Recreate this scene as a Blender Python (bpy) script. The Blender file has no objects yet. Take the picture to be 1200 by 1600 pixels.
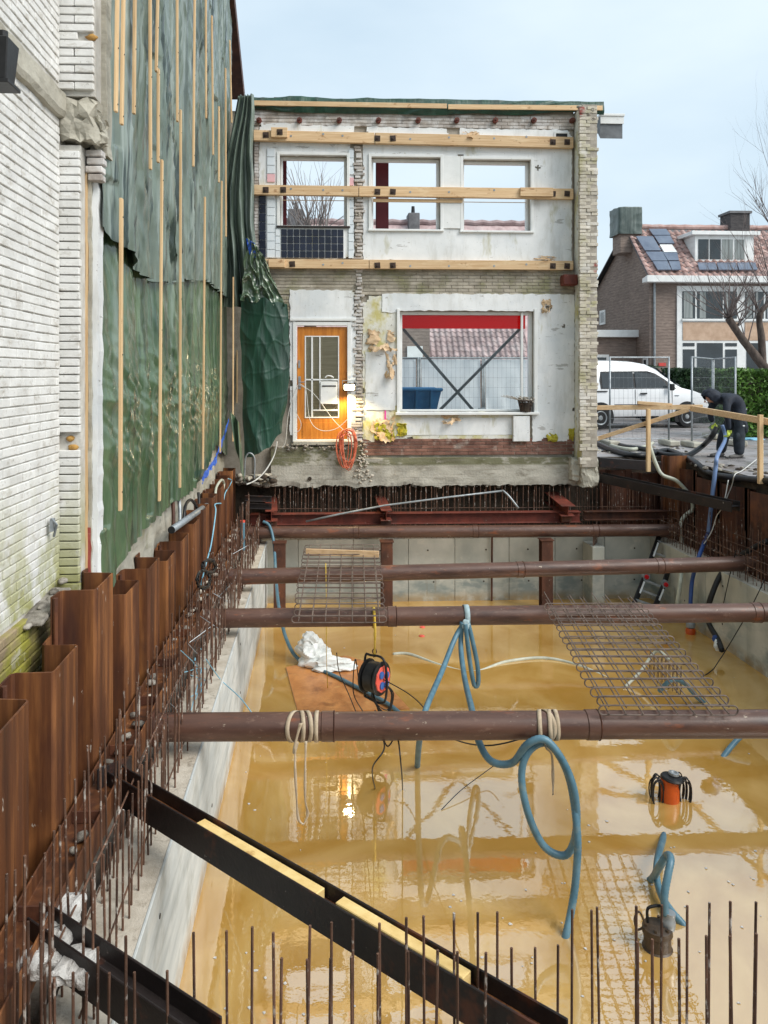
import bpy, bmesh, math, random
from mathutils import Vector, Matrix, noise
R = math.radians
random.seed(7)
SC = bpy.context.scene
COL = SC.collection

# ------------------------------------------------------------------ camera
F, CX, CY, EYE = 1250.0, 560.0, 585.0, 1.6          # focal length, principal point and horizon in photo pixels, eye height
YAW = math.atan((CX - 500) / F)
cd = bpy.data.cameras.new('camera'); cam = bpy.data.objects.new('camera', cd); COL.objects.link(cam)
cam.location = (0, 0, EYE); cam.rotation_euler = (R(90), 0, -YAW)
cd.sensor_fit = 'HORIZONTAL'; cd.sensor_width = 36; cd.lens = F / 1200 * 36
cd.shift_x = (600 - CX) / 1200; cd.shift_y = -(800 - CY) / 1200
cd.clip_start = 0.05; cd.clip_end = 2000
SC.camera = cam

# ------------------------------------------------------------------ sky, sun, exposure
SUN_EL, SUN_AZ = R(43), R(124)                      # azimuth clockwise from +Y (behind the camera, to the right)
W = bpy.data.worlds.new('World'); SC.world = W; W.use_nodes = True
wn, wl = W.node_tree.nodes, W.node_tree.links
bg = wn['Background']
sky = wn.new('ShaderNodeTexSky'); sky.sky_type = 'NISHITA'; sky.sun_disc = False
sky.sun_elevation = SUN_EL; sky.sun_rotation = SUN_AZ; sky.air_density = 1.2; sky.dust_density = 3.0
tc = wn.new('ShaderNodeTexCoord')
mp = wn.new('ShaderNodeMapping'); mp.inputs['Scale'].default_value = (1.2, 1.2, 3.2)
nz = wn.new('ShaderNodeTexNoise'); nz.inputs['Scale'].default_value = 2.2; nz.inputs['Detail'].default_value = 5; nz.inputs['Roughness'].default_value = .45
rp = wn.new('ShaderNodeValToRGB')
rp.color_ramp.elements[0].position = .32; rp.color_ramp.elements[0].color = (4.1, 5.1, 5.9, 1)
rp.color_ramp.elements[1].position = .70; rp.color_ramp.elements[1].color = (5.5, 6.3, 6.8, 1)
mx = wn.new('ShaderNodeMix'); mx.data_type = 'RGBA'; mx.inputs[0].default_value = .88
wl.new(tc.outputs['Generated'], mp.inputs[0]); wl.new(mp.outputs[0], nz.inputs['Vector']); wl.new(nz.outputs[0], rp.inputs[0])
wl.new(sky.outputs[0], mx.inputs[6]); wl.new(rp.outputs[0], mx.inputs[7]); wl.new(mx.outputs[2], bg.inputs[0])
bg.inputs[1].default_value = .077
sd = bpy.data.lights.new('sun', 'SUN'); sun = bpy.data.objects.new('sun', sd); COL.objects.link(sun)
sd.energy = 1.5; sd.angle = R(34); sd.color = (1, .96, .9)
sun.rotation_euler = (R(90) - SUN_EL, 0, R(180) - SUN_AZ); sun.location = (4, -6, 12)
SC.view_settings.view_transform = 'Standard'; SC.view_settings.look = 'None'
SC.view_settings.exposure = 1.12; SC.view_settings.gamma = 1; SC.view_settings.use_curve_mapping = False

# ------------------------------------------------------------------ pixel -> place
_c, _s = math.cos(YAW), math.sin(YAW)
def ray(px, py):
    a, b = (px - CX) / F, -(py - CY) / F
    return Vector((a * _c + _s, -a * _s + _c, b))
EY = Vector((0, 0, EYE))
def AY(px, py, Y): d = ray(px, py); return EY + d * (Y / d.y)
def AX(px, py, X): d = ray(px, py); return EY + d * (X / d.x)
def AZ(px, py, z): d = ray(px, py); return EY + d * ((z - EYE) / d.z)

# ------------------------------------------------------------------ mesh helpers
class MB:
    def __init__(s): s.v = []; s.f = []; s.m = []
    def add(s, vs, fs, mi=0):
        b = len(s.v); s.v += [tuple(v) for v in vs]
        for f in fs: s.f.append([b + i for i in f]); s.m.append(mi)
        return s
    def box(s, x0, x1, y0, y1, z0, z1, mi=0):
        v = [(x, y, z) for x in (x0, x1) for y in (y0, y1) for z in (z0, z1)]
        return s.add(v, [(0,1,3,2),(4,6,7,5),(0,4,5,1),(2,3,7,6),(0,2,6,4),(1,5,7,3)], mi)
    def obox(s, c, size, rot=None, mi=0):
        rot = rot or Matrix.Identity(3); c = Vector(c); h = [k / 2 for k in size]
        v = [c + rot @ Vector((x * h[0], y * h[1], z * h[2])) for x in (-1, 1) for y in (-1, 1) for z in (-1, 1)]
        return s.add(v, [(0,1,3,2),(4,6,7,5),(0,4,5,1),(2,3,7,6),(0,2,6,4),(1,5,7,3)], mi)
    def sweep(s, poly, A, B, up=(0, 0, 1), mi=0):
        A, B = Vector(A), Vector(B); d = (B - A).normalized(); u = d.cross(Vector(up))
        u.normalize(); w = u.cross(d); n = len(poly)
        v = [P + u * a + w * b for P in (A, B) for a, b in poly]
        return s.add(v, [(i, (i + 1) % n, n + (i + 1) % n, n + i) for i in range(n)] + [list(range(n))[::-1], list(range(n, 2 * n))], mi)
    def bar(s, A, B, w, h, up=(0, 0, 1), mi=0):
        return s.sweep([(-w/2, -h/2), (w/2, -h/2), (w/2, h/2), (-w/2, h/2)], A, B, up, mi)
    def tube(s, pts, r, n=8, closed=False, mi=0, flat=1.0):
        pts = [Vector(p) for p in pts]; k = len(pts)
        rr = r if isinstance(r, (list, tuple)) else [r] * k
        t0 = (pts[1] - pts[0]).normalized()
        u = t0.cross(Vector((0, 0, 1)))
        if u.length < .1: u = t0.cross(Vector((0, 1, 0)))
        u.normalize(); vs = []
        for i, p in enumerate(pts):
            a = pts[(i - 1) % k] if (closed or i) else p
            b = pts[(i + 1) % k] if (closed or i < k - 1) else p
            t = (b - a)
            if t.length < 1e-9: t = t0
            t.normalize(); u = u - t * u.dot(t)
            if u.length < 1e-6: u = t.orthogonal()
            u.normalize(); w = t.cross(u)
            vs += [p + (u * math.cos(2*math.pi*j/n) + w * math.sin(2*math.pi*j/n) * flat) * rr[i] for j in range(n)]
        fs = []
        for i in range(k if closed else k - 1):
            a, b = i * n, ((i + 1) % k) * n
            fs += [(a + j, a + (j + 1) % n, b + (j + 1) % n, b + j) for j in range(n)]
        if not closed: fs += [list(range(n))[::-1], list(range((k-1)*n, k*n))]
        return s.add(vs, fs, mi)
    def prism(s, poly, y0, y1, mi=0, axis='y'):
        n = len(poly)
        if axis == 'y': v = [(a, y, b) for y in (y0, y1) for a, b in poly]
        elif axis == 'x': v = [(y, a, b) for y in (y0, y1) for a, b in poly]
        else: v = [(a, b, y) for y in (y0, y1) for a, b in poly]
        return s.add(v, [(i, (i+1) % n, n + (i+1) % n, n + i) for i in range(n)] + [list(range(n))[::-1], list(range(n, 2*n))], mi)
    def lathe(s, prof, c, axis=(0, 0, 1), n=20, mi=0):
        axis = Vector(axis).normalized(); u = axis.orthogonal().normalized(); w = axis.cross(u); c = Vector(c)
        v = [c + axis * h + (u * math.cos(2*math.pi*j/n) + w * math.sin(2*math.pi*j/n)) * r for r, h in prof for j in range(n)]
        k = len(prof); fs = [(i*n + j, i*n + (j+1) % n, (i+1)*n + (j+1) % n, (i+1)*n + j) for i in range(k-1) for j in range(n)]
        fs += [list(range(n))[::-1], list(range((k-1)*n, k*n))]
        return s.add(v, fs, mi)
    def mesh(s, name, mats, smooth=False, bevel=0, recalc=True, angle=None):
        me = bpy.data.meshes.new(name); me.from_pydata(s.v, [], s.f)
        for m in (mats if isinstance(mats, (list, tuple)) else [mats]): me.materials.append(m)
        me.polygons.foreach_set('material_index', s.m)
        bm = bmesh.new(); bm.from_mesh(me)
        if recalc: bmesh.ops.recalc_face_normals(bm, faces=bm.faces)
        if bevel: bmesh.ops.bevel(bm, geom=bm.edges[:], offset=bevel, segments=1, affect='EDGES', clamp_overlap=True)
        if angle:
            for e in bm.edges: e.smooth = (len(e.link_faces) == 2 and e.calc_face_angle(9) < R(angle))
        if smooth or angle:
            for f in bm.faces: f.smooth = True
        bm.to_mesh(me); bm.free(); me.update(); return me
    def build(s, name, mats, parent=None, **k):
        return put(name, s.mesh(name, mats, **k), parent)
def put(name, me, parent=None):
    o = bpy.data.objects.new(name, me); COL.objects.link(o)
    if parent: adopt(o, parent)
    return o
def adopt(o, parent):
    o.parent = parent; o.matrix_parent_inverse = Matrix.Translation(-Vector(WL.get(parent.name, (0, 0, 0))))
WL = {}
def tag(o, label, cat=None, group=None, kind=None):
    o['label'] = label
    if cat: o['category'] = cat
    if group: o['group'] = group
    if kind: o['kind'] = kind
    return o
def thing(name, loc, label, cat, group=None):
    o = bpy.data.objects.new(name, None); COL.objects.link(o); o.location = loc; o.empty_display_size = .2
    WL[o.name] = tuple(loc); return tag(o, label, cat, group)
def struct(o, label=None):
    o['kind'] = 'structure'
    if label: o['label'] = label
    return o
def stuff(o): o['kind'] = 'stuff'; return o
def spline(pts, k=8):
    pts = [Vector(p) for p in pts]; out = []
    for i in range(len(pts) - 1):
        p0, p1, p2, p3 = pts[max(i-1, 0)], pts[i], pts[i+1], pts[min(i+2, len(pts)-1)]
        for j in range(k):
            t = j / k
            out.append(.5 * ((2*p1) + (p2-p0)*t + (2*p0-5*p1+4*p2-p3)*t*t + (3*p1-p0-3*p2+p3)*t**3))
    return out + [pts[-1]]
def NZ(x, y=0, z=0): return noise.noise(Vector((x, y, z)))
def cells(xs, zs, keep):
    """faces (outside only) of the solid made of the grid cells that keep(i, j) accepts; returned as boxes' boundary"""
    return [[bool(keep(i, j)) for j in range(len(zs)-1)] for i in range(len(xs)-1)]
def slab(xs, zs, keep, y0, y1, jit=0.0, plane='xz', mi=0, wob=0.0):
    """solid sheet between y0 and y1 over a grid, cells dropped where keep() is false: real holes, ragged edges"""
    K = cells(xs, zs, keep); b = MB(); idx = {}
    def P(i, j, s):
        k = (i, j, s)
        if k not in idx:
            x, z = xs[i], zs[j]
            if jit: x += jit * NZ(x*13.1+5, z*13.7, 2.1); z += jit * NZ(xs[i]*12.3, z*14.9+9, 7.7)
            y = (y0, y1)[s]
            if wob and s == 0: y += wob * NZ(x*3.1, z*3.3, 4.4)
            v = (x, y, z) if plane == 'xz' else ((y, x, z) if plane == 'yz' else (x, z, y))
            idx[k] = len(b.v); b.v.append(v)
        return idx[k]
    def q(*a): b.f.append(list(a)); b.m.append(mi)
    nx, nz_ = len(xs)-1, len(zs)-1
    g = lambda i, j: 0 <= i < nx and 0 <= j < nz_ and K[i][j]
    for i in range(nx):
        for j in range(nz_):
            if not K[i][j]: continue
            q(P(i,j,0), P(i+1,j,0), P(i+1,j+1,0), P(i,j+1,0)); q(P(i,j,1), P(i,j+1,1), P(i+1,j+1,1), P(i+1,j,1))
            if not g(i-1,j): q(P(i,j,0), P(i,j+1,0), P(i,j+1,1), P(i,j,1))
            if not g(i+1,j): q(P(i+1,j,0), P(i+1,j,1), P(i+1,j+1,1), P(i+1,j+1,0))
            if not g(i,j-1): q(P(i,j,0), P(i,j,1), P(i+1,j,1), P(i+1,j,0))
            if not g(i,j+1): q(P(i,j+1,0), P(i+1,j+1,0), P(i+1,j+1,1), P(i,j+1,1))
    return b
def frange(a, b, st):
    n = max(1, round((b - a) / st)); return [a + (b - a) * i / n for i in range(n + 1)]
def cuts(lo, hi, edges): return sorted({lo, hi, *[e for e in edges if lo < e < hi]})
HW = lambda h, w, t, tw: [(-w/2,-h/2),(-w/2+t,-h/2),(-w/2+t,-tw/2),(w/2-t,-tw/2),(w/2-t,-h/2),(w/2,-h/2),(w/2,h/2),(w/2-t,h/2),(w/2-t,tw/2),(-w/2+t,tw/2),(-w/2+t,h/2),(-w/2,h/2)]
IW = lambda h, w, t, tw: [(b, a) for a, b in HW(w, h, t, tw)][::-1]

# ------------------------------------------------------------------ materials
def lin(c): return tuple(((x/255)/12.92 if x/255 <= .04045 else ((x/255+.055)/1.055)**2.4) for x in c) + (1,)
MATS = {}
def mat(name, stops, scale=(3, 3, 3), detail=6, rough=.75, bump=.25, bscale=40, bdist=.01, metal=0, spec=.4, rand=0, layers=(), rvar=0, sub=None, noise_rough=.6, ior=None, wave=None, coat=0):
    m = bpy.data.materials.new(name); m.use_nodes = True; MATS[name] = m
    N, L = m.node_tree.nodes, m.node_tree.links; p = N['Principled BSDF']
    geo = N.new('ShaderNodeNewGeometry')
    def nzn(sc, det=6, ro=.6, off=0):
        mpn = N.new('ShaderNodeMapping'); mpn.inputs['Scale'].default_value = sc if isinstance(sc, tuple) else (sc,)*3
        mpn.inputs['Location'].default_value = (off, off*.7, off*1.3)
        t = N.new('ShaderNodeTexNoise'); t.inputs['Scale'].default_value = 1; t.inputs['Detail'].default_value = det; t.inputs['Roughness'].default_value = ro
        L.new(geo.outputs['Position'], mpn.inputs[0]); L.new(mpn.outputs[0], t.inputs['Vector']); return t.outputs[0]
    n1 = nzn(scale, detail, noise_rough)
    r = N.new('ShaderNodeValToRGB'); el = r.color_ramp.elements
    while len(el) < len(stops): el.new(.5)
    for e, (pos, c) in zip(el, stops): e.position = pos; e.color = lin(c)
    L.new(n1, r.inputs[0]); col = r.outputs[0]
    for i, ly in enumerate(layers):
        c, sc, lo, hi, amt = ly[:5]; zr = ly[5] if len(ly) > 5 else None
        t = nzn(sc, 4, .65, 3.3 * (i + 1))
        mr = N.new('ShaderNodeMapRange'); mr.inputs[1].default_value = lo; mr.inputs[2].default_value = hi; mr.inputs[4].default_value = amt
        L.new(t, mr.inputs[0]); fac = mr.outputs[0]
        if zr:
            sp = N.new('ShaderNodeSeparateXYZ'); L.new(geo.outputs['Position'], sp.inputs[0])
            mz = N.new('ShaderNodeMapRange'); mz.inputs[1].default_value = zr[0]; mz.inputs[2].default_value = zr[1]
            L.new(sp.outputs[zr[2] if len(zr) > 2 else 2], mz.inputs[0])
            mm = N.new('ShaderNodeMath'); mm.operation = 'MULTIPLY'; L.new(fac, mm.inputs[0]); L.new(mz.outputs[0], mm.inputs[1]); fac = mm.outputs[0]
        mxn = N.new('ShaderNodeMix'); mxn.data_type = 'RGBA'; L.new(fac, mxn.inputs[0]); L.new(col, mxn.inputs[6]); mxn.inputs[7].default_value = lin(c); col = mxn.outputs[2]
    if rand:
        oi = N.new('ShaderNodeObjectInfo'); ad = N.new('ShaderNodeMath'); ad.operation = 'ADD'
        L.new(oi.outputs['Random'], ad.inputs[0]); L.new(geo.outputs['Random Per Island'], ad.inputs[1])
        fr = N.new('ShaderNodeMath'); fr.operation = 'FRACT'; L.new(ad.outputs[0], fr.inputs[0])
        mr = N.new('ShaderNodeMapRange'); mr.inputs[3].default_value = 1 - rand; mr.inputs[4].default_value = 1 + rand; L.new(fr.outputs[0], mr.inputs[0])
        hs = N.new('ShaderNodeHueSaturation'); L.new(mr.outputs[0], hs.inputs['Value']); L.new(col, hs.inputs['Color']); col = hs.outputs[0]
    L.new(col, p.inputs['Base Color'])
    p.inputs['Roughness'].default_value = rough; p.inputs['Metallic'].default_value = metal; p.inputs['Specular IOR Level'].default_value = spec
    if ior: p.inputs['IOR'].default_value = ior
    if coat: p.inputs['Coat Weight'].default_value = coat; p.inputs['Coat Roughness'].default_value = .12
    if rvar:
        mr = N.new('ShaderNodeMapRange'); mr.inputs[3].default_value = max(.02, rough - rvar); mr.inputs[4].default_value = min(1, rough + rvar)
        mr.inputs[1].default_value = .3; mr.inputs[2].default_value = .7
        L.new(nzn(tuple(x * 1.7 for x in scale), 4, .5, 9.1), mr.inputs[0]); L.new(mr.outputs[0], p.inputs['Roughness'])
    if bump:
        b = N.new('ShaderNodeBump'); b.inputs['Strength'].default_value = bump; b.inputs['Distance'].default_value = bdist
        L.new(nzn(bscale, 6, .6, 5.5), b.inputs['Height']); L.new(b.outputs[0], p.inputs['Normal'])
        if wave:
            wv = N.new('ShaderNodeTexWave'); wv.wave_type = 'BANDS'; wv.bands_direction = wave[0]; wv.inputs['Scale'].default_value = wave[1]
            L.new(geo.outputs['Position'], wv.inputs['Vector'])
            b2 = N.new('ShaderNodeBump'); b2.inputs['Strength'].default_value = wave[2]; b2.inputs['Distance'].default_value = bdist
            L.new(wv.outputs['Fac'], b2.inputs['Height']); L.new(b.outputs[0], b2.inputs['Normal']); L.new(b2.outputs[0], p.inputs['Normal'])
    return m
MOSS = (142, 142, 40)
white_brick = mat('white_painted_brick', [(.3, (206, 205, 201)), (.7, (230, 230, 228))], (5, 5, 5), rough=.6, bump=.6, bscale=(60, 60, 60), bdist=.006, rand=.05,
    layers=[((150, 140, 122), (7, 7, 14), .56, .72, .55), (MOSS, (2.2, 2.2, 1.6), .42, .55, .9, (.95, -.1)), ((120, 112, 98), 24, .62, .72, .6)])
raw_brick = mat('mossy_bare_brick', [(.3, (128, 112, 88)), (.7, (164, 146, 116))], (6, 6, 6), bump=.6, bscale=60, rand=.16, layers=[(MOSS, 2.3, .38, .6, .8), ((200, 196, 188), 5, .58, .7, .6)])
mortar = mat('old_mortar', [(.3, (146, 138, 126)), (.7, (180, 172, 160))], (8, 8, 8), bump=.6, bscale=50)
white_joint = mat('painted_mortar', [(.3, (172, 168, 160)), (.7, (205, 203, 197))], (8, 8, 8), bump=.5, bscale=50, layers=[(MOSS, (2.2, 2.2, 1.6), .40, .56, .8, (1.0, -.1))])
grey_brick = mat('grey_facade_brick', [(.3, (156, 146, 138)), (.7, (196, 188, 180))], (5, 5, 5), bump=.6, bscale=70, rand=.14, layers=[((214, 212, 210), 3, .44, .58, .85), ((84, 76, 70), 5, .58, .7, .6)])
moss_brick = mat('greened_grey_brick', [(.3, (142, 134, 118)), (.7, (186, 178, 164))], (5, 5, 5), bump=.6, bscale=70, rand=.16, layers=[((120, 122, 70), 1.6, .5, .66, .6), ((90, 80, 70), 4, .58, .7, .6)])
brown_brick = mat('brown_plinth_brick', [(.3, (98, 66, 56)), (.7, (142, 104, 90))], (6, 6, 6), bump=.6, bscale=70, rand=.22, layers=[((186, 176, 166), 4, .57, .7, .6)])
stub_brick = mat('cream_stub_brick', [(.3, (184, 175, 158)), (.7, (212, 205, 192))], (6, 6, 6), bump=.6, bscale=70, rand=.14, layers=[((150, 146, 84), 1.5, .5, .64, .6), ((222, 218, 212), 2, .55, .62, .7), ((150, 62, 56), 1.3, .64, .68, .9)])
plaster = mat('white_plaster', [(.3, (222, 225, 226)), (.7, (240, 241, 241))], (1.6, 1.6, 1.6), rough=.7, bump=.35, bscale=14, bdist=.006,
    layers=[((188, 187, 180), (5, 5, 1.2), .5, .70, .5), ((170, 164, 120), (3, 3, 1), .6, .71, .6), ((206, 212, 216), 1.1, .5, .62, .5), ((110, 104, 98), 30, .66, .71, .7), ((120, 112, 104), (2, 2, 9), .655, .675, .5)])
yplaster = mat('stained_plaster', [(.3, (206, 204, 190)), (.7, (228, 228, 222))], (2, 2, 2), rough=.8, bump=.5, bscale=20, layers=[((190, 178, 84), (3, 3, 2), .48, .64, .8), ((120, 110, 96), 12, .62, .7, .7)])
conc = mat('cast_concrete', [(.25, (152, 156, 150)), (.5, (178, 179, 170)), (.75, (204, 202, 193))], (1.4, 1.4, 1.1), rough=.62, bump=.2, bscale=30, bdist=.004, rand=.10,
    layers=[((112, 126, 126), (1.2, 1.2, 2.4), .46, .62, .75, (-1.75, -2.1)), ((206, 202, 190), 3.2, .6, .7, .55), ((120, 104, 80), (7, 7, 1), .64, .72, .45), ((150, 122, 74), 4, .3, .55, .7, (-2.36, -2.5))])
conc_wet = mat('pale_cast_concrete', [(.3, (172, 178, 178)), (.7, (210, 213, 210))], (6, 1.2, 6), rough=.8, bump=.15, bscale=30, rand=.05, layers=[((136, 142, 142), (16, .4, 16), .55, .68, .4), ((206, 204, 196), (4, 1, 4), .55, .7, .5), ((140, 140, 130), 3, .5, .7, .5), ((158, 126, 74), 4, .3, .55, .7, (-2.34, -2.5))])
conc_top = mat('rough_sandy_concrete', [(.3, (170, 160, 144)), (.7, (206, 198, 184))], (6, 6, 6), rough=.9, bump=.7, bscale=50, layers=[((104, 92, 76), 9, .58, .7, .6)])
conc_old = mat('old_foundation_concrete', [(.3, (150, 146, 134)), (.7, (190, 186, 172))], (2.5, 2.5, 4), rough=.85, bump=.6, bscale=28, bdist=.015, layers=[((104, 98, 84), (3, 3, 8), .55, .7, .6), ((126, 124, 88), 2, .6, .7, .6)])
rubble_m = mat('grey_rubble', [(.3, (96, 90, 82)), (.7, (168, 162, 152))], (9, 9, 9), rough=.95, bump=.8, bscale=45, bdist=.02, rand=.3)
soil = mat('dark_soil', [(.3, (38, 32, 27)), (.7, (76, 66, 56))], (5, 5, 5), rough=.95, bump=.8, bscale=30, bdist=.02)
rust = mat('orange_rust_steel', [(.25, (42, 25, 17)), (.5, (98, 58, 32)), (.75, (166, 110, 62))], (8, 8, .5), rough=.62, bump=.15, bscale=(60, 60, 14), bdist=.003, spec=.4, rvar=.15,
    layers=[((62, 32, 24), (2.2, 2.2, .8), .52, .68, .8), ((196, 186, 172), (16, 16, 5), .69, .72, .8), ((70, 42, 30), (4, 4, 2), .5, .64, .6, (-.5, -1.6))])
dark_rust = mat('dark_rust_steel', [(.3, (52, 32, 25)), (.7, (98, 60, 44))], (5, 5, 2), rough=.6, bump=.2, bscale=50, layers=[((176, 168, 156), 11, .66, .72, .6), ((122, 74, 46), 3, .55, .7, .6)])
black_steel = mat('black_mill_steel', [(.3, (26, 23, 24)), (.7, (48, 41, 40))], (4, 4, 4), rough=.5, bump=.2, bscale=45, layers=[((104, 58, 38), 3.5, .56, .68, .7), ((182, 172, 162), 17, .69, .74, .7)])
red_steel = mat('red_primer_steel', [(.3, (82, 38, 31)), (.7, (126, 62, 48))], (5, 5, 5), rough=.6, bump=.25, bscale=40, layers=[((80, 52, 44), 4, .54, .66, .7), ((196, 186, 176), 13, .66, .72, .6)])
pipe_m = mat('brown_pipe_paint', [(.3, (74, 50, 41)), (.7, (104, 74, 61))], (1.5, 8, 8), rough=.42, bump=.12, bscale=60, spec=.5, rvar=.1, layers=[((124, 98, 84), (9, 20, 20), .58, .70, .6), ((48, 31, 27), (1.1, 6, 6), .54, .68, .7), ((132, 74, 44), (2.5, 7, 7), .6, .68, .7), ((186, 172, 152), (14, 26, 26), .67, .71, .7)])
rebar_m = mat('rusty_rebar', [(.3, (60, 43, 35)), (.7, (118, 86, 68))], (9, 9, 5), rough=.75, bump=.3, bscale=(40, 40, 130), rand=.25, layers=[((190, 184, 176), (20, 20, 12), .57, .66, .8)])
pine = mat('pine_upright', [(.3, (196, 160, 116)), (.7, (226, 196, 152))], (40, 40, 1.5), rough=.7, bump=.15, bscale=(90, 90, 6), rand=.10, layers=[((140, 98, 62), 8, .66, .72, .7)])
pine_x = mat('pine_beam', [(.3, (196, 160, 118)), (.7, (228, 198, 158))], (1.5, 36, 36), rough=.7, bump=.15, bscale=(6, 90, 90), rand=.08, layers=[((146, 98, 58), (5, 9, 9), .62, .7, .7), ((236, 214, 176), (2, 6, 6), .56, .7, .5)])
pine_new = mat('yellow_pine_board', [(.3, (206, 172, 104)), (.7, (236, 208, 146))], (9, 9, 40), rough=.65, bump=.12, bscale=60, layers=[((168, 122, 66), 9, .64, .72, .6)])
plywood_m = mat('wet_plywood', [(.3, (160, 100, 54)), (.7, (206, 144, 86))], (5, 3, 5), rough=.3, bump=.2, bscale=20, layers=[((110, 62, 30), 5, .56, .7, .6), ((206, 168, 110), 8, .6, .72, .5)])
door_wood = mat('orange_door_wood', [(.3, (176, 104, 34)), (.7, (214, 140, 56))], (24, 24, 2), rough=.4, bump=.08, bscale=60)
def tarp_mat(name, a, b, rough=.32, coat=.8, fold_light=.75, wet=.8):  # paints pale fold light and dark crease shade (wet) into the colour
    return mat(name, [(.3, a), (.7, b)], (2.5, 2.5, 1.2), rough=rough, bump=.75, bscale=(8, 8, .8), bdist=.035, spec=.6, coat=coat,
        layers=[((150, 162, 156), (5.5, 5.5, .32), .52, .66, fold_light), ((22, 42, 35), (7, 7, .28), .54, .62, wet), ((34, 58, 48), (2.2, 2.2, .5), .55, .68, wet*.7)])
tarp = tarp_mat('green_tarpaulin', (54, 82, 58), (100, 120, 88), .28, .9, .35, .6)
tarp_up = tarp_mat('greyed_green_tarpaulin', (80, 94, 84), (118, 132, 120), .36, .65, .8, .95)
tarp_dk = tarp_mat('deep_green_tarpaulin', (10, 50, 38), (22, 76, 56), .5, .12, .06, .5)
tarp_wrap = tarp_mat('dull_green_wrap', (54, 68, 64), (84, 98, 94), .5, .1, .3, .4)
blue_tarp = mat('blue_sheeting', [(.3, (38, 84, 190)), (.7, (64, 116, 214))], (6, 6, 6), rough=.4, bump=.4, bscale=20)
hose_m = mat('blue_hose', [(.3, (66, 102, 120)), (.7, (98, 134, 150))], (8, 8, 8), rough=.38, bump=.1, bscale=80, layers=[((150, 150, 130), 6, .6, .72, .4)])
pale_hose = mat('pale_hose', [(.3, (166, 170, 154)), (.7, (200, 202, 188))], (8, 8, 8), rough=.45, bump=.1)
black_rub = mat('black_rubber', [(.3, (16, 17, 19)), (.7, (34, 35, 37))], (8, 8, 8), rough=.45, bump=.15)
bluepipe = mat('blue_grey_pipe', [(.3, (92, 116, 158)), (.7, (122, 146, 186))], (8, 8, 3), rough=.35, bump=.05)
deepblue = mat('deep_blue_hose', [(.3, (34, 62, 118)), (.7, (52, 84, 146))], (8, 8, 3), rough=.4, bump=.05)
navy_tile = mat('navy_tile', [(.3, (18, 22, 38)), (.7, (28, 34, 54))], (4, 4, 4), rough=.16, bump=.03, rand=.25)
pale_tile = mat('pale_tile', [(.3, (214, 222, 228)), (.7, (228, 234, 238))], (4, 4, 4), rough=.2, bump=.03, rand=.04)
pink_tile = mat('pink_tile', [(.3, (226, 176, 180)), (.7, (234, 190, 194))], (4, 4, 4), rough=.25, bump=.03)
white_paint = mat('white_frame_paint', [(.3, (222, 224, 222)), (.7, (238, 239, 238))], (4, 4, 4), rough=.4, bump=.08, bscale=50, layers=[((150, 146, 136), 16, .64, .72, .45)])
red_gloss = mat('bright_red_steel', [(.3, (176, 16, 26)), (.7, (198, 26, 34))], (2, 2, 2), rough=.35, bump=.05)
wine = mat('wine_red_steel', [(.3, (82, 20, 30)), (.7, (104, 30, 40))], (3, 3, 3), rough=.5, bump=.08)
galv = mat('galvanised_steel', [(.3, (124, 130, 134)), (.7, (168, 174, 178))], (9, 9, 9), rough=.45, metal=.5, bump=.08)
grey_strap = mat('grey_steel_strap', [(.3, (84, 88, 92)), (.7, (112, 116, 120))], (6, 6, 6), rough=.5, bump=.08)
bolt_m = mat('dark_bolt_plate', [(.3, (42, 33, 28)), (.7, (82, 62, 50))], (20, 20, 20), rough=.6, bump=.2)
webbing = mat('dirty_webbing', [(.3, (158, 140, 116)), (.7, (196, 180, 156))], (12, 12, 12), rough=.85, bump=.3, bscale=120)
yellow_rope = mat('yellow_webbing', [(.3, (184, 150, 40)), (.7, (216, 186, 84))], (12, 12, 12), rough=.8, bump=.3, bscale=120)
poly_w = mat('white_plastic_bag', [(.3, (204, 208, 206)), (.7, (230, 232, 230))], (6, 6, 6), rough=.28, bump=.4, bscale=26, bdist=.015)
orange_m = mat('orange_pump_paint', [(.3, (170, 66, 18)), (.7, (206, 92, 30))], (6, 6, 6), rough=.3, bump=.08, layers=[((118, 62, 34), 14, .62, .7, .6)])
pump_m = mat('muddy_dark_pump', [(.3, (44, 36, 30)), (.7, (88, 72, 56))], (12, 12, 12), rough=.4, bump=.3)
cable_o = mat('orange_cable', [(.3, (196, 96, 66)), (.7, (222, 128, 98))], (9, 9, 9), rough=.5, bump=.05)
cable_w = mat('white_cable', [(.3, (188, 188, 182)), (.7, (216, 216, 212))], (9, 9, 9), rough=.5, bump=.05)
cyan_m = mat('pale_blue_string', [(.3, (110, 170, 196)), (.7, (150, 200, 220))], (9, 9, 9), rough=.6, bump=.05)
glassd = mat('dark_window_glass', [(.3, (20, 26, 30)), (.7, (44, 54, 60))], (1.2, 1.2, 1.2), rough=.06, bump=0, spec=.8)
def glass_mat(name, tint, mixf):
    m = bpy.data.materials.new(name); m.use_nodes = True; N, L = m.node_tree.nodes, m.node_tree.links
    N.remove(N['Principled BSDF']); out = N['Material Output']
    t = N.new('ShaderNodeBsdfTransparent'); t.inputs[0].default_value = tint
    g = N.new('ShaderNodeBsdfGlossy'); g.inputs['Roughness'].default_value = .02
    fr = N.new('ShaderNodeFresnel'); fr.inputs[0].default_value = mixf
    x = N.new('ShaderNodeMixShader'); L.new(fr.outputs[0], x.inputs[0]); L.new(t.outputs[0], x.inputs[1]); L.new(g.outputs[0], x.inputs[2]); L.new(x.outputs[0], out.inputs[0])
    return m
pane_m = glass_mat('clear_pane', (.95, .98, .98, 1), 1.3)
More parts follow.
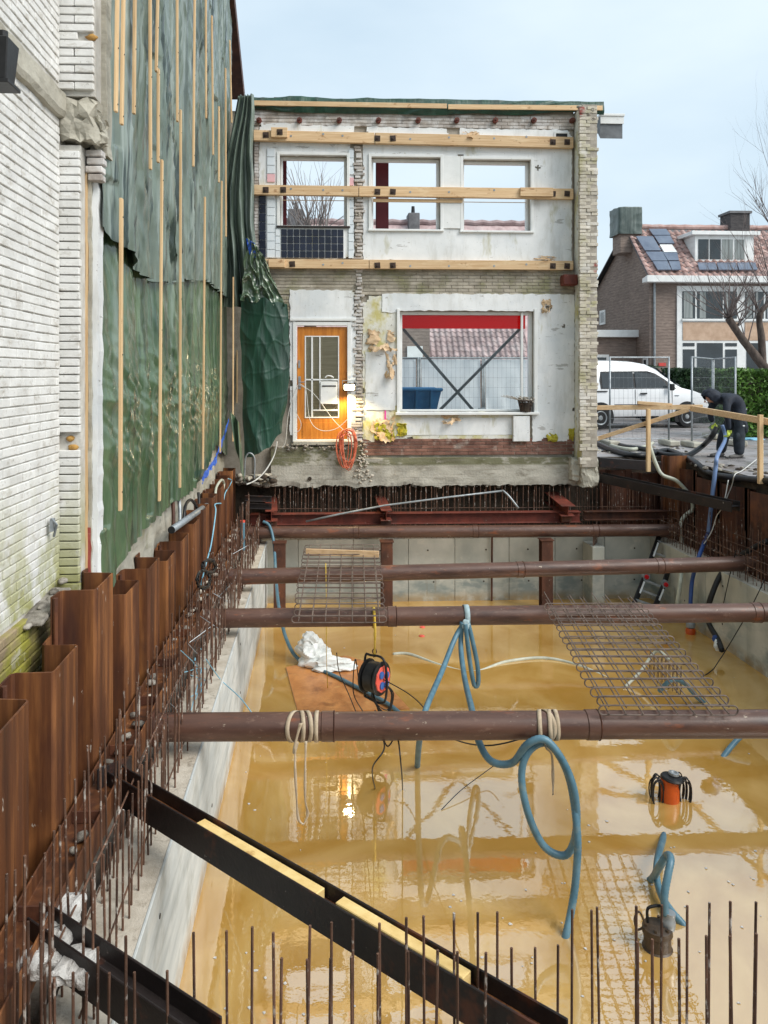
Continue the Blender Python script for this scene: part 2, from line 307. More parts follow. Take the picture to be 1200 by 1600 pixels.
def trans_mat(name, c, f=.7):
    m = bpy.data.materials.new(name); m.use_nodes = True; N, L = m.node_tree.nodes, m.node_tree.links
    N.remove(N['Principled BSDF']); a = N.new('ShaderNodeBsdfDiffuse'); t = N.new('ShaderNodeBsdfTranslucent'); x = N.new('ShaderNodeMixShader')
    a.inputs[0].default_value = t.inputs[0].default_value = lin(c); x.inputs[0].default_value = f
    L.new(a.outputs[0], x.inputs[1]); L.new(t.outputs[0], x.inputs[2]); L.new(x.outputs[0], N['Material Output'].inputs[0]); return m
red_film = trans_mat('translucent_red_film', (255, 26, 40), .85)
white_film = trans_mat('translucent_white_sheet', (250, 252, 253), .6)
# ------------------------------------------------------------------ setting: ground, street, water
WZ = -2.55                                           # water level
PX0, PX1, PY0, PY1, PT = -.95, 6.12, 3.6, 14.57, -1.41   # inner faces and top of the concrete pit
paver = mat('wet_street_pavers', [(.3, (120, 117, 118)), (.7, (164, 161, 162))], (1.1, 1.1, 1), rough=.38, bump=.4, bscale=12, bdist=.02, rvar=.25, layers=[((176, 172, 168), (3, 9, 1), .52, .66, .6), ((74, 68, 64), (5, 2, 1), .55, .68, .6), ((148, 128, 112), .7, .5, .66, .5)])
mud_g = mat('muddy_ground', [(.3, (88, 80, 70)), (.7, (138, 128, 114))], (2, 2, 2), rough=.9, bump=.7, bscale=16, bdist=.03)
slurry = mat('dried_slurry', [(.3, (104, 96, 86)), (.7, (176, 170, 160))], (4, 4, 4), rough=.95, bump=.7, bscale=30, bdist=.02)
b = MB(); BIG = 600; hx0, hx1, hy0, hy1 = -2.35, 6.72, 1.7, 15.3
for x0, x1, y0, y1 in ((-BIG, hx0, -BIG, BIG), (hx1, BIG, -BIG, BIG), (hx0, hx1, -BIG, hy0), (hx0, hx1, hy1, BIG)):
    b.add([(x0, y0, -.012), (x1, y0, -.012), (x1, y1, -.012), (x0, y1, -.012)], [(0, 1, 2, 3)])
struct(b.build('ground', mud_g), 'muddy ground around the building pit')
b = MB()                                             # street: gently uneven sheet
sx = [6.76 + i*.6 for i in range(60)] ; sy = [8.6 + j*.6 for j in range(52)]
vs = [(x, y, .02*NZ(x*.5, y*.5) * (1 if x > 7.2 else .3)) for x in sx for y in sy]; n = len(sy)
b.add(vs, [(i*n+j, (i+1)*n+j, (i+1)*n+j+1, i*n+j+1) for i in range(len(sx)-1) for j in range(n-1)])
struct(b.build('street', paver, smooth=True), 'wet grey brick paved street beside the pit')
b = MB(); b.add([(-60, 15.34, -.004), (6.75, 15.34, -.004), (6.75, 44, -.004), (-60, 44, -.004)], [(0,1,2,3)])
struct(b.build('pavement', paver), 'street paving in front of the propped facade')
b = MB()
for q in ((-2.34, PX0-.36, 1.71, 15.28), (PX1+.36, 6.71, 1.71, 15.28), (PX0-.36, PX1+.36, 1.71, PY0-.34), (PX0-.36, PX1+.36, PY1+.34, 15.28)):
    x0, x1, y0, y1 = q; xs, ys = frange(x0, x1, .12), frange(y0, y1, .12); n = len(ys)
    b.add([(x, y, -1.58 + .06*NZ(x*3, y*3)) for x in xs for y in ys], [(i*n+j, (i+1)*n+j, (i+1)*n+j+1, i*n+j+1) for i in range(len(xs)-1) for j in range(n-1)])
struct(b.build('trench_bottom', slurry, smooth=True), 'dark soil strip between sheet piles and concrete')
b = MB(); g = [(hx0, hy0), (hx1, hy0), (hx1, hy1), (hx0, hy1)]
for i in range(4):
    (xa, ya), (xb, yb) = g[i], g[(i+1) % 4]; b.add([(xa, ya, -.012), (xb, yb, -.012), (xb, yb, -3.5), (xa, ya, -3.5)], [(0, 1, 2, 3)])
struct(b.build('cut_face', soil), 'dark cut soil behind the sheet piles')

wm = bpy.data.materials.new('muddy_water'); wm.use_nodes = True
N, L = wm.node_tree.nodes, wm.node_tree.links; p = N['Principled BSDF']
geo = N.new('ShaderNodeNewGeometry')
t = N.new('ShaderNodeTexNoise'); t.inputs['Scale'].default_value = .8; t.inputs['Detail'].default_value = 6; t.inputs['Distortion'].default_value = 1.6; L.new(geo.outputs['Position'], t.inputs['Vector'])
r = N.new('ShaderNodeValToRGB'); r.color_ramp.elements[0].position = .35; r.color_ramp.elements[1].position = .68
r.color_ramp.elements[0].color = lin((184, 140, 66)); r.color_ramp.elements[1].color = lin((208, 170, 102))
L.new(t.outputs[0], r.inputs[0]); L.new(r.outputs[0], p.inputs['Base Color'])
p.inputs['Roughness'].default_value = .85; p.inputs['Specular IOR Level'].default_value = 0
gl = N.new('ShaderNodeBsdfGlossy'); gl.inputs['Roughness'].default_value = .012; gl.inputs['Color'].default_value = (1, 1, 1, 1)
fr = N.new('ShaderNodeFresnel'); fr.inputs[0].default_value = 3.5
mxs = N.new('ShaderNodeMixShader'); L.new(fr.outputs[0], mxs.inputs[0]); L.new(p.outputs[0], mxs.inputs[1]); L.new(gl.outputs[0], mxs.inputs[2])
L.new(mxs.outputs[0], N['Material Output'].inputs[0])
t1 = N.new('ShaderNodeTexNoise'); t1.inputs['Scale'].default_value = 3.2; t1.inputs['Detail'].default_value = 2; L.new(geo.outputs['Position'], t1.inputs['Vector'])
t2 = N.new('ShaderNodeTexNoise'); t2.inputs['Scale'].default_value = 22; t2.inputs['Detail'].default_value = 2; L.new(geo.outputs['Position'], t2.inputs['Vector'])
b1 = N.new('ShaderNodeBump'); b1.inputs['Strength'].default_value = .02; b1.inputs['Distance'].default_value = .05; L.new(t1.outputs[0], b1.inputs['Height'])
b2 = N.new('ShaderNodeBump'); b2.inputs['Strength'].default_value = .02; b2.inputs['Distance'].default_value = .01; L.new(t2.outputs[0], b2.inputs['Height']); L.new(b1.outputs[0], b2.inputs['Normal'])
L.new(b2.outputs[0], gl.inputs['Normal']); L.new(b2.outputs[0], fr.inputs['Normal'])
# water surface: fine sheet with raindrop rings as real ripples
drops = [AZ(px, py, WZ) for px, py in ((930, 1290), (785, 1262), (1018, 1215), (1130, 1225), (690, 1190), (905, 1240), (760, 1290), (1170, 1330), (975, 1180), (1075, 1300), (830, 1215), (1150, 1420), (640, 1250), (880, 1180), (560, 1300))]
def ripple(x, y):
    h = .0004 * NZ(x*2.2, y*1.6) + .0001 * NZ(x*7, y*5, 3)
    for d in drops:
        q = math.hypot(x - d.x, y - d.y)
        if q < .16: h += .0010 * math.cos(q * 130) * math.exp(-((q - .055) / .045) ** 2)
    return WZ + h
b = MB(); xs = frange(PX0 - .02, PX1 + .02, .03); ys = frange(PY0 - .02, PY1 + .02, .03); n = len(ys)
b.add([(x, y, ripple(x, y)) for x in xs for y in ys], [(i*n+j, (i+1)*n+j, (i+1)*n+j+1, i*n+j+1) for i in range(len(xs)-1) for j in range(n-1)])
struct(b.build('water', wm, smooth=True, recalc=False), 'flooded ochre muddy water at the bottom of the pit')
b = MB(); b.add([(PX0-.3, PY0-.3, -3.35), (PX1+.3, PY0-.3, -3.35), (PX1+.3, PY1+.3, -3.35), (PX0-.3, PY1+.3, -3.35)], [(0,1,2,3)])
struct(b.build('pit_floor', conc_top), 'pit floor under the muddy water')

# ------------------------------------------------------------------ concrete pit walls with starter bars
def ribbed(h, r=.0064):
    b = MB(); n = 6; b.tube([(0, 0, 0), (0, 0, h)], r, n); return b.mesh('starter_bar', rebar_m, smooth=False)
BAR = ribbed(1.0)
def bars(parent, pts, name='starter_bar'):
    for (x, y, z0, z1, rx, ry) in pts:
        o = put(name, BAR, parent); o.location = (x, y, z0); o.scale = (1, 1, z1 - z0); o.rotation_euler = (rx, ry, random.random()*3)
J = lambda a: random.uniform(-a, a)
def pit_wall(name, label, fixed, lo, hi, side, axis, mtl, panel, n_extra=0):
    """fixed = inner face; side = +1/-1 direction away from the pit; axis 'x' wall runs along Y, 'y' wall runs along X"""
    mid = (lo + hi) / 2
    t = thing(name, (fixed, mid, -3.3) if axis == 'x' else (mid, fixed, -3.3), label, 'concrete wall')
    a, c = fixed + side*.02, fixed + side*.35
    core = MB()
    xs = frange(lo, hi, .07); us = frange(a, c, .055); n = len(us); vs = []
    for s_ in xs:
        for u in us:
            z = PT - .004 + (.012*NZ(s_*6, u*9) if u not in (us[0],) else 0)
            vs.append((u, s_, z) if axis == 'x' else (s_, u, z))
    core.add(vs, [(i*n+j, (i+1)*n+j, (i+1)*n+j+1, i*n+j+1) for i in range(len(xs)-1) for j in range(n-1)])
    top = core.build('wall_top', conc_top, t, smooth=True)
    core = MB(); q = sorted((a, c))
    if axis == 'x': core.box(q[0], q[1], lo, hi, -3.34, PT - .03)
    else: core.box(lo, hi, q[0], q[1], -3.34, PT - .03)
    core.build('wall_core', mtl, t)
    edges = [lo]
    while edges[-1] < hi - panel*.6: edges.append(edges[-1] + panel * random.choice((.92, 1, 1, 1.08)))
    edges[-1] = hi
    for i in range(len(edges)-1):
        p0, p1 = edges[i] + .005, edges[i+1] - .005; d = fixed + J(.0025); q = sorted((d, a - side*.0))
        b = MB()
        if axis == 'x': b.box(q[0], q[1], p0, p1, -3.3, PT)
        else: b.box(p0, p1, q[0], q[1], -3.3, PT)
        pn = b.build('panel', mtl, t, bevel=.004)
        if panel > .7:
            for hh in (-1.62, -2.2):                  # formwork tie holes
                h = MB(); pos = (p0 + p1)/2 + J(.1)
                c0 = (d, pos, hh) if axis == 'x' else (pos, d, hh)
                h.lathe([(.016, -.004), (.016, .003)], c0, (side, 0, 0) if axis == 'x' else (0, side, 0), 8); h.build('tie_hole', soil, pn)
    return t
wl_ = pit_wall('pit_wall', 'long pale concrete pit wall below the rusty sheet piles and green tarpaulin', PX0, PY0, PY1, -1, 'x', conc_wet, 2.4)
pts = []; y = 3.7
while y < 14.5:
    pts.append((-1.07 + J(.015), y + J(.02), PT - .02, -.80 + J(.06) - .1*(y > 9), R(J(1.2)), R(J(1.2)))); y += .115
y = 3.66
while y < 14.5:
    pts.append((-1.25 + J(.015), y + J(.02), PT - .02, -.52 + J(.08), R(J(1.4)), R(J(1.4)))); y += .135
bars(wl_, pts)
for k, (x, z) in enumerate(((-1.085, -1.32), (-1.235, -1.28), (-1.235, -1.08))):
    b = MB(); b.tube([(x + J(.01), 3.7 + i*1.07, z + J(.012)) for i in range(11)], .006, 6); b.build('lacing_bar', rebar_m, wl_)
for k in range(8):
    y = random.uniform(6, 13.6); z = random.uniform(-1.25, -.9)
    b = MB(); b.tube([(-1.26, y, z), (-1.06, y + J(.25), z + J(.2))], .004, 5); b.build('tie_wire', galv, wl_)

wr_ = pit_wall('pit_wall', 'concrete pit wall under the street edge with grey water-stained panels', PX1, PY0, PY1, 1, 'x', conc, 1.25)
pts = []; y = 8.9
while y < 14.5:
    pts.append((PX1 + .09 + J(.012), y + J(.015), PT - .02, -.98 + J(.05), R(J(1.2)), R(J(1.2)))); pts.append((PX1 + .27 + J(.012), y + J(.03), PT - .02, -.72 + J(.08), R(J(1.2)), R(J(1.2)))); y += .105
bars(wr_, pts)
for (x, z) in ((PX1+.08, -1.3), (PX1+.08, -1.17), (PX1+.08, -1.05), (PX1+.28, -1.25), (PX1+.28, -1.0), (PX1+.28, -.85)):
    b = MB(); b.tube([(x + J(.01), 8.7 + i*.72, z + J(.012)) for i in range(9)], .006, 6); b.build('lacing_bar', rebar_m, wr_)

wf_ = pit_wall('pit_wall', 'concrete pit wall below the propped facade with grey formwork panels', PY1, PX0 - .3, PX1 + .3, 1, 'y', conc, .93)
pts = []; x = PX0 + .1
while x < PX1 + .3:
    pts.append((x + J(.02), PY1 + .08 + J(.01), PT - .02, -.52 + J(.08), R(J(1)), R(J(1)))); pts.append((x + .04 + J(.03), PY1 + .26 + J(.01), PT - .02, -.45 + J(.06), R(J(1)), R(J(1)))); x += .1
bars(wf_, pts)
for z in (-1.28, -1.12, -1.02, -.93, -.86):
    b = MB(); b.tube([(PX0 + i*.71, PY1 + .07 + J(.01), z + J(.01)) for i in range(11)], .006, 6); b.build('lacing_bar', rebar_m, wf_)
# pilaster where the far wall steps forward
b = MB(); q0 = AY(917, 900, PY1 - .25); b.box(q0.x, q0.x + .22, PY1 - .55, PY1 - .03, -3.3, -1.47); pil = b.build('pilaster', conc, wf_, bevel=.006)
for i in range(6):
    b = MB(); b.tube([(q0.x + .03 + .035*i, PY1 - .5 + .06*i, -1.5), (q0.x + .03 + .035*i, PY1 - .5 + .06*i, -1.1 + J(.05))], .006, 6); b.build('starter_bar', rebar_m, pil)

wn_ = pit_wall('pit_wall', 'near end concrete pit wall with a row of tall starter bars', PY0, PX0 - .3, PX1 + .3, -1, 'y', conc, 1.3)
pts = []
for px, py in ((305, 1458), (355, 1455), (393, 1448), (480, 1445), (518, 1443), (551, 1437), (594, 1440), (635, 1435), (663, 1432), (710, 1426), (747, 1427), (777, 1426), (800, 1480), (837, 1480), (871, 1478), (893, 1420), (926, 1422), (937, 1418), (994, 1416), (1032, 1414), (1073, 1413), (1107, 1411), (1141, 1410), (1177, 1408)):
    w = AY(px, py, PY0 - .09); pts.append((w.x, w.y, PT - .02, w.z, R(J(.9)), R(J(.9))))
for px, py in ((430, 1455), (437, 1498), (482, 1497), (514, 1496), (551, 1495), (590, 1490), (640, 1488), (680, 1484), (715, 1487), (757, 1487), (997, 1470), (1020, 1468), (1063, 1467), (1105, 1462), (1145, 1463), (1178, 1458), (212, 1520), (263, 1516), (197, 1465)):
    w = AY(px, py, PY0 - .27); pts.append((w.x, w.y, PT - .02, w.z, R(J(.9)), R(J(.9))))
for px, py in ((5, 1365), (20, 1362), (35, 1333), (47, 1440), (66, 1410), (80, 1387), (72, 1500), (40, 1525), (88, 1524), (115, 1520), (130, 1522), (152, 1480), (167, 1520), (25, 1480)):
    w = AY(px, py, PY0 - .1 - random.random()*.2); pts.append((w.x, w.y, -1.75, w.z, R(J(1)), R(J(1))))
bars(wn_, pts)

# ------------------------------------------------------------------ sheet piles
def pile_profile(p, fl, dep, th=.011):
    """open strip in plan, s along the row, d depth away from the pit"""
    r = .02; w = (p - fl) / 2
    path = [(0, dep), (w - .05, dep), (w - .03, dep - .015), (w - .012, r), (w + .01, 0), (w + fl - .01, 0), (w + fl + .012, r), (w + fl + .03, dep - .015), (w + fl + .05, dep), (p, dep)]
    return path
def sheet_pile(P0, sdir, ddir, p, top, label, group, fl=.45, dep=.235, mtl=None, bot=-2.6, cat='sheet pile'):
    P0, sdir, ddir = Vector(P0), Vector(sdir), Vector(ddir)
    path = pile_profile(p, fl, dep); n = len(path); b = MB()
    nrm = []
    for i in range(n):
        a, c = path[max(i-1, 0)], path[min(i+1, n-1)]; t = Vector((c[0]-a[0], c[1]-a[1])).normalized(); nrm.append((-t.y, t.x))
    zs = [bot, top - .02, top]
    vs = []
    for z in zs:
        for k in (0, 1):
            for i, (s_, d) in enumerate(path):
                s2, d2 = s_ + nrm[i][0]*.012*k, d + nrm[i][1]*.012*k
                v = P0 + sdir*s2 + ddir*d2; vs.append((v.x, v.y, z + (.012*NZ(v.x*9, v.y*9) if z == top else 0)))
    fs = []
    for zi in range(2):
        for i in range(n-1):
            for k in (0, 1):
                a = zi*2*n + k*n + i; fs.append((a, a+1, a+1+2*n, a+2*n))
        for i in (0, n-1): a = zi*2*n + i; fs.append((a, a+n, a+3*n, a+2*n))
    for i in range(n-1): a = 4*n + i; fs.append((a, a+1, a+1+n, a+n))
    b.add(vs, fs)
    t = thing('sheet_pile', tuple(P0 + Vector((0, 0, bot))), label, cat, group)
    b.build('pan', mtl or rust, t, angle=35)
    e = MB()                                          # interlock rolled along the edge
    v = P0 + sdir*.005 + ddir*(dep - .02); e.tube([(v.x, v.y, bot), (v.x, v.y, top - .005)], .016, 8); e.build('interlock', dark_rust, t)
    return t
tops = [-.1, -.14, -.14, .11, -.17, -.17, -.30, -.28, -.25, -.22, -.2, -.18, -.15, -.12]
ORD = ('first', 'second', 'third', 'fourth', 'fifth', 'sixth', 'seventh', 'eighth', 'ninth', 'tenth')
for k, tz in enumerate(tops):
    y1 = 3.48 + .87*k
    lab = 'tall orange-rusted sheet pile standing higher than its row beside the white brick pier' if k == 3 else ('rusted sheet pile below the mossy brick wall, %s from the tall pile' % ORD[2-k] if k < 3 else 'rusted sheet pile along the green tarpaulin wall, %s from the tall pile' % ORD[k-4])
    sheet_pile((-1.55, y1 - .66, 0), (0, 1, 0), (-1, 0, 0), .87, tz, lab, None if k == 3 else 'sheet piles along the tarpaulin wall')
# right-hand row and the return row beside the facade
for k in range(7):
    sheet_pile((6.6, 14.62 - .87*(k+1) + .2, 0), (0, 1, 0), (1, 0, 0), .87, (-.12, -.2, -.19, -.19, -.2, -.2, -.2)[k], 'brown sheet pile along the street edge, %s from the rusty corner pile' % ORD[k], 'sheet piles along the street edge', mtl=dark_rust, dep=.12)
for k in range(2):
    sheet_pile((5.35 + .62*k, 14.95, 0), (1, 0, 0), (0, 1, 0), .62, (-.22, -.28)[k], ('dark brown sheet pile right beside the concrete foot of the brick stub', 'dark brown sheet pile under the guard post by the pale hose')[k], 'sheet piles beside the facade corner', mtl=dark_rust, fl=.3, dep=.12)
q = AY(1061, 712, 14.35); sheet_pile((q.x - .26, 14.4, 0), (1, 0, 0), (0, 1, 0), .52, .10, 'rusty sheet pile poking up above its neighbours at the street corner', None, fl=.33, dep=.12, mtl=rust)

# ------------------------------------------------------------------ walers, braces, struts
def beam(name, A, B, poly, mtl, label, cat='steel beam', group=None, up=(0, 0, 1), parts=()):
    A, B = Vector(A), Vector(B)
    t = thing(name, tuple((A + B)/2), label, cat, group)
    b = MB(); b.sweep(poly, A, B, up); b.build('beam_section', mtl, t, bevel=.004)
    return t
wA = beam('waler_beam', (-1.42, 2.6, -1.14), (-1.42, 14.35, -1.14), HW(.19, .2, .012, .012), rust, 'rusty waler beam lying along the foot of the orange sheet piles')
for i in range(13):                                   # stiffener plates
    b = MB(); y = 3.2 + i*.87; b.box(-1.505, -1.335, y, y+.012, -1.13, -1.06); b.build('stiffener', dark_rust, wA)
br = beam('corner_brace', AZ(180, 1222, -1.13), AZ(878, 1640, -1.13), HW(.185, .12, .012, .012), black_steel, 'black steel H-beam brace crossing the near corner with timber offcuts in its trough')
b = MB(); q = AZ(180, 1222, -1.13); d = (AZ(878, 1640, -1.13) - q).normalized(); b.bar(q - d*.014, q - d*.002, .26, .26); b.build('end_plate', black_steel, br)
E0, E1 = AZ(180, 1222, -1.13), AZ(878, 1640, -1.13); b = MB(); b.bar(E0 + Vector((0, 0, .0095)), E1 + Vector((0, 0, .0095)), .094, .003); b.build('rusty_web', rust, br)
br2 = beam('corner_brace', AZ(60, 1452, -1.13), AZ(330, 1640, -1.13), HW(.19, .13, .012, .012), black_steel, 'short black steel brace caked with white concrete in the near corner')
def rock(name, c, size, mtl, parent=None, seed=0, n=5, amt=.05):
    bm = bmesh.new(); bmesh.ops.create_cube(bm, size=1); bmesh.ops.subdivide_edges(bm, edges=bm.edges[:], cuts=n, use_grid_fill=True)
    for v in bm.verts:
        p_ = Vector((v.co.x*size[0], v.co.y*size[1], v.co.z*size[2])); r_ = (abs(v.co.x)*2)**8 + (abs(v.co.y)*2)**8 + (abs(v.co.z)*2)**8
        p_ *= 1 - .06*max(0, r_ - 1); d = Vector((NZ(p_.x*11 + seed, p_.y*11, p_.z*11), NZ(p_.x*11, p_.y*11 + seed, p_.z*11 + 3), NZ(p_.x*11, p_.y*11 + 7, p_.z*11 + seed)))
        e_ = Vector((NZ(p_.x*31 + seed, p_.y*31, p_.z*31), NZ(p_.y*31 + seed, p_.x*31, p_.z*31), NZ(p_.z*31 + seed, p_.y*31, p_.x*31)))
        v.co = Vector(c) + p_ + d*amt + e_*amt*.5
    me = bpy.data.meshes.new(name); bm.to_mesh(me); bm.free(); me.materials.append(mtl); return put(name, me, parent)
def lump(name, c, size, mtl, parent=None, seed=0, sub=3, rough=.35):
    bm = bmesh.new(); bmesh.ops.create_icosphere(bm, subdivisions=sub, radius=1)
    for v in bm.verts:
        k = 1 + rough * NZ(v.co.x*1.8 + seed, v.co.y*1.8, v.co.z*1.8) + rough*.5*NZ(v.co.x*5 + seed, v.co.y*5, v.co.z*5)
        v.co = Vector((v.co.x*size[0]*k, v.co.y*size[1]*k, v.co.z*size[2]*k)) + Vector(c)
    me = bpy.data.meshes.new(name); bm.to_mesh(me); bm.free(); me.materials.append(mtl)
    for f in me.polygons: f.use_smooth = True
    return put(name, me, parent)
conc_w = mat('white_grout', [(.3, (176, 174, 170)), (.7, (216, 214, 210))], (14, 14, 14), rough=.95, bump=.9, bscale=60, bdist=.015)
for i, (px, py, s3) in enumerate(((100, 1420, (.06, .13, .05)), (85, 1475, (.07, .1, .05)), (120, 1500, (.08, .09, .05)), (60, 1490, (.06, .08, .05)))):
    q = AZ(px, py, -1.1); tag(rock('grout_lump', q + Vector((0, 0, -.03)), (s3[0]*2.2, s3[1]*2.2, .07), conc_w, None, i*7, 6, .03), 'lump of white grout stuck on the near corner braces', 'grout', 'white grout lumps on the near braces')
for i, (a, c, h) in enumerate(((.28, .585, .062), (.625, .86, .07))):
    E0, E1 = AZ(180, 1222, -1.13), AZ(878, 1640, -1.13); A, B = E0.lerp(E1, a), E0.lerp(E1, c); A.z = B.z = -1.118 + h/2; A += Vector((.002, .008*i, .0)); b = MB(); b.bar(A, B, .066, h)
    tag(b.build('timber_offcut', pine_new, bevel=.004), ('long straight pale board lying in the trough of the black brace', 'split knotty timber offcut lying in the trough of the black brace')[i], 'timber board')

def strut(name, A, B, r, label, joints, mtl=pipe_m):
    A, B = Vector(A), Vector(B); d = (B - A).normalized()
    t = thing(name, tuple((A+B)/2), label, 'steel pipe')
    b = MB(); b.tube([A + (B-A)*i/24 for i in range(25)], r, 28); b.build('pipe', mtl, t, angle=40)
    for px in joints:
        k = AY(px, 900, (A.y+B.y)/2); s = (k.x - A.x)/(B.x - A.x); c = A + (B-A)*s
        g = MB(); g.lathe([(r+.001, -.05), (r+.007, -.045), (r+.007, .045), (r+.001, .05)], c, d, 28); g.build('sleeve', mtl, t, angle=50)
        g = MB(); g.lathe([(r+.006, .046), (r+.012, .052), (r+.006, .058)], c, d, 28); g.build('weld_bead', dark_rust, t, angle=50)
    for e, s in ((A, -1), (B, 1)):
        g = MB(); g.lathe([(r+.035, 0), (r+.035, .014)], e, d*s, 24); g.build('end_plate', dark_rust, t)
    return t
RP = .108
def zrow(pxa, pya, pxb, pyb, z, xa, xb):
    P, Q = AZ(pxa, pya, z), AZ(pxb, pyb, z); s = (Q - P) / (Q.x - P.x); return P + s*(xa - P.x), P + s*(xb - P.x)
PZ = -1.2
p1 = zrow(280, 1136, 1190, 1131, PZ, -1.3, 6.45); p2 = zrow(350, 966, 1190, 957, PZ, -1.3, 6.45); p3 = zrow(380, 901, 1190, 880, PZ, -1.3, 6.45); p4 = zrow(410, 832, 1100, 828, PZ, -1.3, 6.4)
strut('strut_pipe', *p1, RP, 'brown steel strut pipe with webbing slings tied round it', (512, 925))
strut('strut_pipe', *p2, RP, 'brown steel strut pipe carrying the cable reel and both rebar cages', (612, 1178))
strut('strut_pipe', *p3, RP, 'brown steel strut pipe under the plank end of the rebar cage', (812, 1035))
strut('strut_pipe', *p4, RP, 'brown steel strut pipe running under the red steel waler', (556, 742, 928))
# slim steel columns standing in the water under the struts
for i, (px, Y) in enumerate(((604, 13.95), (853, 13.95), (437, 13.95))):
    c = AY(px, 900, Y); t = thing('steel_post', (c.x, Y, -3.3), ('dark H-section post in the water behind the rebar cage', 'dark H-section post in the water beside the concrete pilaster', 'dark H-section post in the water close to the pale long pit wall')[i], 'steel post')
    b = MB(); b.sweep(IW(.2, .2, .014, .012), (c.x, Y, -3.3), (c.x, Y, -1.32), (0, 1, 0)); b.build('column', dark_rust, t, bevel=.003)
    b = MB(); b.box(c.x-.12, c.x+.12, Y-.12, Y+.12, -1.318, -1.306); b.build('cap_plate', dark_rust, t)
b = MB(); q = AY(768, 900, PY1 - .05); b.tube([(q.x, q.y, -3.2), (q.x + .01, q.y, -1.33)], .018, 8); tag(b.build('steel_rod', dark_rust), 'thin brown rod standing against the far concrete wall', 'steel rod')
t = beam('waler_beam', (-1.25, 14.44, -1.0), (4.75, 14.44, -1.0), IW(.2, .18, .014, .01), red_steel, 'red-brown steel waler beam in front of the rebar below the facade')
t = beam('waler_beam', (4.82, 14.44, -.98), (6.55, 14.44, -.98), IW(.16, .18, .014, .01), dark_rust, 'dark waler beam under the street corner sheet piles')
for i, (px, py, l) in enumerate(((604, 797, 'red steel needle beam sticking out below the white plaster beside the big window'), (888, 790, 'rust-red needle beam sticking out below the brick stub wall'), (424, 798, 'rust-red needle beam sticking out below the doorstep rubble'))):
    q = AY(px, py, 14.2); A = Vector((q.x, 14.2, q.z - .1)); B = Vector((q.x - .06, 15.1, q.z + .02)); t = beam('needle_beam', A, B, IW(.2, (.2, .26, .22)[i], .016, .012), red_steel, l)
    g = MB(); g.box(q.x-.09, q.x+.09, 14.3, 14.5, q.z-.31, q.z-.21); g.build('packing_block', dark_rust, t)
for i, z in enumerate((-.62, -.75)):
    q = AY(405, 800, 14.3); t = beam('steel_channel', (q.x - .25, 14.3, z + .02), (q.x + .22, 14.3, z), IW(.1, .1, .01, .01), black_steel, ('upper', 'lower')[i] + ' black steel channel stacked in the corner below the doorstep')
# sloping dark walers at the street corner
t = beam('waler_beam', AY(936, 745, 14.75), AX(1150, 792, 6.45), HW(.16, .2, .012, .012), black_steel, 'wet black waler beam slanting along the street edge sheet piles')
t = beam('timber_sleeper', AY(936, 722, 14.86), AY(1062, 731, 14.86), [(-.07, -.09), (.07, -.09), (.07, .09), (-.07, .09)], black_steel, 'black tarred sleeper between the facade corner and the corner sheet pile', 'sleeper')
# ------------------------------------------------------------------ brick pieces
def brick_mesh(name, mtl, ch=.05):
    b = MB(); b.obox((0, 0, 0), (1, 1, 1)); return b
_bm = {}
def brick_proto(mtl, L=.21, D=.06, H=.05, ch=.005):
    k = (mtl.name, round(L, 3), round(D, 3), round(H, 3))
    if k not in _bm:
        b = MB(); b.obox((0, 0, 0), (L, D, H)); _bm[k] = b.mesh('brick', mtl, bevel=ch)
    return _bm[k]
def lay(parent, items, mtl, keep, D, rz=0.0, name='brick', ch=.0045, jit=1.0, rest='brickwork'):
    """items: (centre, length, height). The nearest `keep` become objects, the others one joined part."""
    cam0 = Vector((0, 0, EYE)); items = sorted(items, key=lambda i: (Vector(i[0]) - cam0).length)
    for c, l, h in items[:keep]:
        me = brick_proto(mtl, round(l*50)/50 or .02, D, h, ch)
        o = put(name, me, parent); o.location = c; o.location += Vector((J(.003), J(.003), J(.001)))*jit
        o.rotation_euler = (R(J(.8))*jit, R(J(.7))*jit, rz + R(J(1.2))*jit)
    if items[keep:]:
        b = MB(); rot = Matrix.Rotation(rz, 3, 'Z')
        for c, l, h in items[keep:]: b.obox(Vector(c) + Vector((J(.003), J(.003), J(.001)))*jit, (l, D, h), rot @ Matrix.Rotation(R(J(.7))*jit, 3, 'Y'))
        stuff(b.build(rest, mtl, parent, bevel=ch))
def courses(u0, u1, z0, z1, keep, L=.2125, H=.0545, g=.008, half=True, off=0):
    out = []; r = 0; z = z0 + H/2
    while z < z1:
        u = u0 + (L + g) * (-.5 if (r + off) % 2 else 0)
        while u < u1:
            a, c = max(u, u0), min(u + L, u1)
            if c - a > .03 and keep((a + c)/2, z): out.append(((a + c)/2, z, c - a))
            u += L + g
        z += H + g; r += 1
    return out

# ------------------------------------------------------------------ left house: white painted brick, pier, party wall
WX = -1.95
lh = thing('brick_house', (WX, 4, -1.7), 'white painted brick house wall with mossy foot and broken concrete ledge', 'house')
b = MB(); b.box(-6, WX - .009, -1.5, 6.45, -1.8, 9.5); b.build('house_wall', white_joint, lh)
b = MB(); b.box(-6, -1.86, 6.47, 15.26, .0, 9.5); b.build('party_wall', mortar, lh)
it = [((WX - .028, u, z), l, .0545) for u, z, l in courses(3.6, 6.09, .02, 3.50, lambda u, z: True)]
it += [((WX - .028, u, z), l, .0545) for u, z, l in courses(3.6, 6.09, 3.78, 6.6, lambda u, z: True)]
it += [((-1.885 + (.0 if z < 3.4 else .075), 6.12, z), l, .0545) for u, z, l in courses(-1.99, -1.80, .04, 3.32, lambda u, z: not (1.0 < z < 1.12 and u > -1.87))]
it = [i for i in it]
near = [i for i in it if i[0][1] < 6.1]; front = [i for i in it if i[0][1] >= 6.1]
